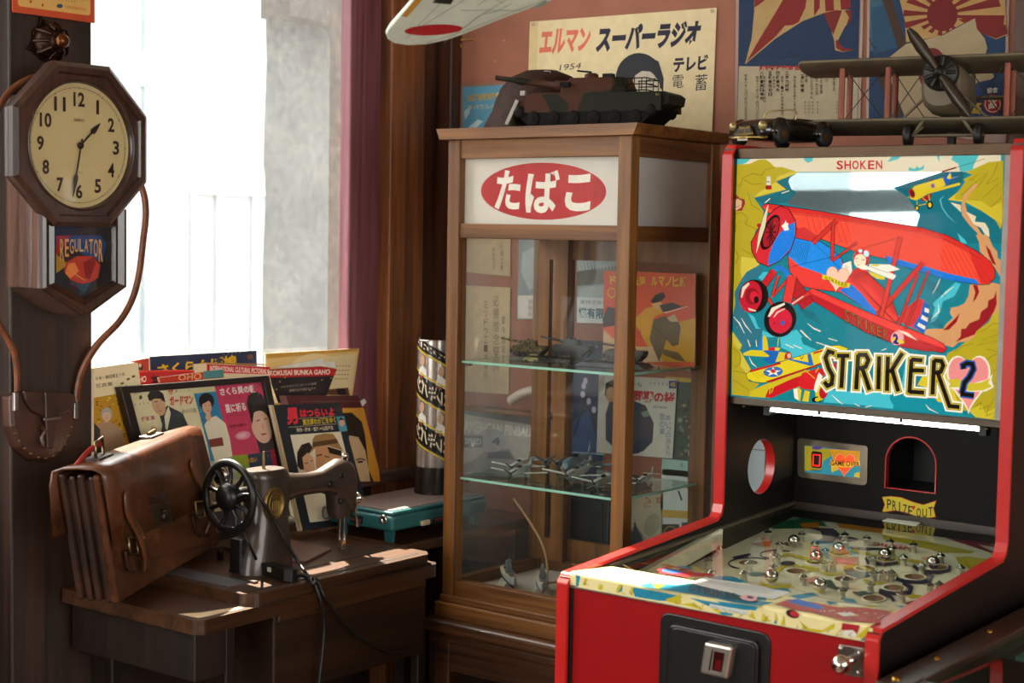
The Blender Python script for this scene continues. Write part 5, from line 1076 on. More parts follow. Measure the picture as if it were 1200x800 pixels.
# top flap wraps over the top and down the front
drop = 0.56
fp = MB(); pr_ = []
for z, dy in ((-0.092, -0.11), (-0.093, -0.02), (-0.088, 0.004), (-0.07, 0.010), (-0.04, 0.012), (-0.012, 0.011), (0.002, 0.006), (0.006, -0.006)): pr_.append((z, dy))
rings_t = [[V((uL - 0.006, hL + dy, z)), V((uR + 0.006, hR + dy, z if z > 0 else z * 0.57))] for z, dy in pr_]
fb = [V((0.025 * 0 + uL * (1 - drop) - 0.004, hL * (1 - drop) + 0.0, 0.008)), V((uR + (BW - uR) * drop * 0.8 + 0.004, hR * (1 - drop * 0.82), 0.008))]
tl = hL * 0.46; tr = hR * 0.40
ul_ = uL * 0.46; ur_ = BW + (uR - BW) * 0.42
rows = [r for r in rings_t] + [[V((uL * 0.8 - 0.005, hL * 0.78, 0.0075)), V((uR + (BW - uR) * 0.25 + 0.005, hR * 0.75, 0.0075))], [V((ul_ - 0.004, tl, 0.0065)), V((ur_ + 0.004, tr, 0.0065))]]
N2 = 8; vs = []; fs = []
for r in rows:
    for j in range(N2 + 1): vs.append(r[0].lerp(r[1], j / N2))
for i in range(len(rows) - 1):
    for j in range(N2): fs.append((i * (N2 + 1) + j, i * (N2 + 1) + j + 1, (i + 1) * (N2 + 1) + j + 1, (i + 1) * (N2 + 1) + j))
fp.add(vs, fs, True); L_(fp, 'flap', m_lea, bc, solid=0.005)
# raised panel under the flap + lock + straps
def px(x, y, z=0.0): q = bf(x, y); a, b = uv(q); return V((a, b, z))
def pxs(pts, z): return [px(x, y, z) for x, y in pts]
C4 = lambda *p: cz(60, 480, p, 4.0)
def bslab(name, pts, z, th, mat, par=None, **k):
    q = pxs(pts, z)
    if (q[1] - q[0]).cross(q[2] - q[0]).z < 0: q.reverse()
    return L_(MB().slab(q, (0, 0, -th)), name, mat, par or bc, **k)
bslab('pocket_panel', C4((350, 480), (640, 360), (745, 630), (440, 715)), 0.004, 0.012, m_lea, bevel=0.005)
lk = bslab('lock_plate', C4((432, 455), (520, 435), (548, 520), (470, 555)), 0.010, 0.004, plain('lock_brass', '#5a4a38', 0.35, 0.8), bevel=0.001)
lc = px(*C4((500, 497))[0], z=0.010); L_(MB().lathe([(0.011, 0), (0.011, 0.006), (0.007, 0.009), (0.0, 0.009)], 18, Matrix.Translation(lc), caps=False), 'lock_knob', plain('lock_knob', '#3b3028', 0.35, 0.8), lk)
L_(MB().cbox(lc + V((-0.002, 0.012, 0.001)), (0.008, 0.004, 0.004)), 'lock_slot', m_dark, lk)
bslab('lock_tab', C4((440, 405), (515, 378), (520, 430), (445, 445)), 0.013, 0.003, m_lead, bevel=0.001)
def strap(pts, w, z0, name):
    q = catmull([px(*p, z=z) for p, z in pts], 5); mb = MB(); vs = []; fs = []
    for i, p in enumerate(q):
        t = (q[min(i + 1, len(q) - 1)] - q[max(i - 1, 0)]).normalized(); s_ = V((0, 0, 1)).cross(t).normalized() * (w / 2 * (0.55 if i in (0, len(q) - 1) else 1))
        vs += [p - s_, p + s_]
    fs = [(2 * i, 2 * i + 1, 2 * i + 3, 2 * i + 2) for i in range(len(q) - 1)]
    mb.add(vs, fs, True); return L_(mb, name, m_lea, bc, solid=0.004)
s1 = strap([(C4((318, 380))[0], 0.014), (C4((322, 480))[0], 0.016), (C4((365, 580))[0], 0.020), (C4((395, 680))[0], 0.020), (C4((405, 760))[0], 0.016)], 0.019, 0, 'strap')
s2 = strap([(C4((625, 235))[0], 0.014), (C4((650, 320))[0], 0.016), (C4((690, 420))[0], 0.022), (C4((705, 520))[0], 0.020), (C4((695, 590))[0], 0.014)], 0.021, 0, 'strap')
def buckle(pts, par):
    q = [px(*p, z=0.013) for p in pts]; mb = MB(); mb.tube(q, 0.003, 8, closed=True); o = L_(mb, 'buckle', m_brass, par)
for so_, cx, cy in ((s1, 350, 640), (s2, 665, 470)):
    buckle(C4((cx - 22, cy - 38), (cx + 18, cy - 42), (cx + 26, cy + 30), (cx - 12, cy + 38)), so_)
    q = [px(*p, z=0.006) for p in C4((cx - 15, cy + 20), (cx - 5, cy + 90), (cx + 25, cy + 120))]
    L_(MB().tube(q, [0.006, 0.006, 0.004], 8, flat=0.5), 'strap_tail', m_lead, bc)
for so_, spots in ((s1, ((348, 545), (362, 580), (380, 610), (385, 660))), (s2, ((668, 385), (680, 410), (687, 440), (692, 480)))):
    for x, y in spots: p = px(*C4((x, y))[0], z=0.0225); L_(MB().lathe([(0.002, 0), (0.002, 0.001), (0, 0.001)], 8, Matrix.Translation(p), caps=False), 'strap_hole', m_dark, so_)
# handle fittings on the top: two metal staples and a red leather handle stub
hm = plain('red_leather', '#8c1f18', 0.4)
for t_, nm in ((0.20, 'handle_ring'), (0.72, 'handle_ring')):
    u0 = uL + (uR - uL) * t_; h0 = hL + (hR - hL) * t_ + 0.012
    b_ = MB(); b_.box((u0 - 0.026, h0, -0.058), (u0 + 0.026, h0 + 0.006, -0.030)); o = L_(b_, 'handle_mount', m_lead, bc, bevel=0.002)
    if t_ < 0.5: L_(MB().tube([V((u0 - 0.014, h0 + 0.004, -0.044)), V((u0 - 0.014, h0 + 0.030, -0.044)), V((u0 + 0.012, h0 + 0.036, -0.044)), V((u0 + 0.014, h0 + 0.004, -0.044))], 0.0035, 8, closed=True), nm, m_brass, o)
    else: L_(MB().tube([V((u0 - 0.014, h0 + 0.008, -0.044)), V((u0 + 0.014, h0 + 0.010, -0.044))], 0.004, 8), nm, m_brass, o)
u0 = uL + (uR - uL) * 0.20; h0 = hL + 0.012
L_(MB().tube(catmull([V((u0 + 0.004, h0 + 0.028, -0.044)), V((u0 - 0.03, h0 + 0.018, -0.05)), V((u0 - 0.06, h0 - 0.004, -0.06))], 5), 0.006, 8, flat=0.6), 'handle_stub', hm, bc)

# ================================================================== WALL CLOCK
m_clk = wood('clock_wood', '#1f100b', '#44291d', 'Z', 1.2, 0.3, 0.06, coat=0.6)
m_clks = wood('clock_side_wood', '#3a2820', '#6a5044', 'Z', 1.2, 0.2, 0.05, coat=1.0)
CKY, CKZ, CKR = 1.7535, 1.556, 0.1425
XF = -2.300
ck = thing('wall_clock', 'octagonal wooden wall clock with cream dial on the dark pillar', 'clock', (-2.42, CKY, 1.25))
def octa(r, x, flat=True): return [V((x, CKY + r / math.cos(R(22.5)) * math.cos(R(22.5 + 45 * i)), CKZ + r / math.cos(R(22.5)) * math.sin(R(22.5 + 45 * i)))) for i in range(8)]
rimn = 64; DR = 0.109
fr = MB()
fr.loft([octa(CKR - 0.05, XF - 0.032), octa(CKR - 0.002, XF - 0.032), octa(CKR - 0.001, XF - 0.022), octa(CKR, XF - 0.018), octa(CKR, XF - 0.006), octa(CKR - 0.008, XF), octa(CKR - 0.018, XF), octa(CKR - 0.021, XF - 0.006)], caps=False, smooth=False)
# flat face from octagon to round opening
o8 = octa(CKR - 0.021, XF - 0.006); oc = []
for i in range(8):
    for j in range(8): oc.append(o8[i].lerp(o8[(i + 1) % 8], j / 8))
ci = lambda r, x: [V((x, CKY + r * math.cos(R(22.5 + 360 * k / 64)), CKZ + r * math.sin(R(22.5 + 360 * k / 64)))) for k in range(64)]
fr.loft([oc, ci(DR + 0.006, XF - 0.006)], caps=False, smooth=False)
fr.loft([ci(DR + 0.006, XF - 0.006), ci(DR + 0.005, XF - 0.003), ci(DR + 0.002, XF - 0.003), ci(DR, XF - 0.016)], caps=False)
fr.build('octagon_frame', m_clk, ck)
dl = MB(); dl.add(ci(DR + 0.002, XF - 0.016), [tuple(range(64))]); dlo = dl.build('dial', plain('dial_cream', '#b8a678', 0.5, var=0.04, scale=8), ck)
PD = Print((XF - 0.0155, 0, 0), (1, 0, 0))
def dp2(a, r): return (CKY + r * math.sin(R(a)), CKZ + r * math.cos(R(a)))      # a = degrees clockwise from 12 as seen
class WPrint(Print):
    """same, but coordinates are (u, v) metres on a plane"""
    def __init__(s, f, N): super().__init__((0, 0, 0), N); s.f = f
    def pt(s, p): return s.f(p[0], p[1]) + s.N * (s.k * s.EPS)
PD = WPrint(lambda u, v: V((XF - 0.0155, u, v)), (1, 0, 0))
ink = '#2a120c'
for h in range(1, 13):
    y, z = dp2(h * 30, DR * 0.74); w = 0.024 if h >= 10 else 0.006 if h == 1 else 0.014
    PD.text(str(h), [(y - w / 2, z + 0.0125), (y + w / 2, z + 0.0125), (y + w / 2, z - 0.0125), (y - w / 2, z - 0.0125)], ink, 0.03)
PD.line([dp2(a, DR * 0.925) for a in range(0, 360, 6)], 0.0006, ink, True)
for a in range(0, 360, 6): PD.line([dp2(a, DR * (0.905 if a % 30 == 0 else 0.915)), dp2(a, DR * 0.935)], 0.0014 if a % 30 == 0 else 0.0006, ink); PD.k -= 1
PD.k += 1
PD.text('SEIKO', [(CKY - 0.011, CKZ + 0.047), (CKY + 0.011, CKZ + 0.047), (CKY + 0.011, CKZ + 0.042), (CKY - 0.011, CKZ + 0.042)], '#5a4a30', 0.01)
PD.text('QUARTZ', [(CKY - 0.007, CKZ - 0.046), (CKY + 0.007, CKZ - 0.046), (CKY + 0.007, CKZ - 0.049), (CKY - 0.007, CKZ - 0.049)], '#5a4a30')
PD.build('dial_print', printed('dial_ink', 0.5), dlo)
def hand(name, ang, ln, tail, w, bulge, x):
    d_ = V((0, math.sin(R(ang)), math.cos(R(ang)))); s_ = V((0, d_.z, -d_.y)); c = V((x, CKY, CKZ))
    pts = [(-tail, w), (ln * 0.55, w), (ln * 0.62, bulge), (ln * 0.72, bulge * 0.9), (ln, 0.0003)]
    ol = [c + d_ * a + s_ * b for a, b in pts] + [c + d_ * a - s_ * b for a, b in reversed(pts)]
    return MB().slab(ol, (0.0012, 0, 0)).build(name, plain('hand_black', '#1c0f0c', 0.4), ck)
hand('hour_hand', 46, 0.060, 0.004, 0.0015, 0.0052, XF - 0.012); hand('minute_hand', 191, 0.092, 0.012, 0.0012, 0.0042, XF - 0.010)
MB().lathe([(0.006, 0), (0.006, 0.003), (0.003, 0.005)], 16, T(XF - 0.012, CKY, CKZ) @ rot(90, 'Y')).build('hand_boss', MATS['hand_black'], ck)
gd = MB(); gd.add(ci(DR + 0.004, XF - 0.005), [tuple(range(64))]); gd.build('dial_glass', glass('clock_glass', (0.99, 0.99, 0.98), ior=1.4), ck)
# lower case with pointed door
y0, y1 = at(51, 300, 'X', XF - 0.012).y, at(149, 300, 'X', XF - 0.012).y; za, zb, zc = CKZ - 0.11, at(51, 338, 'X', XF - 0.012).z, at(102, 371, 'X', XF - 0.012).z; ym = (y0 + y1) / 2
pent = lambda g, ga=1.25: [(y0 + g, za), (y0 + g, zb + g * 0.4), (ym, zc + g * ga), (y1 - g, zb + g * 0.4), (y1 - g, za)]
_bd = [(y0, CKZ + 0.085), (y0, zb), (ym, zc), (y1, zb), (y1, CKZ + 0.085)]
MB().prism(_bd, 'X', -2.419, XF - 0.033).build('clock_body', m_clks, ck)
MB().prism(pent(0.0), 'X', XF - 0.034, XF - 0.024).build('lower_case', m_clks, ck)
dr_ = MB()
r0 = [V((XF - 0.024, *p)) for p in pent(0.0)]; r1 = [V((XF - 0.014, *p)) for p in pent(0.0)]; r2 = [V((XF - 0.012, *p)) for p in pent(0.006)]; r3 = [V((XF - 0.018, *p)) for p in pent(0.016)]; r4 = [V((XF - 0.014, *p)) for p in pent(0.024)]; r5 = [V((XF - 0.022, *p)) for p in pent(0.028)]
dr_.loft([r0, r1, r2, r3, r4, r5], caps=False, smooth=False); dro = dr_.build('pendulum_door', m_clk, ck)
pb = MB(); pb.add([V((XF - 0.0215, *p)) for p in pent(0.026)], [(0, 1, 2, 3, 4)]); pbo = pb.build('door_picture', plain('picture_dark', '#141319', 0.3), ck)
K2 = lambda *p: cz(0, 200, p, 4.0)
PP = Print((XF - 0.021, 0, 0), (1, 0, 0))
PP.poly(K2((263, 305), (340, 302), (320, 330), (263, 400)), '#8c2118').poly(K2((340, 302), (470, 302), (500, 340), (480, 420), (400, 400), (300, 330)), '#143a6e').poly(K2((263, 390), (300, 420), (320, 440), (263, 480)), '#9a7a26').poly(K2((300, 470), (310, 430), (360, 400), (430, 400), (470, 440), (460, 500), (400, 540), (330, 510)), '#a83222').poly(K2((305, 480), (320, 435), (350, 430), (370, 470), (330, 505)), '#d5763a').poly(K2((390, 430), (440, 400), (450, 430), (420, 510), (400, 500)), '#7a1818').poly(K2((320, 515), (390, 530), (430, 520), (395, 575)), '#2c4250').line(K2((320, 450), (345, 480), (400, 515)), 1.0, '#c9923a')
for i, ch in enumerate('REGULATOR'):
    t = i / 8; ed_ = abs(t - 0.5) * 2; PP.htext(ch, 70.3 + i * 5.65, 280 + 0.5 * t - 0.6 * (1 - ed_), 4.6, 15 + 11 * ed_ ** 2.2, '#c79a5a', 0, 0.012)
PP.build('picture_print', printed('picture_ink', 0.35), pbo)
pgm = MB(); pgm.add([V((XF - 0.0165, *p)) for p in pent(0.023)], [(0, 1, 2, 3, 4)]); pgm.build('door_glass', MATS['clock_glass'], ck)

# orange calendar sheet, top left, on the pillar
XP = -2.4185
cal = thing('wall_calendar', 'orange bordered paper calendar pinned above the clock', 'calendar', (XP, 1.75, 1.76))
CN = V((1, -0.06, 0)).normalized(); CO = V((-2.408, 1.77, 1.8))
sheet('sheet', plain('calendar_orange', '#b8431c', 0.6), cal, [(14, -60), (111, -50), (111, 27), (15, 14)], CO, CN, 0.003)
PC = Print(CO, CN); PC.poly(rq((21, -55), (106, -45), (106, 18.5), (21, 7), 4), '#d2a55a').ell(70, 7, 3.6, 2.4, '#2d4a62').ell(36, 2, 1.4, 2, '#b0451c').ell(50, 6, 1.2, 2, '#b0451c').text('日本経済新聞株式会社', [(76, 6), (101, 9.5), (101, 13), (76, 9.5)], '#b0451c').text('・・・・・・', [(70, -1), (88, 1), (88, 3), (70, 1)], '#5a4020').text('ｶﾚﾝﾀﾞｰ', [(88, -3), (103, -1), (103, 2), (88, 0)], '#4a5a62')
PC.build('print', printed('calendar_ink', 0.6), cal)
# bronze rosette with a small knob
rc = at(62, 49, 'X', -2.40)
ro = thing('bronze_rosette', 'dark bronze four-pointed rosette fixed to the pillar above the clock', 'ornament', (XP, rc.y, rc.z))
m_bz = plain('bronze', '#2a160d', 0.32, 0.7, var=0.35, scale=60)
Mr = T(XP + 0.001, rc.y, rc.z) @ rot(90, 'Y') @ rot(20, 'Z')
star = [(0.048 if i % 4 == 0 else 0.031 if i % 2 else 0.036) for i in range(16)]
fl_ = [Mr @ V((r_ * math.cos(2 * math.pi * i / 16), r_ * math.sin(2 * math.pi * i / 16), 0.0)) for i, r_ in enumerate(star)]
MB().slab(fl_, (0.006, 0, 0)).build('flange', m_bz, ro, bevel=0.001)
dm = MB(); dm.lathe([(0.034, 0.005), (0.035, 0.012), (0.030, 0.024), (0.022, 0.034), (0.014, 0.039)], 20, Mr); dm.build('dome', m_bz, ro)
for i in range(10):
    a = 2 * math.pi * i / 10; MB().tube([Mr @ V((0.035 * math.cos(a), 0.035 * math.sin(a), 0.010)), Mr @ V((0.031 * math.cos(a), 0.031 * math.sin(a), 0.024)), Mr @ V((0.02 * math.cos(a), 0.02 * math.sin(a), 0.037))], 0.0038, 6).build('petal', m_bz, ro)
MB().lathe([(0.011, 0.036), (0.013, 0.042), (0.012, 0.050), (0.006, 0.055), (0.0, 0.055)], 16, Mr, caps=False).build('knob', plain('bronze_bright', '#5a3218', 0.28, 0.8), ro)
# calendar hook
# ================================================================== LEATHER POUCH
m_pou = leather('pouch_leather', '#24120c', '#4a2a1c', 0.36, 14, 0.3)
m_str = leather('strap_leather', '#5a2e18', '#8f5430', 0.4, 20, 0.2)
G3 = lambda *p: cz(0, 380, p, 4.0)
po = thing('leather_pouch', 'small dark leather saddle pouch hanging on the pillar by its strap', 'bag', (XP, 1.79, 0.98))
def pp_(pts, X): return [at(x, y, 'X', X) for x, y in pts]
out_ = G3((50, 335), (70, 330), (200, 315), (350, 330), (358, 400), (340, 520), (300, 600), (230, 645), (160, 635), (90, 580), (55, 480))
q = pp_(out_, -2.385)
MB().slab(q, (-0.032, 0, 0)).build('body', m_pou, po, bevel=0.007, seg=3)
flp = G3((112, 312), (200, 314), (355, 330), (358, 365), (330, 405), (270, 430), (200, 432), (150, 405), (120, 360))
MB().slab(pp_(flp, -2.377), (-0.008, 0, 0)).build('flap', m_pou, po, bevel=0.003)
MB().slab(pp_(G3((212, 318), (270, 322), (265, 440), (250, 585), (222, 580), (215, 440)), -2.372), (-0.006, 0, 0)).build('closing_strap', m_pou, po, bevel=0.002)
bk = pp_(G3((205, 440), (288, 430), (286, 445), (207, 455)), -2.369); MB().slab(bk, (-0.004, 0, 0)).build('buckle', m_steel, po, bevel=0.001)
MB().tube(pp_(G3((195, 480), (212, 500), (195, 530), (205, 570)), -2.370), 0.004, 8).build('toggle', m_pou, po)
for i, (x, y) in enumerate(G3((60, 470), (72, 510), (90, 545), (115, 580), (145, 605), (180, 622), (215, 626), (250, 615), (280, 590), (305, 560), (322, 520), (335, 480))):
    c = at(x, y, 'X', -2.3845); MB().cbox(c, (0.0016, 0.005, 0.002)).build('stitch', plain('thread', '#8a6a44', 0.6), po)
for x, y in G3((72, 362), (352, 400)):
    c = at(x, y, 'X', -2.384); MB().cbox(c, (0.008, 0.010, 0.034)).build('ring', m_steel, po, bevel=0.002)
def ribbon(pts, w, mat, name, par, X):
    q = catmull([at(x, y, 'X', X + dx) for x, y, dx in pts], 6); vs = []; fs = []
    for i, p in enumerate(q):
        t = (q[min(i + 1, len(q) - 1)] - q[max(i - 1, 0)]).normalized(); s_ = V((1, 0, 0)).cross(t).normalized() * w / 2; vs += [p - s_, p + s_]
    fs = [(2 * i, 2 * i + 1, 2 * i + 3, 2 * i + 2) for i in range(len(q) - 1)]
    return MB().add(vs, fs, True).build(name, mat, par, solid=0.003)
ribbon([(20, 470, 0), (20, 440, 0), (17, 415, 0), (8, 395, 0), (-2, 378, 0), (-14, 340, 0), (-16, 240, 0), (-10, 150, 0), (2, 121, 0), (14, 105, 0.0), (33, 93, 0), (50, 90, 0)], 0.012, m_str, 'shoulder_strap', po, -2.405)
ribbon([(89, 470, 0), (93, 445, 0), (101, 424, 0.004), (117, 400, 0.008), (140, 376, 0.01), (155, 350, 0.01), (163, 320, 0.01), (168, 280, 0.01), (171, 250, 0.008), (168, 225, 0.004), (158, 205, 0)], 0.0135, m_str, 'shoulder_strap', po, -2.405)

# ================================================================== PRINTED THINGS LEANING AT THE WINDOW
def lean(x, z, tilt, yaw=0.0):
    """plane through (x, ., z), leaning back by tilt"""
    N = V((math.cos(R(tilt)), 0, math.sin(R(tilt)))); N = Matrix.Rotation(R(yaw), 3, 'Z') @ N
    return V((x, 2.25, z)), N
m_paper = printed('cover_ink', 0.35, coat=0.25, var=0.05)
m_pages = plain('page_edges', '#d8cfb8', 0.8, var=0.08)
def book(name, label, cat, corners, pl, thick, col, group=None, edge=None):
    """body sheet + printed cover; returns the print to draw on"""
    O, N = pl; q = pxpoly(corners, O, N); c = sum(q, V()) / len(q)
    lo = min(q, key=lambda p: p.z)
    t = thing(name, label, cat, (c.x, c.y, lo.z), group=group)
    sheet('pages', edge or m_pages, t, corners, O, N, thick, bevel=0.0)
    P = Print(O + N * 0.0003, N); P.poly(corners, col); P.t = t
    return P
def portrait(P, x, y, w, h, skin, hair, cloth, side=0):
    """simple printed head and shoulders"""
    P.ell(x, y - h * 0.05, w * 0.62, h * 0.62, hair); P.poly([(x - w * 1.1, y + h * 1.5), (x - w * 0.9, y + h * 0.85), (x - w * 0.3, y + h * 0.55), (x + w * 0.3, y + h * 0.55), (x + w * 0.9, y + h * 0.85), (x + w * 1.1, y + h * 1.5)], cloth)
    P.poly([(x - w * 0.18, y + h * 0.35), (x + w * 0.18, y + h * 0.35), (x + w * 0.2, y + h * 0.68), (x, y + h * 0.85), (x - w * 0.2, y + h * 0.68)], skin)
    P.ell(x + side * w * 0.06, y + h * 0.06, w * 0.44, h * 0.52, skin); P.poly([(x - w * 0.48, y - h * 0.05), (x - w * 0.3, y - h * 0.42), (x + w * 0.1, y - h * 0.5), (x + w * 0.45, y - h * 0.3), (x + w * 0.48, y), (x + w * 0.3, y - h * 0.22), (x - w * 0.2, y - h * 0.2)], hair)
    for s_ in (-1, 1):
        P.ell(x + side * w * 0.1 + s_ * w * 0.18, y + h * 0.02, w * 0.08, h * 0.035, hair); P.line([(x + side * w * 0.1 + s_ * w * 0.08, y - h * 0.07), (x + side * w * 0.1 + s_ * w * 0.28, y - h * 0.075)], h * 0.03, hair)
    P.line([(x + side * w * 0.12, y + h * 0.05), (x + side * w * 0.16, y + h * 0.18)], w * 0.05, '#8a5a40'); P.ell(x + side * w * 0.1, y + h * 0.3, w * 0.13, h * 0.035, '#a4473c')
H6 = lambda *p: cz(100, 390, p, 5.0); H7 = lambda *p: cz(300, 390, p, 5.0)
GRP = 'records, books and magazines leaning at the window'
bk_ = lambda x, t=3.0: lean(x, 1.10, t)
# back row, standing on the sill
P = book('record_sleeve', 'dark blue record sleeve with big yellow brush lettering at the back', 'record', H6((378, 138), (1003, 102), (1010, 330), (385, 360)), bk_(-2.474), 0.004, '#2c3350', GRP)
P.text('さくらんぼ娘', [(184, 427), (278, 415), (279, 431), (186, 440)], '#e3b021', 0.04).ell(293, 418, 3.4, 3, '#7a4a30').text('・・・・・', [(262, 414), (282, 412), (282, 414), (262, 416)], '#8a90a8'); P.build('cover', m_paper, P.t)
P = book('picture_card', 'cream calendar card with worn top edge beside the purple window stile', 'card', [(311, 414), (421, 408), (412, 470), (416, 500), (330, 520), (311, 480)], bk_(-2.470), 0.003, '#dcb878', GRP)
P.poly(H7((60, 125), (600, 92), (598, 105), (62, 150)), '#c9963f').ell(370, 440, 34, 26, '#e5cb92').poly(H7((425, 140), (585, 120), (560, 330), (440, 330)), '#e0cc9c')
for i in range(4):
    for j in range(5): P.rect(394 + j * 3.4 - i * 0.6, 428 + i * 5, 396 + j * 3.4 - i * 0.6, 429.4 + i * 5, '#9a8a66'); P.k -= 1
P.k += 1; P.poly(H7((425, 330), (540, 320), (548, 365), (415, 362)), '#6a4028').poly(H7((470, 325), (520, 325), (530, 362), (480, 362)), '#1d1a20'); P.build('cover', m_paper, P.t)
P = book('booklet', 'thin red booklet peeking out left of the blue record sleeve', 'book', [(148, 424), (174.5, 419), (176, 460), (150, 462)], bk_(-2.478), 0.003, '#b8412c', GRP)
P.ell(164, 430, 3.5, 4.5, '#3a2430').ell(164, 428, 1.8, 2.2, '#d8b090'); P.build('cover', m_paper, P.t)
P = book('magazine', 'red magazine with white lettering below the blue record sleeve', 'magazine', [(158, 434), (217, 433), (246, 436), (246, 470), (162, 470)], bk_(-2.466), 0.004, '#b81f22', GRP)
P.text('HO', [(163, 441), (171.5, 440), (171.5, 447.5), (163, 448)], '#e8d8c8', 0.02).text('立', [(176, 439.5), (186, 438.5), (187, 448), (178, 449)], '#201618', 0.05).line([(159, 435.5), (217, 434), (246, 436.5)], 1.4, '#d8483a'); P.build('cover', m_paper, P.t)
P = book('pictorial', 'cultural pictorial with red title band standing behind the black frame', 'magazine', H6((640, 182), (700, 178), (1085, 198), (1080, 300), (645, 300)), bk_(-2.464), 0.005, '#d8c4a0', GRP)
P.poly(H6((712, 182), (1083, 200), (1075, 243), (712, 232)), '#c01c2a').text('INTERNATIONAL CULTURAL PICTORIAL', [(246, 428.2), (313, 432), (312, 438), (246, 434.5)], '#f0dcd0', 0.02).poly(H6((640, 182), (700, 178), (1060, 190), (1055, 182), (700, 172)), '#b07a40'); P.build('cover', m_paper, P.t)
P = book('magazine', 'orange and teal magazine spine lying across behind the black frame', 'magazine', H6((430, 262), (810, 212), (812, 262), (440, 290)), lean(-2.452, 1.10, 3), 0.006, '#c4391f', GRP)
P.poly(H6((690, 225), (808, 213), (810, 262), (692, 268)), '#4c8488').text('OHO', H6((545, 245), (680, 232), (680, 272), (545, 280)), '#e4a878', 0.02).text('・・・・・', H6((470, 262), (600, 246), (600, 256), (470, 272)), '#6a1a12'); P.build('cover', m_paper, P.t)
P = book('photo_book', 'cream photo book showing an elderly lady in kimono beside the pillar', 'book', [(110, 431), (157, 424.5), (161.5, 425), (180, 560), (110, 575)], lean(-2.446, 1.10, 3), 0.012, '#e6d6ae', GRP)
P.poly([(110, 466), (144, 460), (155, 520), (160, 560), (110, 572)], '#b98a24')
for i in range(60): x = random.uniform(111, 146); y = random.uniform(466, 520); P.ell(x, y, random.uniform(0.8, 2.2), random.uniform(0.6, 1.6), random.choice(['#d8a82a', '#8a5a18', '#5c4a1c', '#c9781e', '#e0b840']), 0, 6); P.k -= 1
P.k += 1
portrait(P, 125, 486, 11, 13, '#d8b090', '#a9a29a', '#b08a70'); P.poly([(118, 505), (124, 494), (132, 496), (143, 505), (147, 530), (146, 560), (112, 565)], '#a8886c').poly([(110, 495), (117, 503), (119, 560), (110, 568)], '#3a3836').text('十年・御成婚五十年', [(111.5, 441.5), (146, 436), (146.5, 440.5), (112, 446)], '#4a3a2a').text('写真集', [(112, 450), (132, 447), (132, 451.5), (112, 455)], '#4a3a2a')
for x, y in ((143, 449), (150, 444), (156, 441), (147, 453)): P.ell(x, y, 2.2, 1.4, '#6a6430', -20)
P.build('cover', m_paper, P.t)
P = book('pictorial', 'dark pictorial with red band reading across its top, pages fanned', 'magazine', H7((75, 215), (380, 195), (472, 212), (410, 375), (130, 410), (90, 300)), lean(-2.458, 1.10, 4), 0.010, '#241c22', GRP)
P.poly(H7((75, 217), (380, 196), (472, 212), (460, 250), (80, 262)), '#b91c22').text('KOKUSAI BUNKA GAHO', [(315.5, 434), (387, 432.5), (386.5, 438.5), (316, 440)], '#e9d8c8', 0.03).text('クリスマスプレゼントに画報', [(329, 452), (371, 447.5), (371, 450.5), (329, 455)], '#b8a894').text('国際文化が選ばれます', [(339, 456), (370, 453), (370, 456), (339, 459)], '#b8a894')
for x, y in ((328, 447), (334, 442), (377, 445), (324, 456), (388, 443), (363, 457)): P.ell(x, y, 0.8, 0.8, '#d8a02a', 0, 6)
P.build('cover', m_paper, P.t)
fp_ = sheet('fanned_pages', plain('page_white', '#cfccc2', 0.7), P.t, H7((100, 205), (390, 148), (395, 168), (460, 168), (470, 205), (380, 196)), lean(-2.463, 1.10, 4)[0], lean(-2.463, 1.10, 4)[1], 0.004)
# maroon boxed book with a woman's face
mb_pl = lean(-2.418, 1.0, 4)
P = book('boxed_book', 'maroon boxed book with close-up of a dark-haired woman', 'book', H7((175, 368), (598, 366), (640, 520), (730, 800), (735, 880), (560, 880), (250, 600)), mb_pl, 0.022, '#4c1d1e', GRP, plain('maroon_box', '#43191a', 0.5))
P.poly(H7((505, 440), (630, 438), (720, 800), (728, 870), (560, 870)), '#c98a2c').poly(H7((500, 470), (560, 465), (620, 520), (640, 600), (660, 800), (690, 870), (540, 870)), '#2c2018').poly(H7((545, 600), (600, 610), (640, 690), (660, 800), (670, 870), (540, 870)), '#c9a77c').line(H7((585, 745), (610, 735), (640, 745)), 1.4, '#2c2018').ell(422, 541, 3.4, 1.4, '#2c2018').line(H7((260, 402), (605, 400)), 0.6, '#7a4a38')
P.build('cover', m_paper, P.t)
tagp = sheet('price_sticker', plain('sticker', '#c9c6be', 0.5), P.t, H7((612, 400), (635, 385), (648, 405), (625, 430)), mb_pl[0] + mb_pl[1] * 0.002, mb_pl[1], 0.001)
# big black frame with three record sleeves behind glass
FO, FN = lean(-2.392, LZ, 5.5)
fo = onp(300, 625, FO, FN)
fr_ = thing('framed_sleeves', 'black frame holding three old record sleeves behind glass', 'picture frame', (-2.378, 2.2, LZ))
fc = [(141, 453), (315.5, 439.5), (349, 613), (191, 648)]
fin = [(153, 460.5), (309, 447.5), (340, 604), (199, 637)]
m_frm = plain('frame_black', '#1d1512', 0.35, var=0.2)
for i, nm in ((0, 'frame_rail'), (1, 'frame_rail'), (2, 'frame_rail'), (3, 'frame_rail')):
    j = (i + 1) % 4; sheet(nm, m_frm, fr_, [fc[i], fc[j], fin[j], fin[i]], FO, FN, 0.018, bevel=0.0015)
IO = FO - FN * 0.008
bkp = sheet('mount', plain('mount_cream', '#cbbf9c', 0.6), fr_, [(148, 457), (312, 444), (344, 608), (196, 641)], IO, FN, 0.004)
P = Print(IO + FN * 0.0003, FN)
s1_ = [(154, 459), (224, 453), (252, 542), (262, 628), (196, 638)]
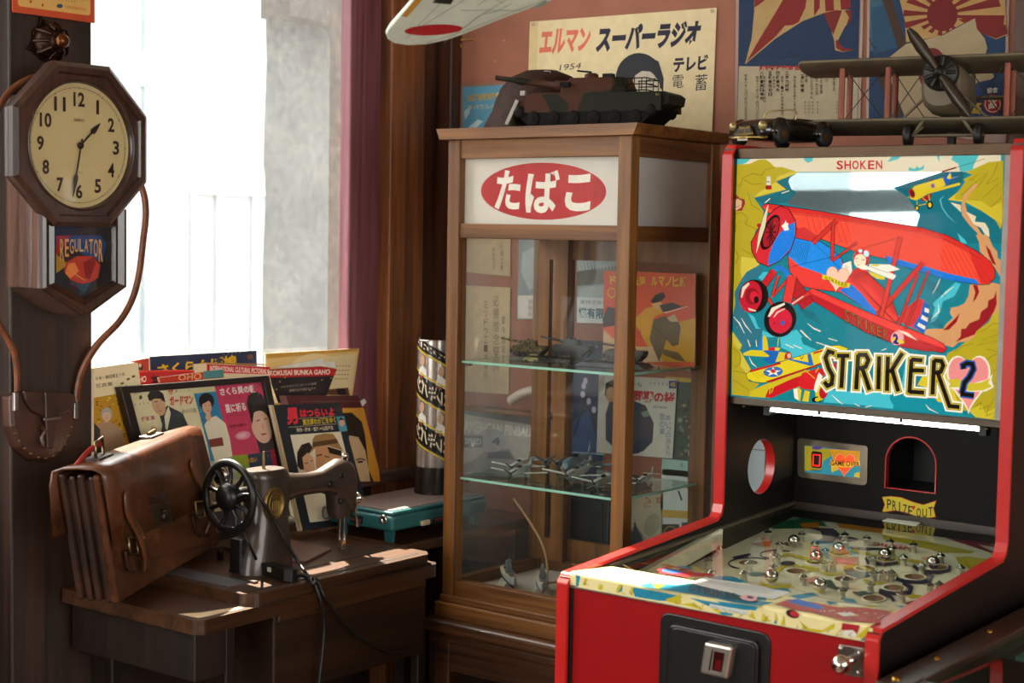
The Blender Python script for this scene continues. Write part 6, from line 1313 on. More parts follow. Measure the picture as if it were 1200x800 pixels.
P.poly(s1_, '#d6cba2').poly([(224, 453.5), (251, 451), (284, 535), (298, 612), (262, 628), (252, 542)], '#cfc79a').poly([(227, 461), (253, 458.5), (273, 532), (278, 548), (250, 560), (243, 520)], '#2f7ea4')
P.poly([(251, 451), (311, 446), (325, 528), (330, 560), (276, 560), (272, 533)], '#c53a5e').poly(H6((860, 720), (950, 710), (975, 800), (975, 860), (890, 860)), '#8fa32c').poly(H6((950, 712), (1100, 690), (1140, 860), (975, 860)), '#2b3650').poly(H6((1085, 690), (1130, 685), (1160, 860), (1110, 860)), '#b02044')
P.poly(H6((700, 760), (860, 720), (900, 860), (720, 860)), '#a8b0a0').poly([(250, 600), (330, 585), (338, 604), (255, 625)], '#3a3a40')
# man in a dark suit
P.poly(H6((430, 470), (480, 425), (570, 470), (605, 550), (600, 640), (430, 640), (450, 540)), '#24252c').poly(H6((462, 490), (485, 430), (500, 470), (480, 570), (470, 560)), '#d8cfb4').ell(185.5, 474, 7.5, 13.5, '#c79a74', -20).poly(H6((362, 370), (380, 338), (420, 332), (455, 355), (470, 410), (440, 385), (400, 385), (385, 400), (372, 395)), '#231a16').line([(181, 471), (185, 470)], 0.9, '#2a1a14').line([(188, 469.5), (191, 468.5)], 0.9, '#2a1a14').line([(185, 473), (184, 478)], 0.7, '#8a5a3c').line([(184.5, 482), (189, 481)], 0.8, '#8a4a3a').ell(180, 503, 4, 4, '#c79a74')
P.text('ザ・', [(196, 456), (207, 455), (208, 461.5), (197, 463)], '#c0321e', 0.03).text('ガードマン', [(198, 464.5), (225.5, 461.5), (226.5, 474), (199, 475.5)], '#c0321e', 0.05).text('夜の口笛', [(212, 480), (229, 477.5), (230, 482.5), (213, 484.5)], '#4a4438').text('藤巻 潤', [(165, 488.5), (180, 486.5), (181, 491.5), (166, 494)], '#b5445a', 0.02).ell(164.5, 465.5, 1.8, 2.6, '#3a3630').text('・・・・', [(158, 473), (174, 471), (174, 473), (158, 475)], '#3a7a9a').text('SOUND・45', [(156, 459.5), (164, 459), (164, 461), (156, 461.5)], '#5a5648').text('・・・・', [(206, 458), (222, 456.5), (222, 458), (206, 459.5)], '#4a4438')
# woman in white kimono
P.poly(H6((695, 540), (720, 500), (765, 485), (820, 530), (845, 620), (860, 720), (760, 760), (735, 680)), '#ded4bc').poly(H6((720, 625), (800, 610), (810, 660), (730, 670)), '#7c3a30').ell(241.5, 470, 9, 9.5, '#1d1820').ell(242, 476.5, 5.4, 8.4, '#d3a284', -8).poly([(236, 474), (238, 467), (244, 466), (248, 472), (244, 469.5)], '#1d1820').line([(239.5, 475.5), (241, 475)], 0.7, '#2a1a14').line([(244, 475), (246, 474.6)], 0.7, '#2a1a14').ell(243.5, 481, 1.4, 0.6, '#a8372e').poly([(241, 484), (246, 484), (247, 490), (244, 494), (240, 490)], '#d3a284')
# woman on the pink sleeve
P.poly(H6((945, 420), (950, 370), (990, 340), (1030, 360), (1070, 430), (1085, 520), (1050, 480), (970, 470)), '#1f171c').poly(H6((1000, 620), (1040, 600), (1090, 620), (1115, 680), (1020, 700)), '#3a3038').ell(306, 500, 11.5, 19.5, '#d9b09a', -14).poly(H6((950, 430), (990, 400), (1040, 420), (1075, 480), (1030, 450), (985, 465), (975, 540)), '#1f171c').line([(300, 493), (304, 492)], 1.1, '#2a1a1a').line([(309, 491), (313, 490)], 1.1, '#2a1a1a').line([(306.5, 497), (308, 503)], 0.7, '#9a6a54').ell(308.5, 508.5, 3.4, 1.1, '#a83a44', -8).ell(284, 510, 9, 5, '#d98aa0', -10).ell(283, 510, 5, 2.6, '#e3b0ba', -10)
P.text('さくら貝の歌', [(256, 454.5), (298, 450.5), (300, 459.5), (258, 464)], '#f1e0dc', 0.04).text('星に祈る', [(262, 473.5), (286, 471), (288.5, 481), (264.5, 484)], '#f1e0dc', 0.03).text('・・・・・・', [(262, 467), (284, 464.5), (284, 466), (262, 468.5)], '#7a2038').text('倍賞千恵子', [(268, 497.5), (288, 495.5), (288, 499), (268, 501)], '#4a1424').text('・・・・・・', [(265, 487), (286, 484.5), (286, 486), (265, 489)], '#7a2038').text('ビクター', [(302, 448.5), (310, 447.5), (311, 452), (303, 453)], '#3a1424')
P.text('くれない', [(285, 537), (300, 534.5), (301, 541), (286, 543)], '#d89a2a', 0.03).text('・・・・', [(313, 533), (325, 531.5), (325, 533.5), (313, 535)], '#d8a02a')
P.build('sleeve_prints', m_paper, bkp)
sheet('glazing', glass('frame_glass', (0.985, 0.99, 0.985), ior=1.45), fr_, [(152, 460), (310, 447), (341, 605), (198, 638)], FO - FN * 0.003, FN, 0.0015)
# black book in front
KO, KN = lean(-2.362, LZ, 6.0)
P = book('film_book', 'black paperback showing a couple and a man in a brown hat', 'book', [(319, 474.5), (397.5, 471.5), (432, 600), (434, 612), (353, 622)], (KO, KN), 0.012, '#20242c', GRP)
P.line([(319, 475), (353, 621)], 3.0, '#b89a70')
P.text('男', [(335, 478), (348, 477), (350, 496.5), (336.5, 498)], '#d02a3a', 0.05).text('はつらいよ', [(351, 479.5), (391, 477.5), (392.5, 487), (352, 489)], '#d02a3a', 0.05).line([(350, 490.3), (392, 487.8)], 0.5, '#b8a890').text('寅次郎わが道をゆく', [(354, 491), (393, 488), (394, 495.5), (355, 498.5)], '#c9ad2a', 0.03).line([(338, 500.5), (394, 496.5)], 0.5, '#b8a890').text('原作・脚本・監督＝山田洋次', [(347, 501.5), (390, 498.5), (391, 503.5), (348, 506.5)], '#c9bda4', 0.03)
P.poly([(394, 488), (403, 487.5), (407, 504.5), (398, 506)], '#4a90a8').ell(400.5, 495, 3, 4.5, '#c99a74').poly([(396.5, 492), (399, 488.5), (404, 492), (402, 490.5)], '#1d1820')
P.poly([(340, 509.5), (399, 505.5), (424, 605), (363, 612)], '#d9cdb2')
P.poly(H7((330, 625), (345, 600), (400, 588), (450, 590), (475, 625), (490, 655), (510, 690), (420, 660), (350, 670), (305, 715), (312, 680), (330, 665)), '#9a7446').poly(H7((330, 640), (470, 620), (480, 645), (330, 668)), '#5a3c20').poly(H7((345, 672), (415, 662), (500, 690), (510, 780), (480, 860), (380, 860), (350, 780)), '#c08a60').poly(H7((415, 665), (500, 690), (495, 720), (430, 705)), '#221810').line(H7((355, 720), (385, 712)), 1.6, '#221810').line(H7((400, 722), (430, 728)), 1.2, '#221810')
P.poly(H7((240, 780), (240, 700), (265, 655), (310, 640), (330, 670), (300, 720), (290, 800), (260, 800)), '#231814').poly(H7((270, 730), (300, 700), (335, 730), (345, 800), (310, 840), (280, 800)), '#d3a27c').line(H7((285, 765), (305, 760)), 1.0, '#231814').line(H7((318, 750), (332, 748)), 1.0, '#231814').ell(363, 553, 2.6, 0.9, '#a8372e')
P.build('cover', m_paper, P.t)

# ================================================================== RECORD PLAYER
m_teal = plain('teal_plastic', '#215c5e', 0.35, var=0.08, coat=0.2)
rt = 0.832; cn = at(460, 601, 'Z', rt); RX1, RY0 = cn.x, cn.y; RX0 = at(357, 581, 'Y', RY0).x; RY1 = 2.74
rp = thing('record_player', 'teal portable record player with dusty closed lid', 'record player', ((RX0 + RX1) / 2, (RY0 + RY1) / 2, LZ))
RX0 = max(RX0, -2.352)
MB().box((RX0, RY0, LZ + 0.026), (RX1, RY1, rt - 0.008)).build('body', m_teal, rp, bevel=0.008, seg=3)
MB().box((RX0 + 0.004, RY0 + 0.004, rt - 0.008), (RX1 - 0.004, RY1 - 0.004, rt)).build('lid_rim', m_teal, rp, bevel=0.005, seg=3)
MB().box((RX0 + 0.014, RY0 + 0.014, rt), (RX1 - 0.014, RY1 - 0.014, rt + 0.0012)).build('lid_panel', plain('dusty_lid', '#6b5a55', 0.5, var=0.3, scale=9), rp)
for x in (RX0 + 0.02, RX1 - 0.035):
    for y in (RY0 + 0.012, RY1 - 0.03): MB().prism([(y, LZ + 0.03), (y + 0.004, LZ), (y + 0.014, LZ), (y + 0.018, LZ + 0.03)], 'X', x, x + 0.018).build('foot', m_teal, rp, bevel=0.002)
c = at(450, 608.5, 'Y', RY0); MB().lathe([(0.010, 0), (0.010, 0.004), (0.007, 0.005), (0.0045, 0.001), (0, 0.001)], 20, Matrix.Translation(c) @ rot(90, 'X'), caps=False).build('jack', m_chrome, rp)
a, b = at(411, 602, 'Y', RY0), at(425, 614, 'Y', RY0); bg_ = MB().box((a.x, RY0 - 0.002, b.z), (b.x, RY0, a.z)).build('badge', plain('badge_dark', '#15201f', 0.3), rp); MB().box((a.x + 0.003, RY0 - 0.003, b.z + 0.006), (b.x - 0.003, RY0 - 0.002, b.z + 0.009)).build('badge_line', plain('badge_red', '#a83226', 0.4), bg_)
c = at(497, 612, 'X', RX1); MB().cbox((RX1 + 0.003, c.y, c.z), (0.008, 0.026, 0.011)).build('button', plain('button_beige', '#b8a98a', 0.4), rp, bevel=0.002)
c = at(513, 609.5, 'X', RX1); lb = MB().cbox((RX1 + 0.001, c.y, c.z), (0.002, 0.03, 0.012)).build('maker_label', plain('label_black', '#1a1414', 0.4), rp); MB().cbox((RX1 + 0.0025, c.y, c.z + 0.003), (0.001, 0.026, 0.003)).build('label_stripe', MATS['badge_red'], lb)
MB().tube(catmull([(RX0 + 0.03, RY0 - 0.002, rt - 0.012), (RX0 + 0.008, RY0 - 0.014, rt - 0.008), (RX0 + 0.004, RY0 - 0.012, rt - 0.03), (RX0 + 0.02, RY0 - 0.002, rt - 0.03)], 5), 0.003, 8).build('side_loop', m_steel, rp)

# ================================================================== TALL PRINTED TIN on the record player
tc_ = at(507, 579, 'Z', rt + 0.002); TR_ = 0.0405
TCX, TCY = tc_.x - 0.02, tc_.y + 0.026
tz0 = rt + 0.0015; tz1 = at(507, 399, 'X', TCX).z; tzb = at(507, 550, 'X', TCX + 0.03).z
tn_ = thing('display_tin', 'tall clear cylinder with spiral black and yellow advertising print', 'tin', (TCX, TCY, tz0))
MB().lathe([(TR_ + 0.003, tz0), (TR_ + 0.003, tz0 + 0.006), (TR_ + 0.001, tz0 + 0.008), (TR_ + 0.001, tzb), (TR_, tzb + 0.002)], 40, T(TCX, TCY, 0)).build('base_cap', plain('tin_black', '#1c1512', 0.25, 0.5), tn_)
MB().lathe([(TR_ - 0.001, tzb), (TR_ - 0.001, tz1)], 40, T(TCX, TCY, 0), caps=False).build('drum', plain('tin_silver', '#b9b0aa', 0.18, 0.75, var=0.05), tn_)
MB().lathe([(TR_ - 0.001, tz1), (TR_ + 0.001, tz1), (TR_ + 0.001, tz1 + 0.003), (TR_ - 0.002, tz1 + 0.003)], 40, T(TCX, TCY, 0)).build('top_ring', m_chrome, tn_)
va = math.atan2(CAM.y - TCY, CAM.x - TCX)
class CPrint(Print):
    def __init__(s): super().__init__((0, 0, 0), (1, 0, 0))
    def pt(s, p):
        a = va - p[0]; r_ = TR_ + s.k * 0.00003; return V((TCX + r_ * math.cos(a), TCY + r_ * math.sin(a), p[1]))
    def poly(s, pts, col):
        q = [s.pt(p) for p in pts]; s.mb.add(q, [tuple(range(len(q)))], col=col); s.k += 1; return s
    def line(s, pts, w, col):
        for (a, b) in zip(pts[:-1], pts[1:]): s.mb.add([s.pt((a[0], a[1] - w / 2)), s.pt((b[0], b[1] - w / 2)), s.pt((b[0], b[1] + w / 2)), s.pt((a[0], a[1] + w / 2))], [(0, 1, 2, 3)], col=col)
        s.k += 1; return s
CP = CPrint(); HZ = tz1 - tzb; sl_ = HZ * 0.075
def band(z, h, col):
    st = [(-1.6 + 0.1 * i, z + sl_ * (-1.6 + 0.1 * i) * 1.0) for i in range(33)]
    k0 = CP.k
    for a, b in zip(st[:-1], st[1:]): CP.poly([(a[0], a[1]), (b[0], b[1]), (b[0], b[1] + h), (a[0], a[1] + h)], col); CP.k = k0
    CP.k = k0 + 1
    return lambda a, v: (a, z + sl_ * a + v)
for zi, word in ((0.13, 'エレキバン'), (0.50, 'エレキバン'), (0.87, 'みつエレ')):
    z = tzb + HZ * zi; hh = HZ * 0.17 if zi < 0.8 else HZ * 0.08
    f_ = band(z, hh, '#1a1210'); band(z - 0.006, 0.004, '#c9ae1e'); 
    if zi < 0.8: band(z + hh + 0.002, 0.004, '#c9ae1e')
    vs, fs = glyphs(word, 0.04); k0 = CP.k
    q = [CP.pt(f_(-0.95 + u * 2.2, hh * (0.14 + 0.7 * v))) for u, v in vs]; CP.mb.add(q, fs, col='#ddcdb0'); CP.k += 1
for zi in (0.33, 0.70):
    z = tzb + HZ * zi
    for a0 in (-0.35, 0.75):
        zc2 = z + sl_ * a0 * 1.0 + 0.012
        for pts, col in (([(a0 - 0.32, zc2 - 0.034), (a0 + 0.32, zc2 - 0.03), (a0 + 0.26, zc2 - 0.004), (a0, zc2 + 0.004), (a0 - 0.26, zc2 - 0.006)], '#e0dcd6'), ([(a0 + 0.16 * math.cos(t), zc2 + 0.014 + 0.012 * math.sin(t)) for t in [i * 0.524 for i in range(12)]], '#caa080'), ([(a0 - 0.02, zc2 - 0.02), (a0 + 0.3, zc2 - 0.016), (a0 + 0.3, zc2 - 0.022), (a0 - 0.02, zc2 - 0.027)], '#8a4a30')): CP.poly(pts, col)
CP.build('spiral_print', printed('tin_ink', 0.2, coat=0.4), tn_)

# ================================================================== POSTERS ON THE BACK WALL
WP = V((0, YB - 0.004, 0)); WN = V((0, -1, 0))
m_pos = printed('poster_ink', 0.7, var=0.1)
m_film = plain('plastic_sleeve', '#8a6a5a', 0.3, var=0.05)
def poster(name, label, corners, base, cat='poster', sleeve=None, off=0.0):
    O = WP + WN * off; q = pxpoly(corners, O, WN); c = sum(q, V()) / len(q)
    t = thing(name, label, cat, (c.x, YB, min(p.z for p in q)))
    if sleeve: sheet('plastic_sleeve', m_film, t, sleeve, O - WN * 0.0012, WN, 0.001)
    sheet('paper', plain('poster_paper', '#c9b990', 0.75, var=0.06), t, corners, O, WN, 0.0011)
    P = Print(O + WN * 0.0002, WN); P.poly(corners, base); P.t = t
    return P
P = poster('radio_poster', 'cream radio advertisement poster with big slanted Japanese lettering above the showcase', [(621, 25.5), (839.8, 9), (834, 163), (617, 163)], '#d8c69c')
V1 = lambda *p: cz(520, 0, p, 3.529)
P.poly(V1((360, 95), (390, 92), (380, 540), (345, 560)), '#cdb888')
P.text('エルマン', V1((405, 122), (612, 112), (600, 212), (393, 232)), '#cf6a55', 0.05)
P.text('スーパーラジオ', V1((640, 108), (1070, 82), (1050, 190), (626, 218)), '#1e1c30', 0.06)
P.text('テレビ', V1((952, 235), (1096, 224), (1090, 290), (948, 300)), '#1e1c30', 0.05).text('電', V1((948, 312), (994, 308), (990, 362), (945, 366)), '#1e1c30', 0.0).text('蓄', V1((1042, 308), (1092, 304), (1088, 372), (1038, 376)), '#1e1c30', 0.0).text('1954', V1((482, 268), (572, 258), (564, 284), (478, 292)), '#2a2430')
P.ell(749, 92, 27.5, 30, '#23242c').poly([(737, 99), (742, 90), (752, 83), (764, 84), (773, 97), (774, 125), (768, 150), (748, 158), (738, 140)], '#bfb3a0').poly([(722, 88), (735, 68), (755, 63), (772, 72), (778, 92), (777, 110), (770, 90), (757, 80), (745, 88), (737, 103), (734, 130), (724, 118)], '#23242c').line([(756, 96), (762, 93), (769, 92)], 1.3, '#2a2a30').ell(763, 99, 3.2, 1.2, '#2a2a30')
for i in range(12): P.line([(800 + i * 1.2, 152 + i * 0.2), (812 + i * 0.6, 163)], 0.6, '#6a6258'); P.k -= 1
P.k += 1
for x, y in ((625, 28.5), (835, 13)): P.ell(x, y, 2.6, 2.4, '#b0a07a')
P.build('print', m_pos, P.t)
P = poster('blue_leaflet', 'small blue leaflet with yellow lettering in a wrinkled plastic sleeve', [(542.5, 102), (609, 98.5), (609, 158), (542, 158)], '#5b96b4', sleeve=[(540, 99), (613, 95), (613, 160), (539, 160)])
P.poly([(580, 110), (606, 99), (608, 130), (592, 150), (574, 152), (590, 130)], '#c9d8d8').poly([(548, 150), (560, 140), (566, 142), (552, 156)], '#b9d0d6').poly([(544, 130), (552, 124), (550, 133), (545, 140)], '#a9c4cc').text('加藤隼戦闘隊', [(547, 111), (583, 108), (584, 116.5), (548, 119.5)], '#b99a3a', 0.02).text('ラバウル小唄', [(548, 123), (588, 121), (588, 127), (549, 129)], '#c9b27a', 0.01).ell(576, 99, 2.2, 2, '#8a7a6a')
P.build('print', printed('leaflet_ink', 0.18, coat=0.7, var=0.12), P.t)
V6 = lambda *p: cz(855, 0, p, 4.444)
P = poster('recruiting_poster', 'old poster with striped flag on blue above columns of Japanese text', [(867, -70), (1010, -78), (1004, 147), (864, 147)], '#0f2a4c', sleeve=[(863, -75), (1014, -82), (1008, 150), (861, 150)])
P.poly([(866, 77.5), (1006, 79.5), (1004, 147), (864, 147)], '#a89c80')
flag = V6((130, -120), (620, -160), (630, 40), (560, 55), (490, 68), (380, 110), (240, 200), (80, 335), (115, 200), (128, 60))
P.poly(flag, '#a88a58')
for a, b in ((V6((130, 40), (215, -20), (160, -60), (130, -40)), 0), (V6((88, 322), (140, 230), (290, -20), (400, -20), (300, 120), (240, 190)), 0), (V6((128, 150), (240, -20), (300, -20), (150, 110)), 1), (V6((290, 135), (380, -30), (405, -30), (395, 40), (360, 115), (330, 130)), 0), (V6((440, 20), (440, -30), (470, -30), (470, 40), (440, 85)), 0), (V6((500, 60), (495, -30), (540, -30), (545, 55)), 0), (V6((580, 50), (575, -30), (625, -30), (632, 40)), 0)):
    if not b: P.poly(a, '#78150f')
P.poly(V6((490, 68), (560, 52), (630, 50), (636, 100), (600, 140), (560, 220), (600, 255), (650, 258), (590, 272), (550, 262), (545, 210), (520, 130)), '#a88a58').poly(V6((490, 68), (560, 52), (586, 56), (560, 130), (540, 180), (515, 130)), '#6e1410').poly(V6((600, 55), (632, 50), (636, 100), (605, 140), (622, 90)), '#6e1410').poly(V6((552, 215), (560, 205), (590, 248), (650, 258), (590, 270), (555, 250)), '#78150f')
P.poly(V6((160, 310), (260, 300), (380, 290), (380, 335), (160, 335)), '#12304f').poly(V6((255, 303), (285, 292), (310, 292), (315, 270), (330, 262), (335, 285), (380, 285), (370, 295), (260, 306)), '#0c2440')
P.text('所役設区各市 願志', V6((155, 342), (400, 338), (400, 366), (155, 368)), '#a8201c', 0.06)
for x, y0, y1, t in ((85, 385, 630, '願書ハ本人ヨリ提出シ各区役所'), (145, 395, 630, '昭和十六年六月二日ヨリ三十日'), (182, 395, 535, '昭和十六年試験日'), (232, 395, 460, '兵事係宛'), (275, 395, 605, '願書ハ一通ト身体検査証ヲ'), (340, 395, 620, '現役志願兵年齢十七年以上ノ者'), (400, 390, 430, '官費'), (428, 395, 515, '航空兵ヲ含ム'), (455, 395, 500, '航空兵'), (478, 385, 490, '水兵整備'), (508, 385, 430, '主計'), (545, 390, 480, '看護兵'), (595, 385, 510, '軍楽補修業'), (628, 380, 460, '兵種年齢')): P.vtext(t, 855 + x / 4.444 - 1.6, y0 / 4.444, 3.2, (y1 - y0) / 4.444, '#3a3026')
for x, t in ((168, '六願書期日場所'), (212, '五願書締切日'), (252, '四願書宛先'), (300, '三学力試験'), (380, '二身体検査')): P.vtext(t, 855 + x / 4.444 - 2, 370 / 4.444, 4.2, (len(t) * 22) / 4.444, '#2a2018', 0.02)
for x in (395, 415, 435, 460, 560): P.vtext('十十十十', 855 + x / 4.444 - 1.4, 525 / 4.444, 2.8, 70 / 4.444, '#3a3026')
P.build('print', m_pos, P.t)
V7 = lambda *p: cz(1010, 0, p, 4.444)
P = poster('flag_poster', 'old poster of two flags over sea blue behind the wooden biplane', [(1020, -80), (1181, -88), (1176, 142), (1018, 142)], '#123256', sleeve=[(1017, -84), (1185, -92), (1179, 170), (1015, 145)])
P.poly([(1020, -80), (1045, -80), (1038, 60), (1019, 60)], '#31566a').poly(V7((45, 40), (150, 20), (210, 240), (60, 280)), '#1c4560')
P.poly(V7((100, -20), (150, -20), (235, 235), (190, 255)), '#3a2417').poly(V7((75, 380), (130, 375), (220, 600), (160, 605)), '#3a2417').line(V7((38, 200), (75, 270)), 1.2, '#2a2430').line(V7((42, 230), (80, 250)), 0.8, '#2a2430')
sun_ = V7((190, -30), (745, -60), (750, 100), (760, 180), (700, 205), (640, 180), (580, 95), (400, 190), (230, 220), (225, 110))
P.poly(sun_, '#a5824c')
sc_ = (1010 + 420 / 4.444, 78 / 4.444)
def ray_(a0, a1, r0, r1, wob):
    return [(sc_[0] + r * math.cos(R(a)), sc_[1] + r * math.sin(R(a)) * 0.92) for r, a in ((r0, a0), (r0, a1))] + [(sc_[0] + r1 * math.cos(R(a)), sc_[1] + r1 * math.sin(R(a)) * 0.85 + wob) for a in (a1, a0)]
for i in range(16):
    a = i * 22.5 + 6
    r1 = {0: 73, 1: 78, 15: 70}.get(i, 30 if 2 <= i <= 6 else 45)
    if 7 <= i <= 9: r1 = 46
    if i == 1: P.poly(V7((500, 100), (580, 95), (640, 105), (750, 130), (760, 175), (700, 200), (640, 180), (585, 150)), '#6c100e'); continue
    P.poly(ray_(a - 5.6, a + 5.6, 17.5, r1, 2 * math.sin(i)), '#6c100e')
P.ell(sc_[0], sc_[1], 18, 19, '#650c0c')
P.poly(V7((120, 380), (130, 310), (230, 230), (420, 185), (590, 95), (600, 150), (640, 200), (655, 250), (640, 300), (690, 400), (600, 470), (500, 500), (420, 620), (230, 620), (150, 420)), '#9c8a6a').ell(1093, 82, 17, 26, '#650c0c')
P.poly(V7((600, 430), (745, 400), (740, 620), (490, 620), (520, 520)), '#1c3558').text('髙', [(1138, 119), (1151, 119), (1150, 134), (1137, 134)], '#b9952a', 0.03).text('島', [(1125, 120), (1135, 120), (1134, 134), (1124, 134)], '#b9952a', 0.03).ell(1163.5, 122, 11, 11.5, '#a81c24').ell(1163.5, 122, 9.4, 9.8, '#d8c9b0').ell(1163.5, 122, 8.4, 8.8, '#a81c24').text('髙', [(1158.5, 116), (1168.5, 116), (1168.5, 128), (1158.5, 128)], '#d8c9b0', 0.04).text('協會', [(1157, 103), (1170, 102), (1170, 108.5), (1157, 109.5)], '#c9c3b4', 0.02).text('日本上', [(1156, 135), (1170, 134.5), (1170, 138.5), (1156, 139)], '#a9a8a4')
P.build('print', m_pos, P.t)
struct(MB().box((at(1186, 80, 'Y', 2.93).x, 2.93, 0), (at(1240, 80, 'Y', 2.93).x, YB, ZC)).build('trim_7', m_postd, bevel=0.003))
# nail scar and paint chips on the plaster
for x, y, w, h in ((543, 48, 9, 1.6), (590, 47, 0.8, 0.8), (579, 72, 0.7, 0.7)):
    c = at(x, y, 'Y', YB); pass
sc1 = Print(WP + WN * 0.002, WN); sc1.line([(538, 47.5), (541, 46.5), (548, 46.8), (556, 46.5)], 2.2, '#b98a3a').line([(539, 48), (555, 47)], 1.0, '#2a1a12').line([(539, 49), (541, 56)], 1.4, '#b98a3a').ell(590.5, 47.5, 0.9, 0.9, '#c9a24a').ell(579.5, 72, 0.8, 0.8, '#c9a24a')
o = sc1.mb.build('wall_scar', printed('chip_ink', 0.8)); tag(o, 'chipped slot in the terracotta plaster above the blue leaflet', 'wall damage')

# ================================================================== HELMET AND TANK ON THE SHOWCASE
hc_ = V((-2.022, 2.722, ZTOP + 0.0015)); 
m_rust = plain('rusty_steel', '#2e1a12', 0.7, 0.0, var=0.4, scale=60, bump=0.4, spec=0.15)
hl_ = MB(); prh = [(0.128, 0.0), (0.125, 0.012), (0.117, 0.026), (0.106, 0.046), (0.098, 0.070), (0.087, 0.096), (0.066, 0.118), (0.034, 0.131), (0.0005, 0.134)]
rings_h = [[hc_ + V((r_ * 1.06 * math.cos(2 * math.pi * k / 36), r_ * 0.82 * math.sin(2 * math.pi * k / 36), h)) for k in range(36)] for r_, h in prh]
hl_.loft(rings_h, caps=False)
ht = thing('steel_helmet', 'rusty brown steel helmet behind the model tank', 'helmet', hc_)
hl_.build('shell', m_rust, ht, solid=0.003)
MB().tube([rings_h[0][k] for k in range(36)], 0.0022, 6, closed=True).build('rim', m_rust, ht)
MB().tube([hc_ + V((0.03, -0.03, 0.118)), hc_ + V((0.03, -0.03, 0.128)), hc_ + V((0.045, -0.03, 0.127)), hc_ + V((0.047, -0.03, 0.112))], 0.0012, 6).build('wire_loop', m_steel, ht)

def camo(name, c1, c2, sc=9):
    if name in MATS: return MATS[name]
    m, nt, b = _new(name); N = nt.nodes.new; L = nt.links.new
    tc = N('ShaderNodeTexCoord'); n = N('ShaderNodeTexNoise'); n.inputs['Scale'].default_value = sc; n.inputs['Detail'].default_value = 1.0; L(tc.outputs['Object'], n.inputs['Vector'])
    r = N('ShaderNodeValToRGB'); e = r.color_ramp.elements; e[0].position = 0.49; e[1].position = 0.51; e[0].color = lin(c1); e[1].color = lin(c2); L(n.outputs['Fac'], r.inputs[0]); L(r.outputs[0], b.inputs['Base Color']); _setb(b, Roughness=0.6, Specular_IOR_Level=0.15)
    return m
def tank(name, label, M, s, m1, md, group, hullc=None, plow=True, wheels=6, gunlen=0.15, detail=True):
    """model tank, nose to local -x, length about 0.36 * s"""
    t = thing(name, label, 'model tank', M=M, group=group)
    def B(mb, nm, mat, par=None, bv=0.0): mb.v = [p * s for p in mb.v]; return mb.build(nm, mat, par or t, local=True, bevel=bv * s)
    hull = [(-0.155, 0.034), (-0.115, 0.058), (0.165, 0.056), (0.175, 0.050), (0.172, 0.036), (0.12, 0.024), (-0.12, 0.024)]
    B(MB().prism([(x, z) for x, z in hull], 'Y', -0.052, 0.052), 'hull', m1, None, 0.002)
    for sd in (-1, 1):
        y0, y1 = (0.040, 0.064) if sd > 0 else (-0.064, -0.040)
        tr = [(-0.150, 0.026), (-0.140, 0.036), (0.150, 0.036), (0.158, 0.028), (0.120, 0.001), (-0.115, 0.0)]
        o = B(MB().prism(tr, 'Y', y0, y1), 'track', md, None, 0.003)
        B(MB().box((-0.125, y0 - 0.002 if sd < 0 else y1 - 0.001, 0.024), (0.162, (y0 + 0.001) if sd < 0 else y1 + 0.002, 0.054)), 'side_skirt', m1)
        ys = y0 - 0.001 if sd < 0 else y1 + 0.001
        for i in range(wheels):
            x = -0.105 + 0.215 * i / (wheels - 1)
            w = MB().lathe([(0.013, -0.002), (0.013, 0.002), (0.011, 0.0035), (0.006, 0.002), (0.004, 0.004), (0, 0.004)], 16, T(x, ys, 0.0135) @ rot(90 if sd < 0 else -90, 'X'), caps=False); B(w, 'road_wheel', md, o)
        for x in (-0.136, 0.142): B(MB().lathe([(0.010, -0.002), (0.010, 0.003), (0.004, 0.004), (0, 0.004)], 14, T(x, ys, 0.025) @ rot(90 if sd < 0 else -90, 'X'), caps=False), 'sprocket', md, o)
    tu = [(-0.075, 0.0), (-0.055, -0.046), (0.055, -0.046), (0.080, -0.036), (0.080, 0.036), (0.055, 0.046), (-0.055, 0.046)]
    r0 = [V((x, y, 0.057)) for x, y in tu]; r1 = [V((x * 0.97, y * 0.98, 0.066)) for x, y in tu]; r2 = [V((x * 0.80 + 0.006, y * 0.80, 0.083)) for x, y in tu]
    tuo = B(MB().loft([r0, r1, r2], smooth=False), 'turret', m1, None, 0.002)
    B(MB().tube([(-0.055, 0, 0.071), (-0.085, 0, 0.074), (-0.09, 0, 0.0745), (-0.09 - gunlen * 0.5, 0, 0.082), (-0.09 - gunlen * 0.52, 0, 0.082), (-0.09 - gunlen * 0.7, 0, 0.085), (-0.09 - gunlen, 0, 0.090)], [0.010, 0.008, 0.0055, 0.0055, 0.007, 0.0045, 0.0045], 12), 'gun_barrel', m1, tuo)
    B(MB().lathe([(0.014, 0.082), (0.014, 0.089), (0.008, 0.091)], 16, T(0.0, -0.018, 0)), 'hatch', m1, tuo); B(MB().cbox((-0.012, 0.016, 0.088), (0.016, 0.014, 0.012)), 'sight', m1, tuo); B(MB().cbox((0.03, 0.0, 0.087), (0.02, 0.02, 0.008)), 'periscope', m1, tuo)
    if detail:
        bsk = MB()
        for x in (0.082, 0.097, 0.112, 0.122):
            for y in (-0.036, 0.036): bsk.tube([(x, y, 0.060), (x, y, 0.080)], 0.001, 5)
        for z in (0.060, 0.070, 0.080): bsk.tube([(0.08, -0.036, z), (0.122, -0.036, z), (0.122, 0.036, z), (0.08, 0.036, z)], 0.001, 5)
        B(bsk, 'stowage_basket', md, tuo)
        B(MB().tube([(0.0, -0.018, 0.093), (-0.03, -0.02, 0.096)], 0.0018, 6), 'machine_gun', md, tuo)
        for y in (-0.035, 0.035): B(MB().cbox((-0.045, y * 1.36, 0.071), (0.02, 0.010, 0.008), M=None), 'smoke_launcher', md, tuo)
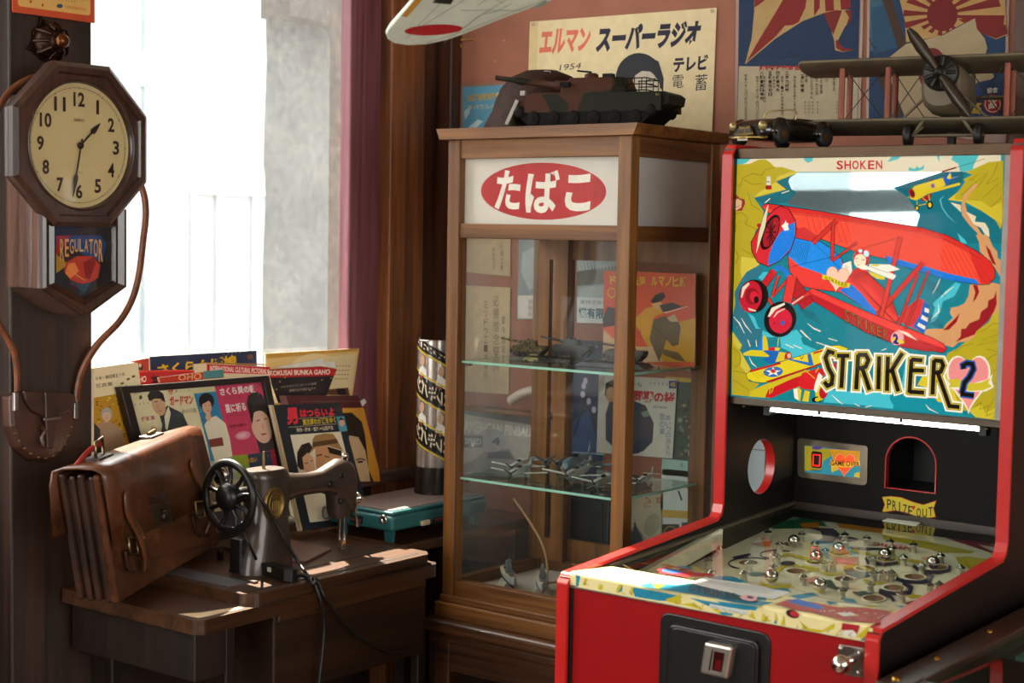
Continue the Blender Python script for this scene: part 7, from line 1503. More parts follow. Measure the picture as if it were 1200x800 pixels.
    if plow:
        pl_ = MB(); pl_.slab([(-0.172, -0.058, 0.006), (-0.172, 0.058, 0.006), (-0.148, 0.058, 0.048), (-0.148, -0.058, 0.048)], (0.008, 0, -0.003)); B(pl_, 'dozer_blade', plain('tank_steel', '#6f6a60', 0.4, 0.6), None, 0.001)
        for y in (-0.04, 0.04): B(MB().tube([(-0.17, y, 0.02), (-0.12, y, 0.016)], 0.004, 6), 'blade_arm', md)
        for y in (-0.05, 0.05): B(MB().cbox((-0.135, y, 0.058), (0.010, 0.008, 0.008)), 'head_lamp', plain('lamp_grey', '#8a857a', 0.3), None)
        B(MB().cbox((0.155, -0.0655, 0.050), (0.008, 0.001, 0.004)), 'number_plate', plain('plate_yellow', '#8f8a50', 0.5))
    return t
tank('model_tank', 'large brown and green camouflage tank model on top of the showcase', T(-1.800, 2.600, ZTOP + 0.0005) @ rot(12, 'Z') @ Matrix.Diagonal((1.0, 0.9, 1.16, 1)), 1.0, camo('tank_camo', '#3f2115', '#17180f', 11), plain('track_dark', '#0c0906', 0.7, 0.0, spec=0.15), 'model tanks in and on the showcase', gunlen=0.128)

# ================================================================== CAR AND BIPLANE ON THE PINBALL MACHINE
rz0 = ZTP + 0.0085
cc = at(916, 172, 'Y', 2.60)
cr = thing('model_car', 'dark vintage roadster model parked on the pinball machine', 'model car', M=T(cc.x + 0.004, 2.590, rz0) @ rot(-102 + 180, 'Z') @ Matrix.Scale(0.95, 4))
m_car = plain('car_paint', '#15120d', 0.2, 0.2, var=0.1, coat=0.6); m_carc = plain('car_chrome', '#8a7448', 0.25, 1.0, var=0.2)
def ringc(x, hw, zb, zt, rnd=0.5):
    out = []
    for k in range(16):
        a = 2 * math.pi * k / 16; c, s_ = math.cos(a), math.sin(a)
        out.append(V((x, hw * math.copysign(abs(c) ** rnd, c), (zb + zt) / 2 + (zt - zb) / 2 * math.copysign(abs(s_) ** rnd, s_))))
    return out
bd = MB(); bd.loft([ringc(-0.10, 0.034, 0.012, 0.034, 0.7), ringc(-0.094, 0.046, 0.010, 0.043, 0.6), ringc(-0.06, 0.051, 0.008, 0.050, 0.5), ringc(-0.01, 0.050, 0.008, 0.052, 0.45), ringc(0.03, 0.050, 0.008, 0.049, 0.45), ringc(0.075, 0.052, 0.010, 0.048, 0.5), ringc(0.10, 0.042, 0.014, 0.037, 0.65), ringc(0.108, 0.026, 0.018, 0.030, 0.8)])
bd.build('body', m_car, cr, local=True)
for sd in (-1, 1):
    for x in (-0.062, 0.064):
        fw = MB(); fw.loft([[V((x + 0.026 * math.cos(R(a)) * q, sd * (0.042 + 0.016 * w), 0.014 + 0.033 * math.sin(R(a)) * q + 0.004)) for a in range(0, 181, 18)] + [V((x, sd * (0.042 + 0.016 * w), 0.016))] for w, q in ((-0.6, 0.7), (0.2, 1.0), (0.8, 0.96), (1.0, 0.7))]); fw.build('fender', m_car, cr, local=True)
        wh = MB().lathe([(0.010, -0.007), (0.0185, -0.007), (0.0195, -0.003), (0.0195, 0.004), (0.0185, 0.007), (0.013, 0.0075)], 22, T(x, sd * 0.051, 0.0195) @ rot(-90 * sd, 'X')); o = wh.build('wheel', plain('tyre', '#0e0c0b', 0.6), cr, local=True)
        MB().lathe([(0.013, 0.0072), (0.012, 0.006), (0.004, 0.009), (0, 0.009)], 18, T(x, sd * 0.051, 0.0195) @ rot(-90 * sd, 'X'), caps=False).build('hub_cap', plain('hub_bronze', '#6a4a2a', 0.35, 0.8), o, local=True)
    MB().lathe([(0.0085, 0), (0.0085, 0.006), (0.006, 0.009), (0, 0.0095)], 14, T(-0.094, sd * 0.036, 0.034) @ rot(-90, 'Y'), caps=False).build('head_lamp', plain('lamp_amber', '#8f7c50', 0.2, 0.4), cr, local=True)
gr = MB(); gr.prism([(-0.022, 0.018), (-0.012, 0.034), (0.0, 0.030), (0.012, 0.034), (0.022, 0.018), (0.0, 0.016)], 'X', -0.106, -0.098); gr.build('grille', m_carc, cr, local=True, bevel=0.001)
for y0, y1 in ((-0.016, -0.003), (0.003, 0.016)): MB().box((-0.1075, y0, 0.021), (-0.106, y1, 0.028)).build('grille_opening', plain('grille_dark', '#1c140c', 0.5), cr, local=True)
MB().tube([(-0.094, -0.046, 0.012), (-0.107, -0.034, 0.012), (-0.110, 0, 0.012), (-0.107, 0.034, 0.012), (-0.094, 0.046, 0.012)], 0.0035, 8).build('bumper', m_carc, cr, local=True)
MB().box((-0.112, -0.012, 0.006), (-0.110, 0.012, 0.012)).build('number_plate', plain('plate_white', '#a09a8a', 0.5), cr, local=True)
MB().prism([(0.0, -0.036), (0.05, -0.034), (0.06, 0.0), (0.05, 0.034), (0.0, 0.036)], 'Z', 0.0505, 0.0525).build('cockpit', plain('cockpit_red', '#2a100c', 0.6), cr, local=True)
MB().tube(catmull([(-0.006, -0.038, 0.046), (-0.004, -0.036, 0.066), (-0.006, 0.0, 0.069), (-0.004, 0.036, 0.066), (-0.006, 0.038, 0.046)], 4), 0.0013, 6).build('windscreen_frame', m_carc, cr, local=True)

bp0 = at(1098, 120, 'Y', 2.70)
bi = thing('model_biplane', 'weathered wooden biplane model standing on the pinball machine', 'model aircraft', M=T(bp0.x + 0.005, 2.755, rz0) @ rot(9, 'Z'))
m_bip = plain('biplane_grey', '#5e523f', 0.5, 0.1, var=0.25, scale=18); m_bipd = plain('biplane_dark', '#15100b', 0.5, 0.2, var=0.3); m_strt = plain('strut_orange', '#7a3418', 0.5)
zu, zl_ = at(1098, 72, 'Y', 2.70).z - rz0, at(1098, 144, 'Y', 2.70).z - rz0
def aero(x, yc, zc, ch, th, tilt=0.0):
    return [V((x, yc + ch * (0.5 - 0.5 * math.cos(2 * math.pi * k / 14)) - ch / 2, zc + tilt * ch * 0.5 * math.cos(2 * math.pi * k / 14) + th * math.sin(2 * math.pi * k / 14) * (1.15 - 0.5 * (0.5 - 0.5 * math.cos(2 * math.pi * k / 14))))) for k in range(14)]
for z, sp, nm in ((zu, 0.275, 'upper_wing'), (zl_, 0.272, 'lower_wing')):
    MB().loft([aero(x * sp, -0.02, z - 0.004, 0.095 * q, 0.007 * q, 0.24) for x, q in ((-1, 0.45), (-0.985, 0.75), (-0.96, 0.95), (-0.5, 1), (0, 1), (0.5, 1), (0.96, 0.95), (0.985, 0.75), (1, 0.45))]).build(nm, m_bip, bi, local=True)
for x in (-0.19, -0.105, 0.105, 0.19):
    for y in (-0.045, 0.006): MB().tube([(x, y, zl_ + 0.006), (x, y, zu - 0.006)], 0.0036, 8, flat=1.6).build('strut', m_strt, bi, local=True)
for a, b in ((-0.19, -0.105), (0.105, 0.19), (-0.105, -0.03), (0.03, 0.105)):
    for z0, z1 in ((zl_, zu), (zu, zl_)): MB().tube([(a, -0.046, z0), (b, -0.046, z1)], 0.0009, 5).build('rigging_wire', m_bipd, bi, local=True)
fu = []
for y, hw, zb, zt in ((-0.085, 0.030, zl_ + 0.028, zu - 0.004), (-0.078, 0.036, zl_ + 0.018, zu - 0.002), (-0.04, 0.038, zl_ + 0.012, zu - 0.004), (0.02, 0.036, zl_ + 0.012, zu - 0.012), (0.09, 0.022, zl_ + 0.030, zu - 0.03), (0.15, 0.010, zl_ + 0.045, zu - 0.045)):
    fu.append([V((hw * math.copysign(abs(math.cos(2 * math.pi * k / 18)) ** 0.7, math.cos(2 * math.pi * k / 18)), y, (zb + zt) / 2 + (zt - zb) / 2 * math.copysign(abs(math.sin(2 * math.pi * k / 18)) ** 0.7, math.sin(2 * math.pi * k / 18)))) for k in range(18)])
MB().loft(fu).build('fuselage', m_bip, bi, local=True)
zh = zu - 0.024
eg = MB().lathe([(0.030, 0), (0.032, 0.004), (0.028, 0.010), (0.010, 0.012), (0.008, 0.018), (0.0, 0.018)], 22, T(0, -0.084, zh) @ rot(90, 'X'), caps=False).build('engine', m_bipd, bi, local=True)
for i in range(9):
    a = 2 * math.pi * i / 9; MB().tube([(0.012 * math.cos(a), -0.095, zh + 0.012 * math.sin(a)), (0.027 * math.cos(a), -0.093, zh + 0.027 * math.sin(a))], 0.004, 6).build('cylinder_head', m_bipd, eg, local=True)
pr2 = MB()
for sg in (1, -1):
    rr_ = [(0.008, 0.005), (0.03, 0.009), (0.055, 0.011), (0.08, 0.009), (0.095, 0.004)]
    an = R(126)
    dv = V((math.cos(an), 0, math.sin(an))) * sg; sv = V((-dv.z, 0, dv.x))
    pr2.loft([[V((0, -0.104, zh)) + dv * r_ + sv * w * c_ + V((0, 0.0022 * s_ + 0.004 * c_ * (1 - r_ / 0.1), 0)) for c_, s_ in ((1, 0), (0, 1), (-1, 0), (0, -1))] for r_, w in rr_])
po_ = pr2.build('propeller', plain('prop_wood', '#3b3128', 0.3, 0.3), bi, local=True)
MB().lathe([(0.008, 0), (0.007, 0.008), (0.0, 0.012)], 14, T(0, -0.101, zh) @ rot(90, 'X'), caps=False).build('spinner', m_bipd, po_, local=True)
for sx in (-1, 1):
    MB().lathe([(0.008, -0.006), (0.019, -0.006), (0.021, 0), (0.019, 0.006), (0.008, 0.006)], 20, T(sx * 0.062, -0.055, 0.021) @ rot(90, 'Y')).build('wheel', m_bipd, bi, local=True)
    for y in (-0.062, -0.02): MB().tube([(sx * 0.03, y, zl_ + 0.01), (sx * 0.055, -0.055, 0.021)], 0.0032, 8).build('undercarriage_leg', m_bip, bi, local=True)
    MB().tube([(sx * 0.028, -0.06, zl_ + 0.05), (sx * 0.075, -0.05, zl_ + 0.008)], 0.0025, 6).build('brace', m_bip, bi, local=True)
MB().tube([(-0.07, -0.055, 0.021), (0.07, -0.055, 0.021)], 0.003, 8).build('axle', m_bip, bi, local=True)
MB().box((-0.006, 0.0, 0.0), (0.006, 0.02, zl_ + 0.012)).build('stand', m_bipd, bi, local=True)
MB().loft([aero(x, 0.155, zl_ + 0.06, 0.045, 0.004) for x in (-0.08, 0, 0.08)]).build('tailplane', m_bip, bi, local=True)
MB().prism([(0.13, zl_ + 0.06), (0.175, zl_ + 0.06), (0.178, zl_ + 0.11), (0.155, zl_ + 0.115)], 'X', -0.002, 0.002).build('fin', m_bip, bi, local=True)

# ================================================================== HANGING FIGHTER, only its left wing in view
d0 = ray(545, 25); AO = CAM + d0 * 2.35; tc2 = -d0; tc2.z = 0; tc2.normalize(); AN = (tc2 * 0.42 + V((0, 0, -1))).normalized()
zr = thing('hanging_fighter', 'pale green model fighter wing with red roundel hanging near the ceiling', 'model aircraft', AO)
m_zero = plain('fighter_green', '#c3cbbd', 0.4, var=0.1, scale=22)
wing_px = [(452, 41), (456, 34), (470, 18), (489, -4), (520, -42), (560, -92), (650, -110), (680, -40), (655, -4), (640, 4), (628, 8), (600, 18), (572, 29), (545, 40), (525, 47), (500, 52.5), (478, 53.5), (462, 51), (454, 46)]
wo = sheet('wing', m_zero, zr, wing_px, AO, AN, 0.010, bevel=0.002)
P = Print(AO + AN * 0.0003, AN)
P.ell(508, 35, 34, 6.2, '#a8121c', -3, 36).poly([(470, 19), (477, 20), (500, -6), (520, -32), (512, -34), (489, -4)], '#c08a2c')
for p in ([(475, 45), (500, 27), (560, -10)], [(490, 30), (520, 0)], [(520, 50), (560, 20), (600, -5)], [(540, 12), (610, 12)], [(500, 50), (545, 36), (600, 14), (640, 0)], [(560, 6), (575, -4), (590, 4)], [(566, 16), (580, 14), (600, 4)]): P.line(p, 0.5, '#6a7268')
P.poly([(507, 3), (512, -4), (534, -4), (528, 5)], '#1f1c1a').poly([(622, 9), (640, 0), (642, 4), (630, 9)], '#8a958a')
P.build('wing_markings', printed('fighter_ink', 0.4), wo)
nz_, tl_ = onp(545, -135, AO, AN), onp(800, -150, AO, AN); ax_ = (tl_ - nz_).normalized(); pe_ = AN.cross(ax_).normalized(); FL_ = 0.36
fz = lambda t: nz_ + ax_ * (FL_ * t) - AN * 0.012
MB().tube([fz(-0.03), fz(0.0), fz(0.06), fz(0.25), fz(0.45), fz(0.75), fz(0.97), fz(1.0)], [0.006, 0.026, 0.031, 0.034, 0.033, 0.020, 0.009, 0.003], 18).build('fuselage', m_zero, zr)
wq = pxpoly(wing_px, AO, AN); mir_ = [p - pe_ * (2 * (p - nz_).dot(pe_)) for p in wq]
MB().slab(mir_, -AN * 0.010).build('wing', m_zero, zr, bevel=0.002)
MB().slab([fz(0.82) + pe_ * 0.085, fz(0.86) + pe_ * 0.09, fz(0.95), fz(0.86) - pe_ * 0.09, fz(0.82) - pe_ * 0.085, fz(0.78)], -AN * 0.005).build('tailplane', m_zero, zr)
MB().slab([fz(0.82), fz(0.97), fz(1.0) - AN * 0.075, fz(0.92) - AN * 0.08], pe_ * 0.004).build('fin', m_zero, zr)
MB().ball(fz(0.33) - AN * 0.028, 0.024, 14, 8).build('canopy', plain('fighter_canopy', '#2a3238', 0.15), zr)
pq = MB()
for i in range(3):
    a_ = 2 * math.pi * i / 3 + 0.4; d_ = pe_ * math.cos(a_) + AN * math.sin(a_); pq.slab([fz(-0.04) - ax_.cross(d_) * 0.005, fz(-0.04) + ax_.cross(d_) * 0.005, fz(-0.04) + d_ * 0.06 + ax_.cross(d_) * 0.004, fz(-0.04) + d_ * 0.06 - ax_.cross(d_) * 0.004], ax_ * 0.002)
pq.build('propeller', m_dark, zr)
for t in (0.1, 0.8):
    c_ = fz(t) - AN * 0.03; MB().tube([c_, V((c_.x, c_.y, ZC - 0.001))], 0.0008, 5).build('hanging_wire', m_steel, zr)

# ================================================================== INSIDE THE SHOWCASE
GT = 'model tanks in and on the showcase'
ridged = plain('base_black', '#151312', 0.4, var=0.2)
def stand_base(label, x, y, z, ln, w, rz):
    t = thing('tank_plinth', label, 'display base', (x, y, z), rz, 'ridged display bases on the upper glass shelf')
    MB().prism([(-ln / 2, 0), (-ln / 2 + 0.012, 0.008), (ln / 2 - 0.012, 0.008), (ln / 2, 0)], 'Y', -w / 2, w / 2).build('plinth', ridged, t, local=True)
    n = int(ln / 0.012)
    for i in range(n - 2): MB().box((-ln / 2 + 0.016 + i * 0.012, -w / 2 + 0.004, 0.008), (-ln / 2 + 0.022 + i * 0.012, w / 2 - 0.004, 0.0095)).build('rib', ridged, t, local=True)
zA = zs1 + 0.0008
stand_base('ridged black display base under the sand tank and dark tank', -1.935, 2.645, zA, 0.155, 0.06, R(12))
stand_base('ridged black display base nearest the front corner post', -1.765, 2.640, zA, 0.150, 0.06, R(12))
m_tk = plain('tank_grey', '#1d1d1c', 0.5, var=0.25, scale=60); m_tr2 = plain('track_grey', '#121110', 0.6)
tank('model_tank', 'small dark grey tank model in the middle of the upper shelf', T(-1.893, 2.668, zA + 0.0098) @ rot(10, 'Z') @ Matrix.Diagonal((0.27, 0.27, 0.44, 1)), 1.0, m_tk, m_tr2, GT, plow=False, gunlen=0.17, detail=False)
tank('model_tank', 'small sand and brown camouflage tank at left of upper shelf', T(-1.975, 2.630, zA + 0.0098) @ rot(14, 'Z') @ Matrix.Diagonal((0.24, 0.25, 0.38, 1)), 1.0, camo('sand_camo', '#6b5a38', '#3c3320', 60), m_tr2, GT, plow=False, gunlen=0.17, detail=False)
tank('model_tank', 'small black tank model behind the front corner post', T(-1.752, 2.655, zA + 0.0098) @ rot(10, 'Z') @ Matrix.Diagonal((0.27, 0.27, 0.42, 1)), 1.0, m_tk, m_tr2, GT, plow=False, gunlen=0.2, detail=False)
def jeep(label, x, y, rz, c):
    t = thing('model_jeep', label, 'model car', (x, y, zA), rz, 'tiny jeeps on the upper shelf')
    m = plain('jeep_' + c[1:], c, 0.5)
    b = MB(); b.box((-0.016, -0.008, 0.004), (0.016, 0.008, 0.011)); b.box((-0.004, -0.008, 0.011), (0.014, 0.008, 0.013)); b.box((-0.016, -0.007, 0.011), (-0.005, 0.007, 0.013)); b.build('body', m, t, local=True, bevel=0.001)
    MB().box((-0.005, -0.008, 0.011), (-0.004, 0.008, 0.018)).build('windscreen', m, t, local=True)
    MB().prism([(-0.003, 0.017), (0.014, 0.017), (0.014, 0.019), (-0.003, 0.019)], 'Y', -0.008, 0.008).build('canopy', m, t, local=True)
    for px_ in (-0.010, 0.010):
        for py_ in (-0.0085, 0.0085): MB().lathe([(0.0042, -0.0015), (0.0042, 0.0015)], 12, T(px_, py_, 0.0042) @ rot(90, 'X')).build('wheel', m_tr2, t, local=True)
q = at(623, 426, 'Z', zs1); jeep('tiny yellow-green jeep model at the front of the upper shelf', q.x, max(q.y, 2.56), R(20), '#7a7440')
q = at(661, 428, 'Z', zs1); jeep('tiny dark olive jeep model right of the yellow-green jeep', q.x, max(q.y, 2.56), R(15), '#3c3a2a')
# aircraft on the lower shelf
GA = 'model aircraft on the lower glass shelf'
def aircraft(label, x, y, rz, s, mat, md, engines=1, blades=3, z=None):
    t = thing('model_aircraft', label, 'model aircraft', M=T(x, y, (zs2 + 0.0008) if z is None else z) @ rot(rz, 'Z'), group=GA)
    def B(mb, nm, m=None, par=None): mb.v = [p * s for p in mb.v]; return mb.build(nm, m or mat, par or t, local=True)
    def rg(y_, r, zc=0.028): return [V((r * math.cos(2 * math.pi * k / 12), y_, zc + r * 1.1 * math.sin(2 * math.pi * k / 12))) for k in range(12)]
    B(MB().loft([rg(-0.07, 0.006), rg(-0.06, 0.011), rg(-0.03, 0.013), rg(0.0, 0.013), rg(0.05, 0.008, 0.031), rg(0.085, 0.003, 0.034)]), 'fuselage')
    B(MB().ball((0, -0.012, 0.040), (0.007, 0.02, 0.007), 10, 6), 'canopy', plain('canopy_dark', '#20262a', 0.15))
    wg = MB(); wg.loft([[V((sx * 0.1, -0.022 + 0.02 * (1 - c_) + (0.034 - 0.018 * abs(sx)) * (u - 0.35), 0.022 + abs(sx) * 0.008 + th)) for u, th in ((0, 0), (0.3, 0.003), (1, 0), (0.3, -0.001))] for sx, c_ in ((-1, 0.4), (-0.5, 0.8), (0, 1), (0.5, 0.8), (1, 0.4))], smooth=False); B(wg, 'wing')
    B(MB().loft([[V((sx * 0.036, 0.072 + 0.018 * u - 0.006 * abs(sx), 0.036 + th)) for u, th in ((0, 0), (0.5, 0.0015), (1, 0), (0.5, -0.001))] for sx in (-1, 0, 1)], smooth=False), 'tailplane')
    B(MB().prism([(0.068, 0.036), (0.09, 0.036), (0.092, 0.060), (0.082, 0.062)], 'X', -0.001, 0.001), 'fin')
    spots = [(0, -0.072)] if engines == 1 else [(-0.055, -0.038), (-0.028, -0.044), (0.028, -0.044), (0.055, -0.038)]
    for ex, ey in spots:
        if engines > 1: B(MB().loft([[V((ex + r * math.cos(2 * math.pi * k / 10), y_, 0.027 + r * math.sin(2 * math.pi * k / 10))) for k in range(10)] for y_, r in ((ey, 0.005), (ey + 0.01, 0.0075), (ey + 0.035, 0.004))]), 'engine')
        p_ = MB()
        for i in range(blades):
            a = 2 * math.pi * i / blades + 0.6; d_ = V((math.cos(a), 0, math.sin(a))); s_ = V((-d_.z, 0, d_.x)) * 0.0022
            c0 = V((ex, ey - 0.002, 0.028)); p_.slab([c0 - s_, c0 + s_, c0 + d_ * 0.026 + s_, c0 + d_ * 0.028, c0 + d_ * 0.026 - s_], (0, 0.001, 0))
        p_.lathe([(0.004, 0), (0.003, 0.004), (0, 0.006)], 10, T(ex, ey - 0.002, 0.028) @ rot(90, 'X'), caps=False); B(p_, 'propeller', md)
    for sx in (-0.03, 0.03): B(MB().tube([(sx, -0.02, 0.022), (sx, -0.024, 0.007)], 0.0012, 6), 'wheel_leg', md); B(MB().lathe([(0.0055, -0.0018), (0.0055, 0.0018)], 12, T(sx, -0.024, 0.0055) @ rot(90, 'Y')), 'wheel', md)
    return t
m_sil = plain('model_silver', '#b9bdb8', 0.3, 0.35, var=0.15, scale=80); m_blu = plain('model_bluegrey', '#5f7684', 0.4, var=0.15, scale=60); m_md = plain('model_dark', '#1c1c1e', 0.5); m_olv = plain('model_olive', '#8f998e', 0.45, var=0.15)
aircraft('large blue-grey four engined aircraft model at the back of the shelf', -1.905, 2.715, 15, 1.0, m_blu, m_md, 4, 3)
aircraft('small silver aircraft model at the left end of the lower shelf', -2.010, 2.655, 15, 0.62, m_sil, m_md)
aircraft('small grey-green aircraft model beside the left silver one', -1.955, 2.585, 12, 0.64, m_olv, m_md)
aircraft('silver aircraft model with large four-bladed propeller facing the front glass', -1.842, 2.630, 12, 0.76, m_sil, m_md, 1, 4)
aircraft('pale green aircraft model nearest the front corner post', -1.748, 2.590, 10, 0.70, m_olv, m_md, 1, 4)
aircraft('small silver aircraft model right of the front corner post', -1.722, 2.700, 14, 0.52, m_sil, m_md)
# warships on the bottom board
GS = 'model warships on the bottom board'
zF = CZ0 + 0.0125
def ship(label, x, y, rz):
    t = thing('model_warship', label, 'model ship', M=T(x, y, zF) @ rot(rz, 'Z'), group=GS)
    def hr(y_, w, zt): return [V((-w, y_, zt)), V((-w * 0.85, y_, 0.028)), V((-w * 0.45, y_, 0.020)), V((w * 0.45, y_, 0.020)), V((w * 0.85, y_, 0.028)), V((w, y_, zt))]
    rs = [hr(-0.075, 0.001, 0.042), hr(-0.06, 0.007, 0.040), hr(-0.03, 0.012, 0.038), hr(0.02, 0.013, 0.037), hr(0.06, 0.010, 0.037), hr(0.072, 0.005, 0.038)]
    MB().loft(rs).build('hull', plain('ship_hull', '#8a8f92', 0.45), t, local=True)
    lo_ = [[V((p.x * 1.02, p.y, min(p.z, 0.0275))) for p in r] for r in rs]; MB().loft(lo_).build('red_bottom', plain('ship_red', '#7c2a22', 0.5), t, local=True)
    dk = MB(); dk.add([V((p[0].x, p[0].y, p[0].z + 0.0003)) for p in rs] + [V((p[5].x, p[5].y, p[5].z + 0.0003)) for p in reversed(rs)], [tuple(range(12))]); dk.build('deck', plain('ship_deck', '#b5a68a', 0.6), t, local=True)
    g = plain('ship_grey', '#5c6266', 0.45)
    sp = MB(); sp.box((-0.007, -0.012, 0.037), (0.007, 0.012, 0.046)); sp.box((-0.005, -0.010, 0.046), (0.005, 0.002, 0.058)); sp.box((-0.003, -0.008, 0.058), (0.003, -0.001, 0.068)); sp.build('superstructure', g, t, local=True)
    MB().lathe([(0.004, 0.046), (0.0035, 0.060)], 12, T(0, 0.018, 0) @ rot(-12, 'X')).build('funnel', g, t, local=True)
    MB().tube([(0, -0.004, 0.066), (0, -0.003, 0.082)], 0.0007, 5).build('mast', g, t, local=True)
    for y_, sg in ((-0.045, -1), (-0.028, -1), (0.045, 1)):
        tu_ = MB().box((-0.005, y_ - 0.006, 0.038), (0.005, y_ + 0.006, 0.043 + (0.003 if y_ == -0.028 else 0))).build('turret', g, t, local=True, bevel=0.001)
        for sx in (-0.003, 0, 0.003): MB().tube([(sx, y_, 0.041 + (0.003 if y_ == -0.028 else 0)), (sx, y_ + sg * 0.016, 0.043 + (0.003 if y_ == -0.028 else 0))], 0.0007, 5).build('gun', g, tu_, local=True)
    MB().prism([(-0.022, 0.0), (-0.010, 0.024), (0.010, 0.024), (0.022, 0.0)], 'Y', -0.03, 0.03).build('stand', plain('ship_stand', '#a8a49a', 0.4), t, local=True)
ship('grey model warship on a pale stand, left of the pair', -1.985, 2.590, 46); ship('grey model warship on a pale stand, right of the pair', -1.905, 2.600, 36)
cb = catmull([V((-2.06, 2.70, 0.84)), V((-2.02, 2.70, 0.80)), V((-1.98, 2.70, 0.75)), V((-1.965, 2.70, 0.70)), V((-1.965, 2.695, zF + 0.003)), V((-1.95, 2.72, zF + 0.003))], 6)
tag(MB().tube(cb, 0.0028, 8).build('beige_cord', plain('cord_beige', '#a8845c', 0.5)), 'beige cord hanging down inside the showcase behind the warships', 'cord')
# orange boys' magazine standing on the upper shelf
MO = V((0, 2.780, 0)); MN = V((0, -1, 0)); T3 = lambda *p: cz(660, 280, p, 4.444)
zc_ = [(708, 317), (815, 320.5), (814, 431), (706, 427)]
q_ = pxpoly(zc_, MO, MN); q_[2].z = q_[3].z = zs1 + 0.001
mg = thing('boys_magazine', 'orange magazine with charging horseman standing on the upper shelf', 'magazine', (q_[0].x, 2.78, zs1))
if (q_[1] - q_[0]).cross(q_[2] - q_[0]).dot(MN) < 0: q_.reverse()
MB().slab(q_, (0, 0.004, 0)).build('pages', m_pages, mg)
P = Print(MO, MN); P.poly(zc_, '#c4471f')
P.poly(T3((370, 430), (470, 420), (560, 440), (690, 410), (685, 640), (480, 640), (440, 560)), '#b98a1e').poly(T3((205, 640), (210, 470), (260, 520), (300, 490), (380, 560), (480, 560), (520, 640)), '#c3a27a').poly(T3((205, 420), (230, 350), (270, 360), (270, 450), (210, 460)), '#3a2a28')
P.poly(T3((470, 420), (530, 400), (600, 430), (612, 460), (600, 550), (570, 560), (540, 520), (500, 640), (450, 520)), '#5a4a2a').poly(T3((510, 570), (600, 590), (640, 640), (590, 630), (520, 600)), '#6a5430').poly(T3((540, 410), (580, 390), (600, 430), (560, 430)), '#b8a080')
P.poly(T3((378, 410), (430, 360), (480, 350), (540, 380), (480, 400), (460, 430), (450, 500), (420, 510), (390, 460)), '#c48c22').poly(T3((460, 340), (480, 320), (515, 330), (510, 365), (475, 365)), '#c9975a').poly(T3((455, 325), (480, 290), (520, 275), (535, 300), (510, 325), (470, 335)), '#241c1e').poly(T3((500, 345), (570, 330), (620, 350), (580, 365), (520, 380)), '#2a2022').line(T3((530, 385), (650, 350)), 0.8, '#d8d0c0').line(T3((465, 450), (570, 550), (600, 540)), 0.7, '#2a2018')
P.poly(T3((380, 270), (425, 272), (445, 340), (390, 330)), '#d8c9a8').ell(750, 346.5, 4, 4, '#b02a1e').poly(T3((605, 560), (640, 510), (690, 500), (685, 640), (620, 640)), '#b99878').ell(805, 386.5, 5, 5, '#c9a02a').text('新ヒノマル児童ブック', [(805, 324.5), (714, 323), (714, 335), (805, 336)], '#d8a82a', 0.03) if False else P
for i, ch in enumerate('新ヒノマル児童'):
    P.htext(ch, 796.5 - i * 8.3 - (6 if i > 4 else 0), 324, 8 if i in (0, 5, 6) else 7.4, 12 - 0.3 * i, '#d8a82a', 0, 0.04)
P.text('ド', [(715, 323), (722, 323), (722, 333), (715, 333)], '#d8a82a', 0.04).ell(717, 343, 5, 6, '#c9a02a').ell(717, 343, 3.8, 4.8, '#c4471f').text('興', [(746, 387), (752, 387), (752, 396), (746, 396)], '#b02a1e', 0.03)
P.build('cover', m_paper, mg)

# ================================================================== PAPERS ON THE WALL BEHIND THE SHOWCASE
def note(name, label, corners, base, cat='paper', off=0.0):
    return poster(name, label, corners, base, cat, off=off)
P = note('calligraphy_sheet', 'upper beige paper with vertical writing behind the showcase glass', [(540, 270), (598, 278), (598, 324), (540, 318)], '#b9a27c'); P.vtext('心得之条', 586, 284, 4, 34, '#4a3a28').vtext('昭和年月日', 577, 290, 3, 26, '#5a4a34'); P.build('print', m_pos, P.t)
P = note('calligraphy_sheet', 'long lower beige paper with vertical writing behind the showcase glass', [(540, 334), (598, 337), (596, 462), (540, 458)], '#c3ae88'); P.vtext('必勝信念堅持', 578, 345, 7, 90, '#6a563c').vtext('ミツドウエー沖海戦', 567, 352, 4.5, 92, '#3f3224').vtext('軍令部発表', 588, 370, 4, 56, '#5a4a34'); P.build('print', m_pos, P.t)
P = note('calligraphy_strip', 'narrow old paper edge left of the showcase post', [(520, 190), (533, 192), (533, 450), (520, 446)], '#8a7450'); P.text('ロ', [(527, 340), (531, 340), (531, 347), (527, 347)], '#2a2018', 0.04); P.build('print', m_pos, P.t)
P = note('photo_card', 'grey photograph with white caption strip behind showcase glass', [(608, 280), (640, 280), (638, 374), (606, 374)], '#8c979a'); P.poly([(612, 296), (636, 284), (637, 330), (620, 340), (610, 318)], '#a9b4b6').rect(607, 346, 638, 373, '#d8d4cc').vtext('銀製品', 619, 350, 6, 21, '#8a8a8c'); P.build('print', m_pos, P.t)
P = note('company_sign', 'photograph of rooftops captioned with blue company lettering on the wall', [(676, 303), (742, 303), (742, 380), (676, 378)], '#97a2a2'); P.poly([(676, 318), (742, 308), (742, 330), (676, 335)], '#6e6a62').poly([(678, 338), (742, 330), (742, 350), (678, 350)], '#aab4b2')
for i in range(16): P.line([(678 + i * 4, 304), (680 + i * 4, 316)], 0.6, '#c3c9c8'); P.k -= 1
P.k += 1; P.poly([(676, 348), (742, 350), (742, 380), (676, 378)], '#d2d6d4').text('業株式会社', [(680, 351), (712, 352), (712, 357), (680, 356)], '#5a6a70').text('機有限', [(678, 360), (708, 361), (708, 374), (678, 372)], '#34606c', 0.03); P.build('print', m_pos, P.t)
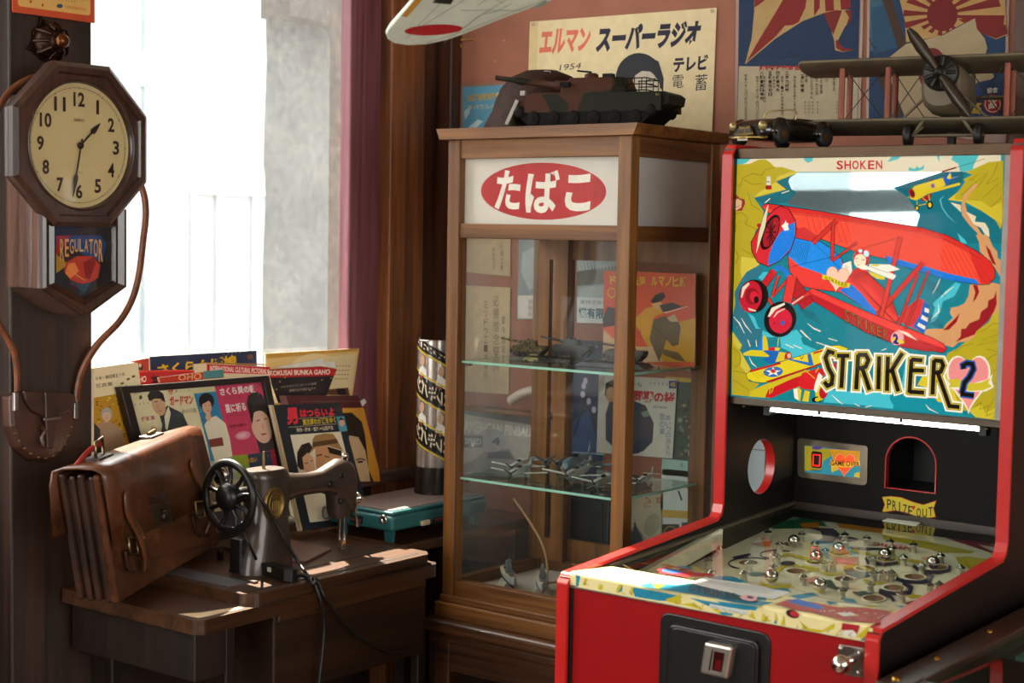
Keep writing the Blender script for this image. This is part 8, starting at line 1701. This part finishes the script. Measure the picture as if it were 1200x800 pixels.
P = note('navy_poster', 'navy poster with pale blossoms behind the showcase door', [(668, 398), (712, 400), (706, 560), (664, 556)], '#1b2b4a')
for x, y in ((684, 452), (686, 446), (683, 462), (690, 470), (682, 492), (696, 480)): P.ell(x, y, 2.6, 4, '#b9b0c8')
P.poly([(664, 500), (690, 480), (700, 520), (690, 552), (665, 550)], '#2c4a78').line([(697, 436), (672, 512)], 1.6, '#15171c').text('・・・', [(684, 404), (700, 404), (700, 408), (684, 408)], '#8a98b8'); P.build('print', m_pos, P.t)
P = note('record_sleeve', 'record sleeve of a uniformed man with red Japanese title behind showcase', [(702, 439), (793.5, 444), (788, 537), (699, 530)], '#c3bfb4', off=0.004)
X4 = lambda *p: cz(520, 380, p, 3.636)
P.poly(X4((690, 380), (715, 300), (760, 320), (810, 325), (860, 345), (895, 420), (890, 500), (850, 540), (800, 555), (740, 540), (690, 490)), '#3a3a48').poly(X4((685, 300), (690, 250), (720, 235), (745, 250), (740, 330), (700, 325)), '#2a2220').poly(X4((800, 505), (860, 480), (880, 500), (830, 550), (795, 550)), '#24344c').poly(X4((840, 375), (870, 365), (880, 390), (850, 395)), '#7a8a7a').ell(716, 462, 6, 9, '#b98a68').poly(X4((660, 220), (690, 218), (680, 280), (660, 290)), '#a99a88')
P.text('同期の桜', X4((808, 278), (985, 290), (985, 338), (806, 332)), '#b5282c', 0.05).vtext('あいつの消えた', 780, 486, 6, 48, '#4a6a94').vtext('雲の果', 773, 484, 6, 26, '#4a6a94').text('裕次郎版', X4((893, 345), (952, 350), (952, 360), (893, 355)), '#3a3a3a').rect(784, 446, 793, 455, '#2c4a84').text('45', [(785.5, 447.5), (791.5, 447.5), (791.5, 453), (785.5, 453)], '#c9a23a', 0.04).text('・・・・・', [(762, 447), (782, 448), (782, 452), (762, 451)], '#5a7a9a').text('ぃら', [(741, 447), (752, 448), (752, 453), (741, 452)], '#2a2628'); P.build('print', m_pos, P.t)
P = note('shop_photo', 'dark green photograph of shop shelves at right behind the showcase', [(780, 441), (822, 444), (817, 560), (776, 556)], '#41504a'); P.poly([(780, 441), (822, 444), (822, 449), (780, 446)], '#c9a850')
for i in range(40): x = random.uniform(797, 818); y = random.uniform(452, 555); P.ell(x, y, random.uniform(1, 3), random.uniform(1, 4), random.choice(['#1c2826', '#6a7a6c', '#2c3a36', '#8a9a80', '#b08a58']), 0, 7)
P.build('print', m_pos, P.t)
P = note('ship_book', 'battleship painting on a book cover behind the showcase, lower right', [(683, 584), (777, 578), (776, 655), (680, 660)], '#b5a88e')
for x, y, rx, ry, c in ((695, 600, 10, 14, '#c9bb9a'), (704, 620, 9, 16, '#5a5868'), (690, 640, 10, 8, '#4c6a7a'), (700, 650, 18, 8, '#3c5a68'), (740, 630, 14, 12, '#8a8478'), (745, 645, 10, 8, '#4a4a58'), (730, 600, 12, 8, '#a09884'), (764, 615, 9, 14, '#9a927e'), (705, 598, 5, 8, '#4a4860')): P.ell(x, y, rx, ry, c, 20)
P.poly([(735, 640), (738, 622), (742, 622), (744, 610), (748, 622), (752, 628), (756, 642), (745, 648)], '#34343f').line([(742, 612), (758, 634)], 0.6, '#34343f').text('集', [(754, 583), (764, 582), (764, 593), (754, 594)], '#a8302a', 0.05).text('32', [(769, 583), (775, 582.5), (775, 589), (769, 589.5)], '#a8302a', 0.02); P.build('print', m_pos, P.t)
P = note('white_flyer', 'white and teal flyer low on the wall behind the showcase', [(776, 537), (806, 540), (806, 600), (774, 598)], '#cdd2cf'); P.poly([(776, 537), (806, 540), (806, 552), (776, 549)], '#9cb9b4').line([(795, 575), (799, 586)], 2, '#2a2a2c'); P.build('print', m_pos, P.t)
P = note('gold_badge_flyer', 'flyer with gold oval badge beneath the white and teal flyer', [(776, 597), (812, 599), (812, 650), (774, 650)], '#c9c9c8'); P.poly([(776, 597), (812, 599), (812, 608), (776, 606)], '#c39a4a').rect(776, 614, 796, 642, '#2a2830').ell(786, 626, 9, 10, '#a8862a').ell(786, 626, 7.6, 8.6, '#2a2830').text('ﾗｲﾌ', [(779, 623), (793, 622), (793, 629), (779, 630)], '#c9a23a', 0.04).rect(799, 612, 810, 622, '#3c3c44'); P.build('print', m_pos, P.t)
P = note('pinball_board', 'pale board with car drawing and pinball lettering behind left glass', [(541, 483), (629, 493), (626, 560), (541, 556)], '#b3b0aa', 'picture', off=0.006)
P.text('AMERICAN PINBALL', X4((85, 405), (385, 440), (380, 480), (85, 460)), '#d8d6d0', 0.03).poly(X4((80, 600), (140, 570), (180, 530), (280, 530), (310, 580), (370, 610), (370, 640), (80, 640)), '#8c8e90').poly(X4((190, 540), (275, 540), (300, 575), (185, 570)), '#5e686e').ell(576, 516, 17, 14, '#a4aaab').text('4', X4((205, 480), (240, 480), (240, 515), (205, 515)), '#4e6a78', 0.05).rect(543, 510, 566, 524, '#6a7072').text('SPEED', [(545, 513), (564, 514), (564, 521), (545, 520)], '#b8bcba', 0.03).poly(X4((385, 430), (390, 380), (75, 368), (75, 380)), '#6f757c'); P.build('print', m_pos, P.t)
# ribbed white hose above that board
hs = catmull([at(598, 470, 'Y', 2.925), at(608, 463, 'Y', 2.92), at(618, 459, 'Y', 2.92), at(630, 457, 'Y', 2.925)], 8)
hp = MB(); hp.tube(hs, [0.012 if i % 2 else 0.0095 for i in range(len(hs))], 12)
tag(hp.build('ribbed_hose', plain('hose_white', '#c9bcae', 0.5)), 'short white ribbed hose above the pinball board behind the showcase', 'hose')
a_, b_ = at(552, 474, 'Y', 2.93), at(650, 474, 'Y', 2.93)
tag(MB().box((a_.x, 2.905, a_.z - 0.012), (b_.x, YB, a_.z - 0.002)).build('wall_ledge', m_caseh, bevel=0.002), 'narrow wooden ledge on the wall behind the showcase', 'ledge')
# pale blue board in the gap between showcase and pinball machine
a_, b_ = at(868, 500, 'Y', 2.935), at(899, 590, 'Y', 2.935)
bbd = thing('pale_board', 'pale blue board with wooden edge behind the round hole of the pinball machine', 'board', ((a_.x + b_.x) / 2, 2.94, b_.z - 0.25))
MB().box((a_.x - 0.03, 2.936, b_.z - 0.25), (b_.x + 0.001, YB - 0.001, a_.z + 0.12)).build('panel', plain('pale_blue', '#b9c4cc', 0.5, var=0.03), bbd)
MB().box((b_.x - 0.006, 2.930, b_.z - 0.25), (b_.x + 0.008, 2.936, a_.z + 0.12)).build('edge_strip', m_case, bbd)
MB().box((a_.x - 0.03, 2.935, at(880, 526, 'Y', 2.935).z - 0.001), (b_.x - 0.006, 2.936, at(880, 526, 'Y', 2.935).z + 0.001)).build('seam', plain('seam_grey', '#6a7276', 0.5), bbd)
# black speaker box in the corner behind the bench
sp_ = thing('speaker_box', 'dark speaker box seen through the lower left showcase glass', 'speaker', (-2.02, 2.9, 0))
MB().box((-2.115, 2.878, 0.0), (-1.93, YB - 0.002, 0.842)).build('cabinet', plain('speaker_navy', '#1c2028', 0.5), sp_, bevel=0.004)
MB().box((-2.10, 2.874, 0.45), (-1.945, 2.878, 0.82)).build('grille', plain('speaker_cloth', '#14161b', 0.8, scale=200), sp_)

# ================================================================== GLASS COUNTER, lower right
KX0, KX1, KY0, KY1, KZ = -0.870, -0.250, 1.940, 2.720, 0.830
m_kw = wood('counter_wood', '#1c100b', '#3c241a', 'Y', 0.8, 0.3, 0.15, coat=0.3)
kt = thing('glass_counter', 'dark wooden glass-topped counter with brass screws beside the pinball machine', 'counter', ((KX0 + KX1) / 2, (KY0 + KY1) / 2, 0))
rw = 0.048
for nm, lo, hi in (('top_rail', (KX0, KY0, KZ - 0.03), (KX0 + rw, KY1, KZ)), ('top_rail', (KX1 - rw, KY0, KZ - 0.03), (KX1, KY1, KZ)), ('top_rail', (KX0 + rw, KY0, KZ - 0.03), (KX1 - rw, KY0 + rw, KZ)), ('top_rail', (KX0 + rw, KY1 - rw, KZ - 0.03), (KX1 - rw, KY1, KZ))): MB().box(lo, hi).build(nm, m_kw, kt, bevel=0.004)
MB().box((KX0 + rw - 0.004, KY0 + rw, KZ - 0.008), (KX0 + rw + 0.006, KY1 - rw, KZ + 0.003)).build('glass_bead', m_kw, kt, bevel=0.002)
MB().box((KX0 + rw, KY0 + rw, KZ - 0.008), (KX1 - rw, KY1 - rw, KZ - 0.003)).build('glass_top', glass('counter_glass', (0.86, 0.95, 0.92), ior=1.5), kt)
m_kin = plain('reflection_teal', '#8fb5aa', 0.5, var=0.1, scale=8)  # pale teal stands in for the greenish reflection in the counter glass
MB().box((KX0 + 0.01, KY0 + 0.01, 0.735), (KX1 - 0.01, KY1 - 0.01, 0.745)).build('display_floor', m_kin, kt)
for x in (KX0, KX1 - 0.02): MB().box((x, KY0, 0), (x + 0.02, KY1, KZ - 0.03)).build('side', m_kw, kt)
for y in (KY0, KY1 - 0.02): MB().box((KX0 + 0.02, y, 0), (KX1 - 0.02, y + 0.02, KZ - 0.03)).build('side', m_kw, kt)
MB().box((KX0 + 0.02, 2.30, 0.745), (KX1 - 0.02, 2.312, KZ - 0.04)).build('divider', m_kw, kt)
MB().box((KX0 + 0.02, 2.42, 0.760), (KX1 - 0.02, 2.56, 0.768)).build('inner_shelf', plain('counter_shelf', '#8fb0a6', 0.4), kt)
for y in (1.965, 2.10, 2.30, 2.55): MB().lathe([(0.006, 0), (0.005, 0.003), (0.0, 0.004)], 14, T(KX0 + 0.02, y, KZ), caps=False).build('screw', plain('brass_screw', '#a8823c', 0.25, 1.0), kt)
